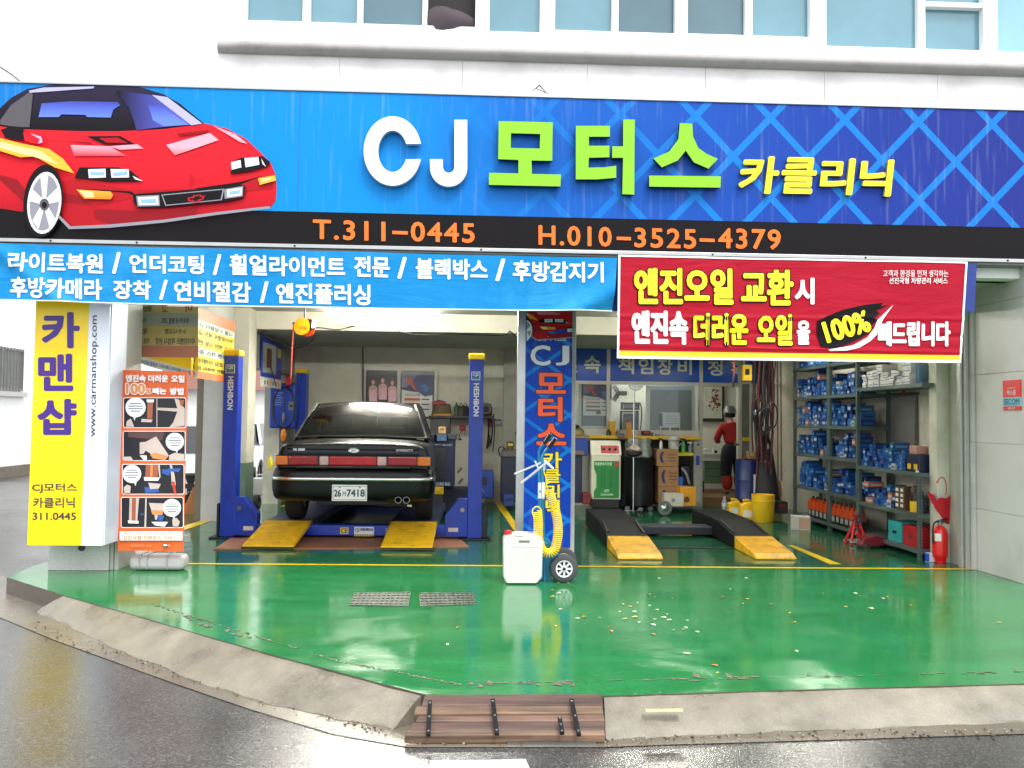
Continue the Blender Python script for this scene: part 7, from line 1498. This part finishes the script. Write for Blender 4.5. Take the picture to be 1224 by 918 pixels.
# mechanic
PX = at(876, 560, Y=15.35).x
ps = thing('person', 'person in red and navy work clothes and grey cap seen from behind in the doorway', 'person', (PX, 15.35, .15), .12); ps.scale = (1.14, 1.1, 1)
SKN = M((190, 140, 115), .6); JR = pm('red_jacket', (170, 24, 30), .7, var=.12, bump=.2, bscale=20); NT = pm('navy_trousers', (20, 22, 38), .8, var=.15); RL = pm('red_leggings', (150, 22, 28), .7, var=.12)
skin('body', [((0, 0, .84), (.10, .08)), ((0, .02, 1.05), (.09, .075)), ((0, .05, 1.24), (.11, .075)), ((0, .09, 1.34), (.045, .045)), ((0, .12, 1.42), (.05, .055)), ((0, .14, 1.50), (.075, .09)), ((0, .13, 1.56), (.055, .07)),
    ((-.17, .06, 1.25), .045), ((-.23, .10, 1.02), .036), ((-.12, .32, .95), .026), ((-.08, .38, .95), (.035, .016)), ((-.06, .43, .95), (.032, .014)),
    ((.17, .06, 1.25), .045), ((.24, .08, 1.02), .036), ((.16, .30, .93), .026), ((.13, .36, .93), (.035, .016)), ((.12, .41, .93), (.032, .014)),
    ((-.09, 0, .76), .075), ((-.10, .02, .42), .05), ((-.10, -.02, .08), .036), ((-.11, .10, .035), (.035, .03)), ((.09, 0, .76), .075), ((.11, .03, .42), .05), ((.12, .0, .08), .036), ((.13, .12, .035), (.035, .03)),
    ((-.075, .48, .955), .0085), ((-.055, .49, .95), .009), ((-.035, .48, .94), .0085), ((-.02, .46, .93), .0075), ((-.10, .42, .965), .009),
    ((.105, .46, .935), .0085), ((.125, .47, .93), .009), ((.145, .46, .92), .0085), ((.16, .44, .91), .0075), ((.085, .39, .945), .009)],
    [(0, 1), (1, 2), (2, 3), (3, 4), (4, 5), (5, 6), (2, 7), (7, 8), (8, 9), (9, 10), (10, 11), (2, 12), (12, 13), (13, 14), (14, 15), (15, 16), (0, 17), (17, 18), (18, 19), (19, 20), (0, 21), (21, 22), (22, 23), (23, 24),
     (11, 25), (11, 26), (11, 27), (11, 28), (10, 29), (16, 30), (16, 31), (16, 32), (16, 33), (15, 34)], SKN, ps)
skin('jacket', [((0, 0, .90), (.165, .13)), ((0, .02, 1.05), (.145, .11)), ((0, .05, 1.22), (.15, .11)), ((0, .08, 1.33), (.075, .065)), ((-.17, .06, 1.24), .07), ((-.235, .10, 1.02), .058), ((-.14, .29, .955), .046), ((.17, .06, 1.24), .07), ((.245, .08, 1.02), .058), ((.17, .27, .935), .046)], [(0, 1), (1, 2), (2, 3), (2, 4), (4, 5), (5, 6), (2, 7), (7, 8), (8, 9)], JR, ps)
skin('trousers', [((0, 0, .98), (.158, .125)), ((0, 0, .85), (.175, .14)), ((-.10, 0, .72), .118), ((-.11, .02, .42), .096), ((-.11, 0, .30), .088), ((.10, 0, .72), .118), ((.12, .03, .42), .096), ((.125, .02, .30), .088)], [(0, 1), (1, 2), (2, 3), (3, 4), (1, 5), (5, 6), (6, 7)], NT, ps)
for s, dx in ((-1, -.10), (1, .115)):
    skin('legging', [((dx, .01, .40), .104), ((dx, .0, .22), .096), ((dx, -.01, .07), .080)], [(0, 1), (1, 2)], RL, ps)
    skin('shoe', [((dx, -.03, .04), (.045, .038)), ((dx, .06, .035), (.045, .035)), ((dx, .15, .03), (.035, .026))], [(0, 1), (1, 2)], M((90, 90, 90), .6), ps)
MB().lathe([(.098, 1.50), (.112, 1.515), (.104, 1.53), (.098, 1.58), (.07, 1.63), (.001, 1.645)], (0, .13, 0), 24).obj('cap', M((120, 124, 126), .35, .3), ps, smooth=True)
MB().lathe([(.085, 1.42), (.092, 1.47), (.09, 1.505)], (0, .13, 0), 20).obj('hair', M((20, 16, 15), .8), ps, smooth=True)
MB().box(-.02, .145, -.108, -.1, .965, .975).obj('waist_seam', WPL, ps)
for sx in (-1, 1): MB().lathe([(.011, 0), (.004, .006)], (sx*.03, .222, 1.50), 8, axis='y').obj('eye', BLACK, ps)
MB().cbox((0, .235, 1.475), (.02, .03, .035)).obj('nose', SKN, ps); MB().cbox((0, .222, 1.44), (.045, .01, .008)).obj('mouth', M((150, 80, 75), .6), ps)
for sx in (-1, 1): MB().cbox((sx*.088, .13, 1.485), (.015, .035, .05)).obj('ear', SKN, ps, bevel=.006)

# ================================================================== LEFT BAY BACKGROUND
YW_ = 14.96
t = thing('poster_window', 'aluminium window on the back wall covered by two posters', 'window')
for q in ((433, 440, 437, 500), (519, 441, 523, 500), (437, 440, 519, 443), (474.5, 443, 478.5, 500)): pbox(*q, YW_-.03, .06, 'frame', M((150, 150, 140), .4, .3), t, bevel=.004)
pbox(437, 443, 519, 500, YW_, .02, 'pane', M((48, 46, 50), .25), t, bevel=0)
t = thing('group_poster', 'dark poster with three women in pale dresses on the back wall window', 'poster'); r_ = rect(439, 444, 474, 481, YW_-.02); MB().box(r_[0], r_[1], YW_-.02, YW_-.012, r_[2], r_[3]).obj('paper', M((38, 34, 44), .4), t)
mb = MB()
for i, (x, y) in enumerate(((446, 457), (457.5, 455), (469, 457.5))):
    Yp = YW_-.022
    def E_(cx, cy, rx, ry_, m_, d): mb.flat([(lambda v: (v.x, Yp-.0008*d, v.z))(at(cx+rx*math.cos(k/8*math.pi), cy+ry_*math.sin(k/8*math.pi), Y=Yp)) for k in range(16)], m_)
    E_(x, y-.5, 3.3, 4.2, 2, 1+i*.1); E_(x, y, 2, 2.9, 0, 2+i*.1)
    mb.flat([(lambda v: (v.x, Yp-.0012-.0001*i, v.z))(at(*q, Y=Yp)) for q in ((x-2, y+3.5), (x+2, y+3.5), (x+5, y+6), (x+5.3, y+15), (x+4.6, y+22), (x-4.6, y+22), (x-5.3, y+15), (x-5, y+6))], 0)
    mb.flat([(lambda v: (v.x, Yp-.0022-.0001*i, v.z))(at(*q, Y=Yp)) for q in ((x-4, y+9), (x+4, y+9), (x+3.6, y+15), (x+4.8, y+22.5), (x-4.8, y+22.5), (x-3.6, y+15))], 1)
tag(mb.obj('poster_print', [M((205, 160, 150), .5), M((220, 175, 190), .5), M((60, 36, 34), .5)], t), kind='stuff')
tyre_poster('tyre_poster', 'tyre poster with red and blue arrows on the back wall above the black car', 480, 448, 517, 498, YW_-.02)
# cables
t = thing('wall_cable', 'black cable running along the ceiling line and down the back wall', 'cable'); MB().tube(smooth_path([at(x, y, Y=14.9) for x, y in ((434, 482), (434, 440), (434, 414), (438, 409), (520, 410), (595, 412), (603, 407), (606, 399))], 4), .012, 6).obj('cable_run', BLACK, t)
t = thing('ceiling_cable', 'black cable drooping along the white beam under the ceiling', 'cable'); MB().tube(smooth_path([at(x, y, Y=11.9) for x, y in ((476, 396), (490, 399), (515, 401), (540, 399), (600, 401), (610, 396), (622, 410))], 4), .010, 6).obj('cable_run', BLACK, t)
t = thing('reel_cable', 'black cable looping from the side beam past the yellow hose reel', 'cable'); MB().tube(smooth_path([at(x, y, Y=12.1) for x, y in ((312, 396), (322, 404), (340, 412), (352, 415), (365, 413), (375, 405), (380, 398))], 5), .014, 6).tube(smooth_path([at(x, y, Y=11.5) for x, y in ((374, 391), (385, 392), (405, 394), (425, 389), (437, 385))], 5), .009, 6).tube(smooth_path([at(x, y, Y=12.1) for x, y in ((314, 402), (316, 394), (319, 402))], 4), .008, 5).tube(smooth_path([at(x, y, Y=13.2) for x, y in ((318, 404), (322, 430), (327, 450), (330, 462))], 5), .008, 5).obj('cable_run', BLACK, t)
# yellow hose reel
c_ = at(364, 391, Y=11.5); t = thing('hose_reel', 'yellow air hose reel hanging under the ceiling above the lift', 'hose reel', tuple(c_), -.35)
MB().lathe([(.07, -.09), (.115, -.085), (.122, -.07), (.122, -.06), (.08, -.05)], (0, 0, 0), 28, axis='y').obj('front_disc', M((235, 165, 15), .35), t, smooth=True); MB().lathe([(.08, -.05), (.08, .05)], (0, 0, 0), 20, axis='y').obj('drum', DARK, t); MB().lathe([(.08, .05), (.125, .06), (.125, .08), (.07, .09)], (0, 0, 0), 28, axis='y').obj('rear_disc', M((205, 60, 20), .4), t, smooth=True)
MB().box(-.02, .10, -.11, -.09, -.03, .0).obj('lever', M((200, 130, 10), .4), t, bevel=.005); MB().box(.10, .15, -.06, .05, -.02, .10).obj('bracket', BLACK, t); MB().box(-.17, -.11, -.03, .03, .03, .07).obj('hose_guide', DARK, t); MB().tube([(0, 0, .1), (0, 0, 1.4)], .012, 6).obj('hanger', DARK, t)
t = thing('red_hose', 'thin red air hose hanging straight down from the yellow reel', 'hose'); MB().tube([at(351, 388, Y=11.5), at(349, 420, Y=11.5), at(348, 447, Y=11.5), at(347.5, 452, Y=11.5)], .010, 6).obj('hose_length', M((200, 70, 60), .4), t)
# blue framed banner on side beam
t = thing('side_banner', 'blue edged printed banner hanging along the side opening behind the lift post', 'banner')
q = [(306, 399), (331, 411), (329, 441), (306, 431)]; XX = at(306, 400, Y=12.4).x
def sd_(x, y): return at(x, y, X=-3.42)
P = [sd_(306, 399), sd_(329, 411), sd_(329, 439), sd_(306, 431)]
y0_, y1_ = 12.62, 13.9; z0_, z1_ = 1.93, 2.68; XB2 = -3.27
MB().box(XB2-.008, XB2, y0_, y1_, z0_+.15, z1_).obj('banner_sheet', BLUEP, t); MB().box(XB2-.008, XB2, y0_, y1_, z0_, z0_+.149).obj('white_foot', WPL, t)
mb = MB().box(XB2, XB2+.003, y0_+.1, y0_+.9, z0_+.22, z1_-.08, 0).box(XB2+.003, XB2+.006, y0_+.3, y0_+.6, z0_+.3, z1_-.15, 1).box(XB2, XB2+.003, y0_+1.0, y1_-.05, z1_-.25, z1_-.1, 2)
for i in range(6): mb.box(XB2, XB2+.003, y0_+.2+i*.17, y0_+.28+i*.17, z0_+.04, z0_+.1, 3+i % 3)
tag(mb.obj('banner_print', [M((165, 170, 160), .5), M((110, 70, 55), .5), M((180, 170, 60), .5), M((60, 150, 70), .5), M((200, 60, 50), .5), M((220, 170, 40), .5)], t), kind='stuff')
# balancer machine
t = thing('wheel_balancer', 'navy wheel balancer cabinet with white lettering right of the black car', 'machine'); YBm = 12.7
pbox(510, 524, 543, 583, YBm, .5, 'cabinet', NAVY, t, bevel=.02); pbox(514, 536, 533, 573, YBm-.012, .012, 'tool_panel', DARK, t); pbox(506, 519, 546, 525, YBm-.02, .55, 'top_tray', pm('dark_tray', (40, 44, 56), .4), t)
for y in (543, 551, 559, 567): pbox(516, y, 531, y+.7, YBm-.016, .005, 'panel_slot', BLACK, t, bevel=0)
MB().tube([at(543, 522, Y=YBm), at(549, 523, Y=YBm)], .012, 8).obj('spindle', STEEL, t); MB().lathe([(.028, -.02), (.028, .02)], tuple(at(549.5, 524, Y=YBm)), 12, axis='x').obj('spindle_knob', BLACK, t)
mb = MB(); rtext(mb, 'HOUNG ENG', 519.5, 576.5, 538, 580.5, YBm-.001, 0, sl=0, bold=.03); rtext(mb, 'BALANCER', 520, 530.5, 527, 532, YBm-.001, 0, sl=0); rtext(mb, 'WHEEL SYSTEM', 528, 531, 540, 533, YBm-.001, 0, sl=0); tag(mb.obj('lettering', M((180, 185, 195), .5), t), kind='stuff')
pbox(508, 584, 560, 612, YBm+.15, .5, 'lower_body', M((16, 20, 42), .5), t)
for (x, y) in ((549, 562), (550, 575)): MB().tube([at(x-2, y+3, Y=YBm-.05), at(x+3, y-3, Y=YBm-.05)], .018, 8).obj('chrome_lever', STEEL, t)
t = thing('wheel_stop', 'yellow topped wheel stop at the far end of the right runway', 'wheel stop'); pbox(519, 582, 530, 591, 12.4, .05, 'yellow_top', YEL, t); pbox(517, 591.3, 529, 612, 12.42, .05, 'grey_arm', M((60, 62, 68), .5), t)
# shelf with bags on back wall
t = thing('wall_shelf', 'dark wall shelf carrying bags and bottles on the back wall', 'shelf'); pbox(512, 497, 562, 500, 14.6, .39, 'board', DARK, t); pbox(575, 497, 590, 500, 14.6, .39, 'board', DARK, t)
t = thing('steel_box', 'dark grey cabinet under the wall shelf', 'cabinet'); pbox(514, 500.5, 538, 519, 14.6, .35, 'cabinet_body', pm('dark_grey_steel', (62, 62, 62), .5, var=.1), t)
t = thing('canvas_bag', 'brown canvas bag with a pink cloth on top on the wall shelf', 'bag'); c_ = at(528, 496.5, Y=14.75)
MB().grid(lambda a_, v: (c_.x+(.18-.04*v)*math.cos(a_*6.283)*(1+.05*math.sin(a_*30)), 14.75+.1*math.sin(a_*6.283), c_.z+.19*v+.015*math.sin(a_*14)*v), 30, 6).obj('bag_body', M((105, 88, 66), .8, var=.15), t, smooth=True); MB().grid(lambda a_, v: (c_.x-.05+.13*math.cos(a_*6.283)*math.sin(v*3.14), 14.73+.09*math.sin(a_*6.283)*math.sin(v*3.14), c_.z+.21+.05*math.cos(v*3.14)*(1+.2*math.sin(a_*20))), 24, 8).obj('pink_cloth', M((165, 80, 90), .7), t, smooth=True); pbox(518, 494.5, 540, 496.8, 14.63, .1, 'yellow_base', M((190, 150, 40), .5), t)
bottle('bottle', 'green capped bottle standing on the wall shelf', 545.5, 479, 496.8, 14.7, M((50, 75, 50), .4), M((50, 150, 60), .4), .045, False)
for i, (x, c1) in enumerate(((551, (80, 78, 62)), (556, (50, 48, 46)))):
    cc = at(x, 496.6, Y=14.75); t = thing('tool_bag', ('olive' if i == 0 else 'dark grey')+' soft tool bag on the wall shelf behind the lift post', 'bag', tuple(cc)); MB().lathe([(.09, 0), (.10, .05), (.08, .13), (.03, .17)], (0, 0, 0), 14).obj('bag_body', M(c1, .8, var=.2), t, smooth=True); MB().tube(smooth_path([(-.04, -.03, .15), (0, -.03, .22), (.04, -.03, .15)]), .007, 5).obj('handle', BLACK, t)
cc = at(581, 496.6, Y=14.7); t = thing('round_case', 'grey brown round case on the shelf right of the lift post', 'case', tuple(cc)); MB().lathe([(.001, -.1), (.09, -.08), (.11, 0), (.09, .08), (.001, .1)], (0, 0, .11), 20, axis='y').obj('case_body', M((95, 90, 84), .5), t, smooth=True); MB().lathe([(.03, -.11), (.05, -.085)], (0, 0, .11), 14, axis='y').obj('case_boss', DARK, t)
t = thing('impact_wrench', 'red and black air wrench hanging on the back wall', 'air wrench'); pbox(549, 508, 557, 515, 14.7, .08, 'tool_body', M((170, 25, 30), .4), t, bevel=.02); MB().tube(smooth_path([at(552, 515, Y=14.7), at(549, 520, Y=14.7), at(552, 526, Y=14.7)]), .008, 5).obj('hose', BLACK, t)
t = thing('tool_rack', 'rack of dark hand tools and straps hanging right of the lift post', 'tools')
for i, (x, y0_, y1_, c1) in enumerate(((583, 495, 536, 1), (585.5, 483, 510, 0), (587.5, 500, 530, 1), (584, 520, 534, 2), (590, 495, 540, 1))): MB().tube(smooth_path([at(x, y0_, Y=14.8), at(x+1, (y0_+y1_)/2, Y=14.75), at(x-1, y1_, Y=14.8)]), (.016, .03, .014, .022, .01)[i], 6).obj('hanging_tool', (M((120, 30, 40), .5), BLACK, M((60, 58, 60), .5))[c1], t)
pbox(590, 501, 599, 503.5, 14.7, .04, 'screwdriver', M((40, 70, 130), .4), t); pbox(576, 498, 589, 500, 14.8, .15, 'bar', BLACK, t)
t = thing('tool_trolley', 'low blue tool trolley behind the right lift post', 'trolley'); pbox(575, 563, 590, 595, 14.2, .4, 'trolley_body', M((26, 62, 150), .4, var=.1), t, bevel=.02); pbox(576, 570, 582, 580, 14.19, .008, 'drawer_front', DARK, t)
t = thing('side_cabinet', 'dark navy machine with a grey top beside the column banner', 'machine'); pbox(599, 547, 623, 601, 14.0, .5, 'cabinet_body', M((20, 24, 50), .5, var=.15), t, bevel=.015); pbox(600, 538, 624, 546.7, 14.02, .45, 'grey_hood', M((95, 88, 86), .5), t, bevel=.02); MB().tube(smooth_path([at(598, 546, Y=13.95), at(596, 537, Y=13.95), at(600, 534, Y=13.95), at(604, 537, Y=13.95)]), .012, 6).obj('hose', BLACK, t)
t = thing('hanging_bottle', 'black cylinder hanging on the wall left of the column banner', 'canister'); a = at(617, 513, Y=14.6); b = at(621.5, 529, Y=14.6); MB().tube([a, a.lerp(b, .15), a.lerp(b, .25), b], [.012, .015, .04, .04], 12).obj('canister_body', BLACK, t)
t = thing('bent_panel', 'pale curved bumper panel standing behind the right lift post', 'car panel'); c_ = at(577, 598, Y=13.6)
MB().grid(lambda u_, v: (c_.x-.03+.07*math.sin(v*3.14), 13.6+.3*u_, max(.01, .01+.36*v)), 6, 10).obj('panel_sheet', M((150, 145, 130), .5), t, smooth=True)
# left edge stuff
c_ = at(309, 592, Z=0); t = thing('jerrycan', 'white plastic water can on the floor behind the inner pillar', 'jerrycan', (c_.x+.02, c_.y, 0)); MB().box(-.13, .13, -.1, .1, 0, .33).obj('can_body', WPL, t, bevel=.03, seg=3); MB().tube(smooth_path([(-.06, 0, .32), (-.05, 0, .38), (.05, 0, .38), (.06, 0, .32)]), .012, 6).obj('handle', WPL, t)
c_ = at(330, 600, Z=0); t = thing('coil_springs', 'stack of steel coil springs on the floor behind the lift post', 'springs', (c_.x, c_.y, 0)); mb = MB()
for k in range(3): MB().tube([(.10*math.cos(i*.5), .10*math.sin(i*.5), .02+k*.13+i*.0022) for i in range(48)], .014, 6).obj('spring', M((95, 96, 100), .35, .6), t)
bottle('spray_bottle', 'yellow spray bottle on the springs beside the amber car lamp', 323, 542, 560, 13.0, M((225, 205, 40), .4), M((225, 205, 40), .4), .04, False)
c_ = at(228, 614, Z=0); t = thing('broom', 'straw broom with orange bristles leaning by the side opening', 'broom', (c_.x, c_.y, 0)); MB().grid(lambda a_, v: ((.12*(1-v)+.02)*math.cos(a_*6.283)+.05*v, .05*math.sin(a_*6.283), .4*v), 20, 6).obj('bristles', pm('broom_straw', (170, 110, 60), .8, var=.35, scale=60), t); MB().tube([(.05, 0, .38), (.12, .1, 1.1)], .012, 8).obj('broom_stick', M((150, 120, 80), .6), t)
t = thing('waste_bin', 'black plastic bin outside the side opening behind the broom', 'bin', (at(226, 605, Z=0).x-.15, at(226, 605, Z=0).y+.6, -.0)); MB().lathe([(.16, 0), (.2, .45), (.21, .47)], (0, 0, 0), 20).obj('bin_body', BLACK, t); MB().lathe([(.215, .47), (.2, .5), (.05, .53)], (0, 0, 0), 20).obj('lid', DARK, t)
t = thing('tyre', 'small black tyre lying against the foot of the inner pillar', 'tyre', (at(304, 610, Z=0).x+.02, at(304, 610, Z=0).y+.05, .12)); MB().lathe([(.07, -.04), (.115, -.04), (.125, 0), (.115, .04), (.07, .04)], (0, 0, 0), 22, axis='x', ring=True).obj('tyre_ring', RUB, t, smooth=True)

# parked cars outside the side opening
def small_car(lab, loc_, rz, col):
    c = thing('parked_car', lab, 'car', loc_, rz, group='cars parked in the side street'); W_ = pm('white_car_paint', col, .2, var=.03, coat=.5)
    st = [(0, prof(.70, .3, .62, .02)), (.06, prof(.78, .25, .70, .02)), (.6, prof(.84, .2, .82, .05)), (1.1, prof(.86, .18, .92, .04)), (3.0, prof(.86, .18, .95, .03)), (3.9, prof(.82, .22, .92, .03)), (4.05, prof(.76, .3, .85, .02))]
    b_ = shell(st, 'body', W_, 2, c); cs = []
    for yy in (.75, 3.2):
        for s in (-1, 1):
            k_ = MB().lathe([(.33, -.14), (.33, .14)], (s*.78, yy, .26), 24, axis='x').obj('cut', W_, c); cs.append(k_); md = b_.modifiers.new('b', 'BOOLEAN'); md.object = k_
    bake(b_)
    for k_ in cs: bpy.data.objects.remove(k_)
    for p_ in b_.data.polygons: p_.use_smooth = True
    try: b_.data.set_sharp_from_angle(angle=rad(38))
    except Exception: pass
    lo = [(-.76, 1.15, .94), (.76, 1.15, .94), (.74, 3.7, .94), (-.74, 3.7, .94)]; hi = [(-.58, 1.8, 1.42), (.58, 1.8, 1.42), (.58, 3.1, 1.44), (-.58, 3.1, 1.44)]
    mb = MB().add(hi, [(0, 1, 2, 3)]); o = mb.obj('roof', W_, c); md = o.modifiers.new('t', 'SOLIDIFY'); md.thickness = .04
    for i, nm_ in enumerate(('windscreen', 'side_window', 'rear_window', 'side_window')):
        j = (i+1) % 4; A_, B_, C_, D_ = map(Vector, (lo[i], lo[j], hi[j], hi[i])); q = [A_.lerp(B_, .06), A_.lerp(B_, .94), D_.lerp(C_, .94), D_.lerp(C_, .06)]
        MB().add([tuple(v) for v in q], [(0, 1, 2, 3)]).obj(nm_, M((40, 46, 50), .06), c)
        MB().tube([A_, D_], .035, 6).obj('pillar', W_, c)
    for s in (-1, 1):
        for yy in (.75, 3.2):
            w_ = bpy.data.objects.new('wheel', None); COL.objects.link(w_); w_.parent = c; w_.location = (s*.74, yy, .29); MB().lathe([(.18, -.09), (.28, -.09), (.29, -.06), (.29, .06), (.28, .09), (.18, .09)], (0, 0, 0), 24, axis='x', ring=True).obj('tyre', RUB, w_, smooth=True); MB().lathe([(.185, -.05), (.05, s*.06), (.185, .05)], (0, 0, 0), 20, axis='x').obj('rim', SILVER, w_)
        MB().box(s*.55-.14, s*.55+.14, .0, .1, .55, .66).obj('headlight', M((190, 195, 200), .1), c, bevel=.02); MB().box(s*.92-.07, s*.92+.07, 1.35, 1.45, .92, 1.03).obj('wing_mirror', W_, c, bevel=.02)
    MB().box(-.45, .45, -.02, .02, .36, .48).obj('grille', BLACK, c, bevel=.01); MB().box(-.26, .26, -.035, -.021, .3, .4).obj('number_plate', WPL, c)
    return c
small_car('white hatchback parked just outside the side opening', (-5.15, 14.3, -.15), .1, (225, 225, 222))
small_car('white saloon parked farther down the side street', (-6.0, 19.6, -.15), .1, (215, 218, 222))

# more clutter
def crate(name, lab, cat, x0, y0, x1, y1, Y, d, col, extra=None, rz=0):
    t = thing(name, lab, cat); pbox(x0, y0, x1, y1, Y, d, 'body', M(col, .5, var=.12), t, bevel=.01)
    if extra: pbox(*extra[0], Y-.006, .006, extra[1], M(extra[2], .5), t, bevel=0)
    return t
crate('tool_box', 'dark red metal tool box on the floor left of the green machine', 'tool box', 697, 590, 706, 603, 13.3, .3, (110, 26, 26), ((700, 592, 703, 593.5), 'handle', (30, 30, 30)))
crate('oil_can', 'small blue oil can under the bench beside the black drum', 'can', 744, 590, 749, 603, 13.9, .15, (30, 60, 140), ((745, 594, 748, 599), 'label_patch', (200, 200, 190)))
crate('battery', 'small black battery on the bench right of the blue jug', 'battery', 769, 515, 778, 523.5, 14.35, .2, (28, 28, 30), ((770, 516, 777, 518), 'label_patch', (200, 60, 40)))
crate('paper_box', 'flat white box on the bench under the notice sheet', 'box', 781, 517, 790, 523.5, 14.4, .2, (190, 190, 182), ((783, 519, 788, 521), 'print_patch', (60, 90, 160)))
crate('funnel_tray', 'grey tray on the bench under the fan', 'tray', 738, 518, 747, 523.5, 14.2, .2, (110, 112, 114), ((739, 519, 746, 520), 'rim_line', (60, 60, 62)))
crate('rag_bin', 'tall dark bin between the carton stack and the grey bench side', 'bin', 806, 545, 812, 556, 14.1, .2, (40, 44, 60), ((807, 547, 811, 549), 'lid_line', (90, 92, 100)))
crate('small_carton', 'small brown carton lying on the blue drum', 'carton', 895, 540, 905, 549, 13.2, .15, (140, 105, 70), ((897, 543, 902, 545), 'tape', (175, 145, 105)))
crate('grinder_box', 'low dark box on the floor behind the yellow bucket', 'box', 930, 600, 942, 614, 12.9, .3, (44, 44, 46), ((932, 603, 939, 606), 'label_patch', (150, 40, 36)))
crate('parts_crate', 'blue plastic crate on the floor behind the column banner side', 'crate', 602, 592, 614, 605, 13.5, .3, (26, 50, 120), ((604, 596, 612, 598), 'slot', (12, 20, 50)))
crate('spray_box', 'yellow and black box on top of the navy machine beside the banner', 'box', 606, 528, 614, 538, 14.1, .2, (60, 60, 30), ((607, 530, 613, 533), 'label_patch', (200, 180, 40)))
crate('paper_roll_box', 'pale box on the balancer tray behind the car mirror', 'box', 524, 510, 533, 519, 12.8, .15, (160, 130, 90), ((526, 512, 531, 514), 'print_patch', (90, 60, 40)))
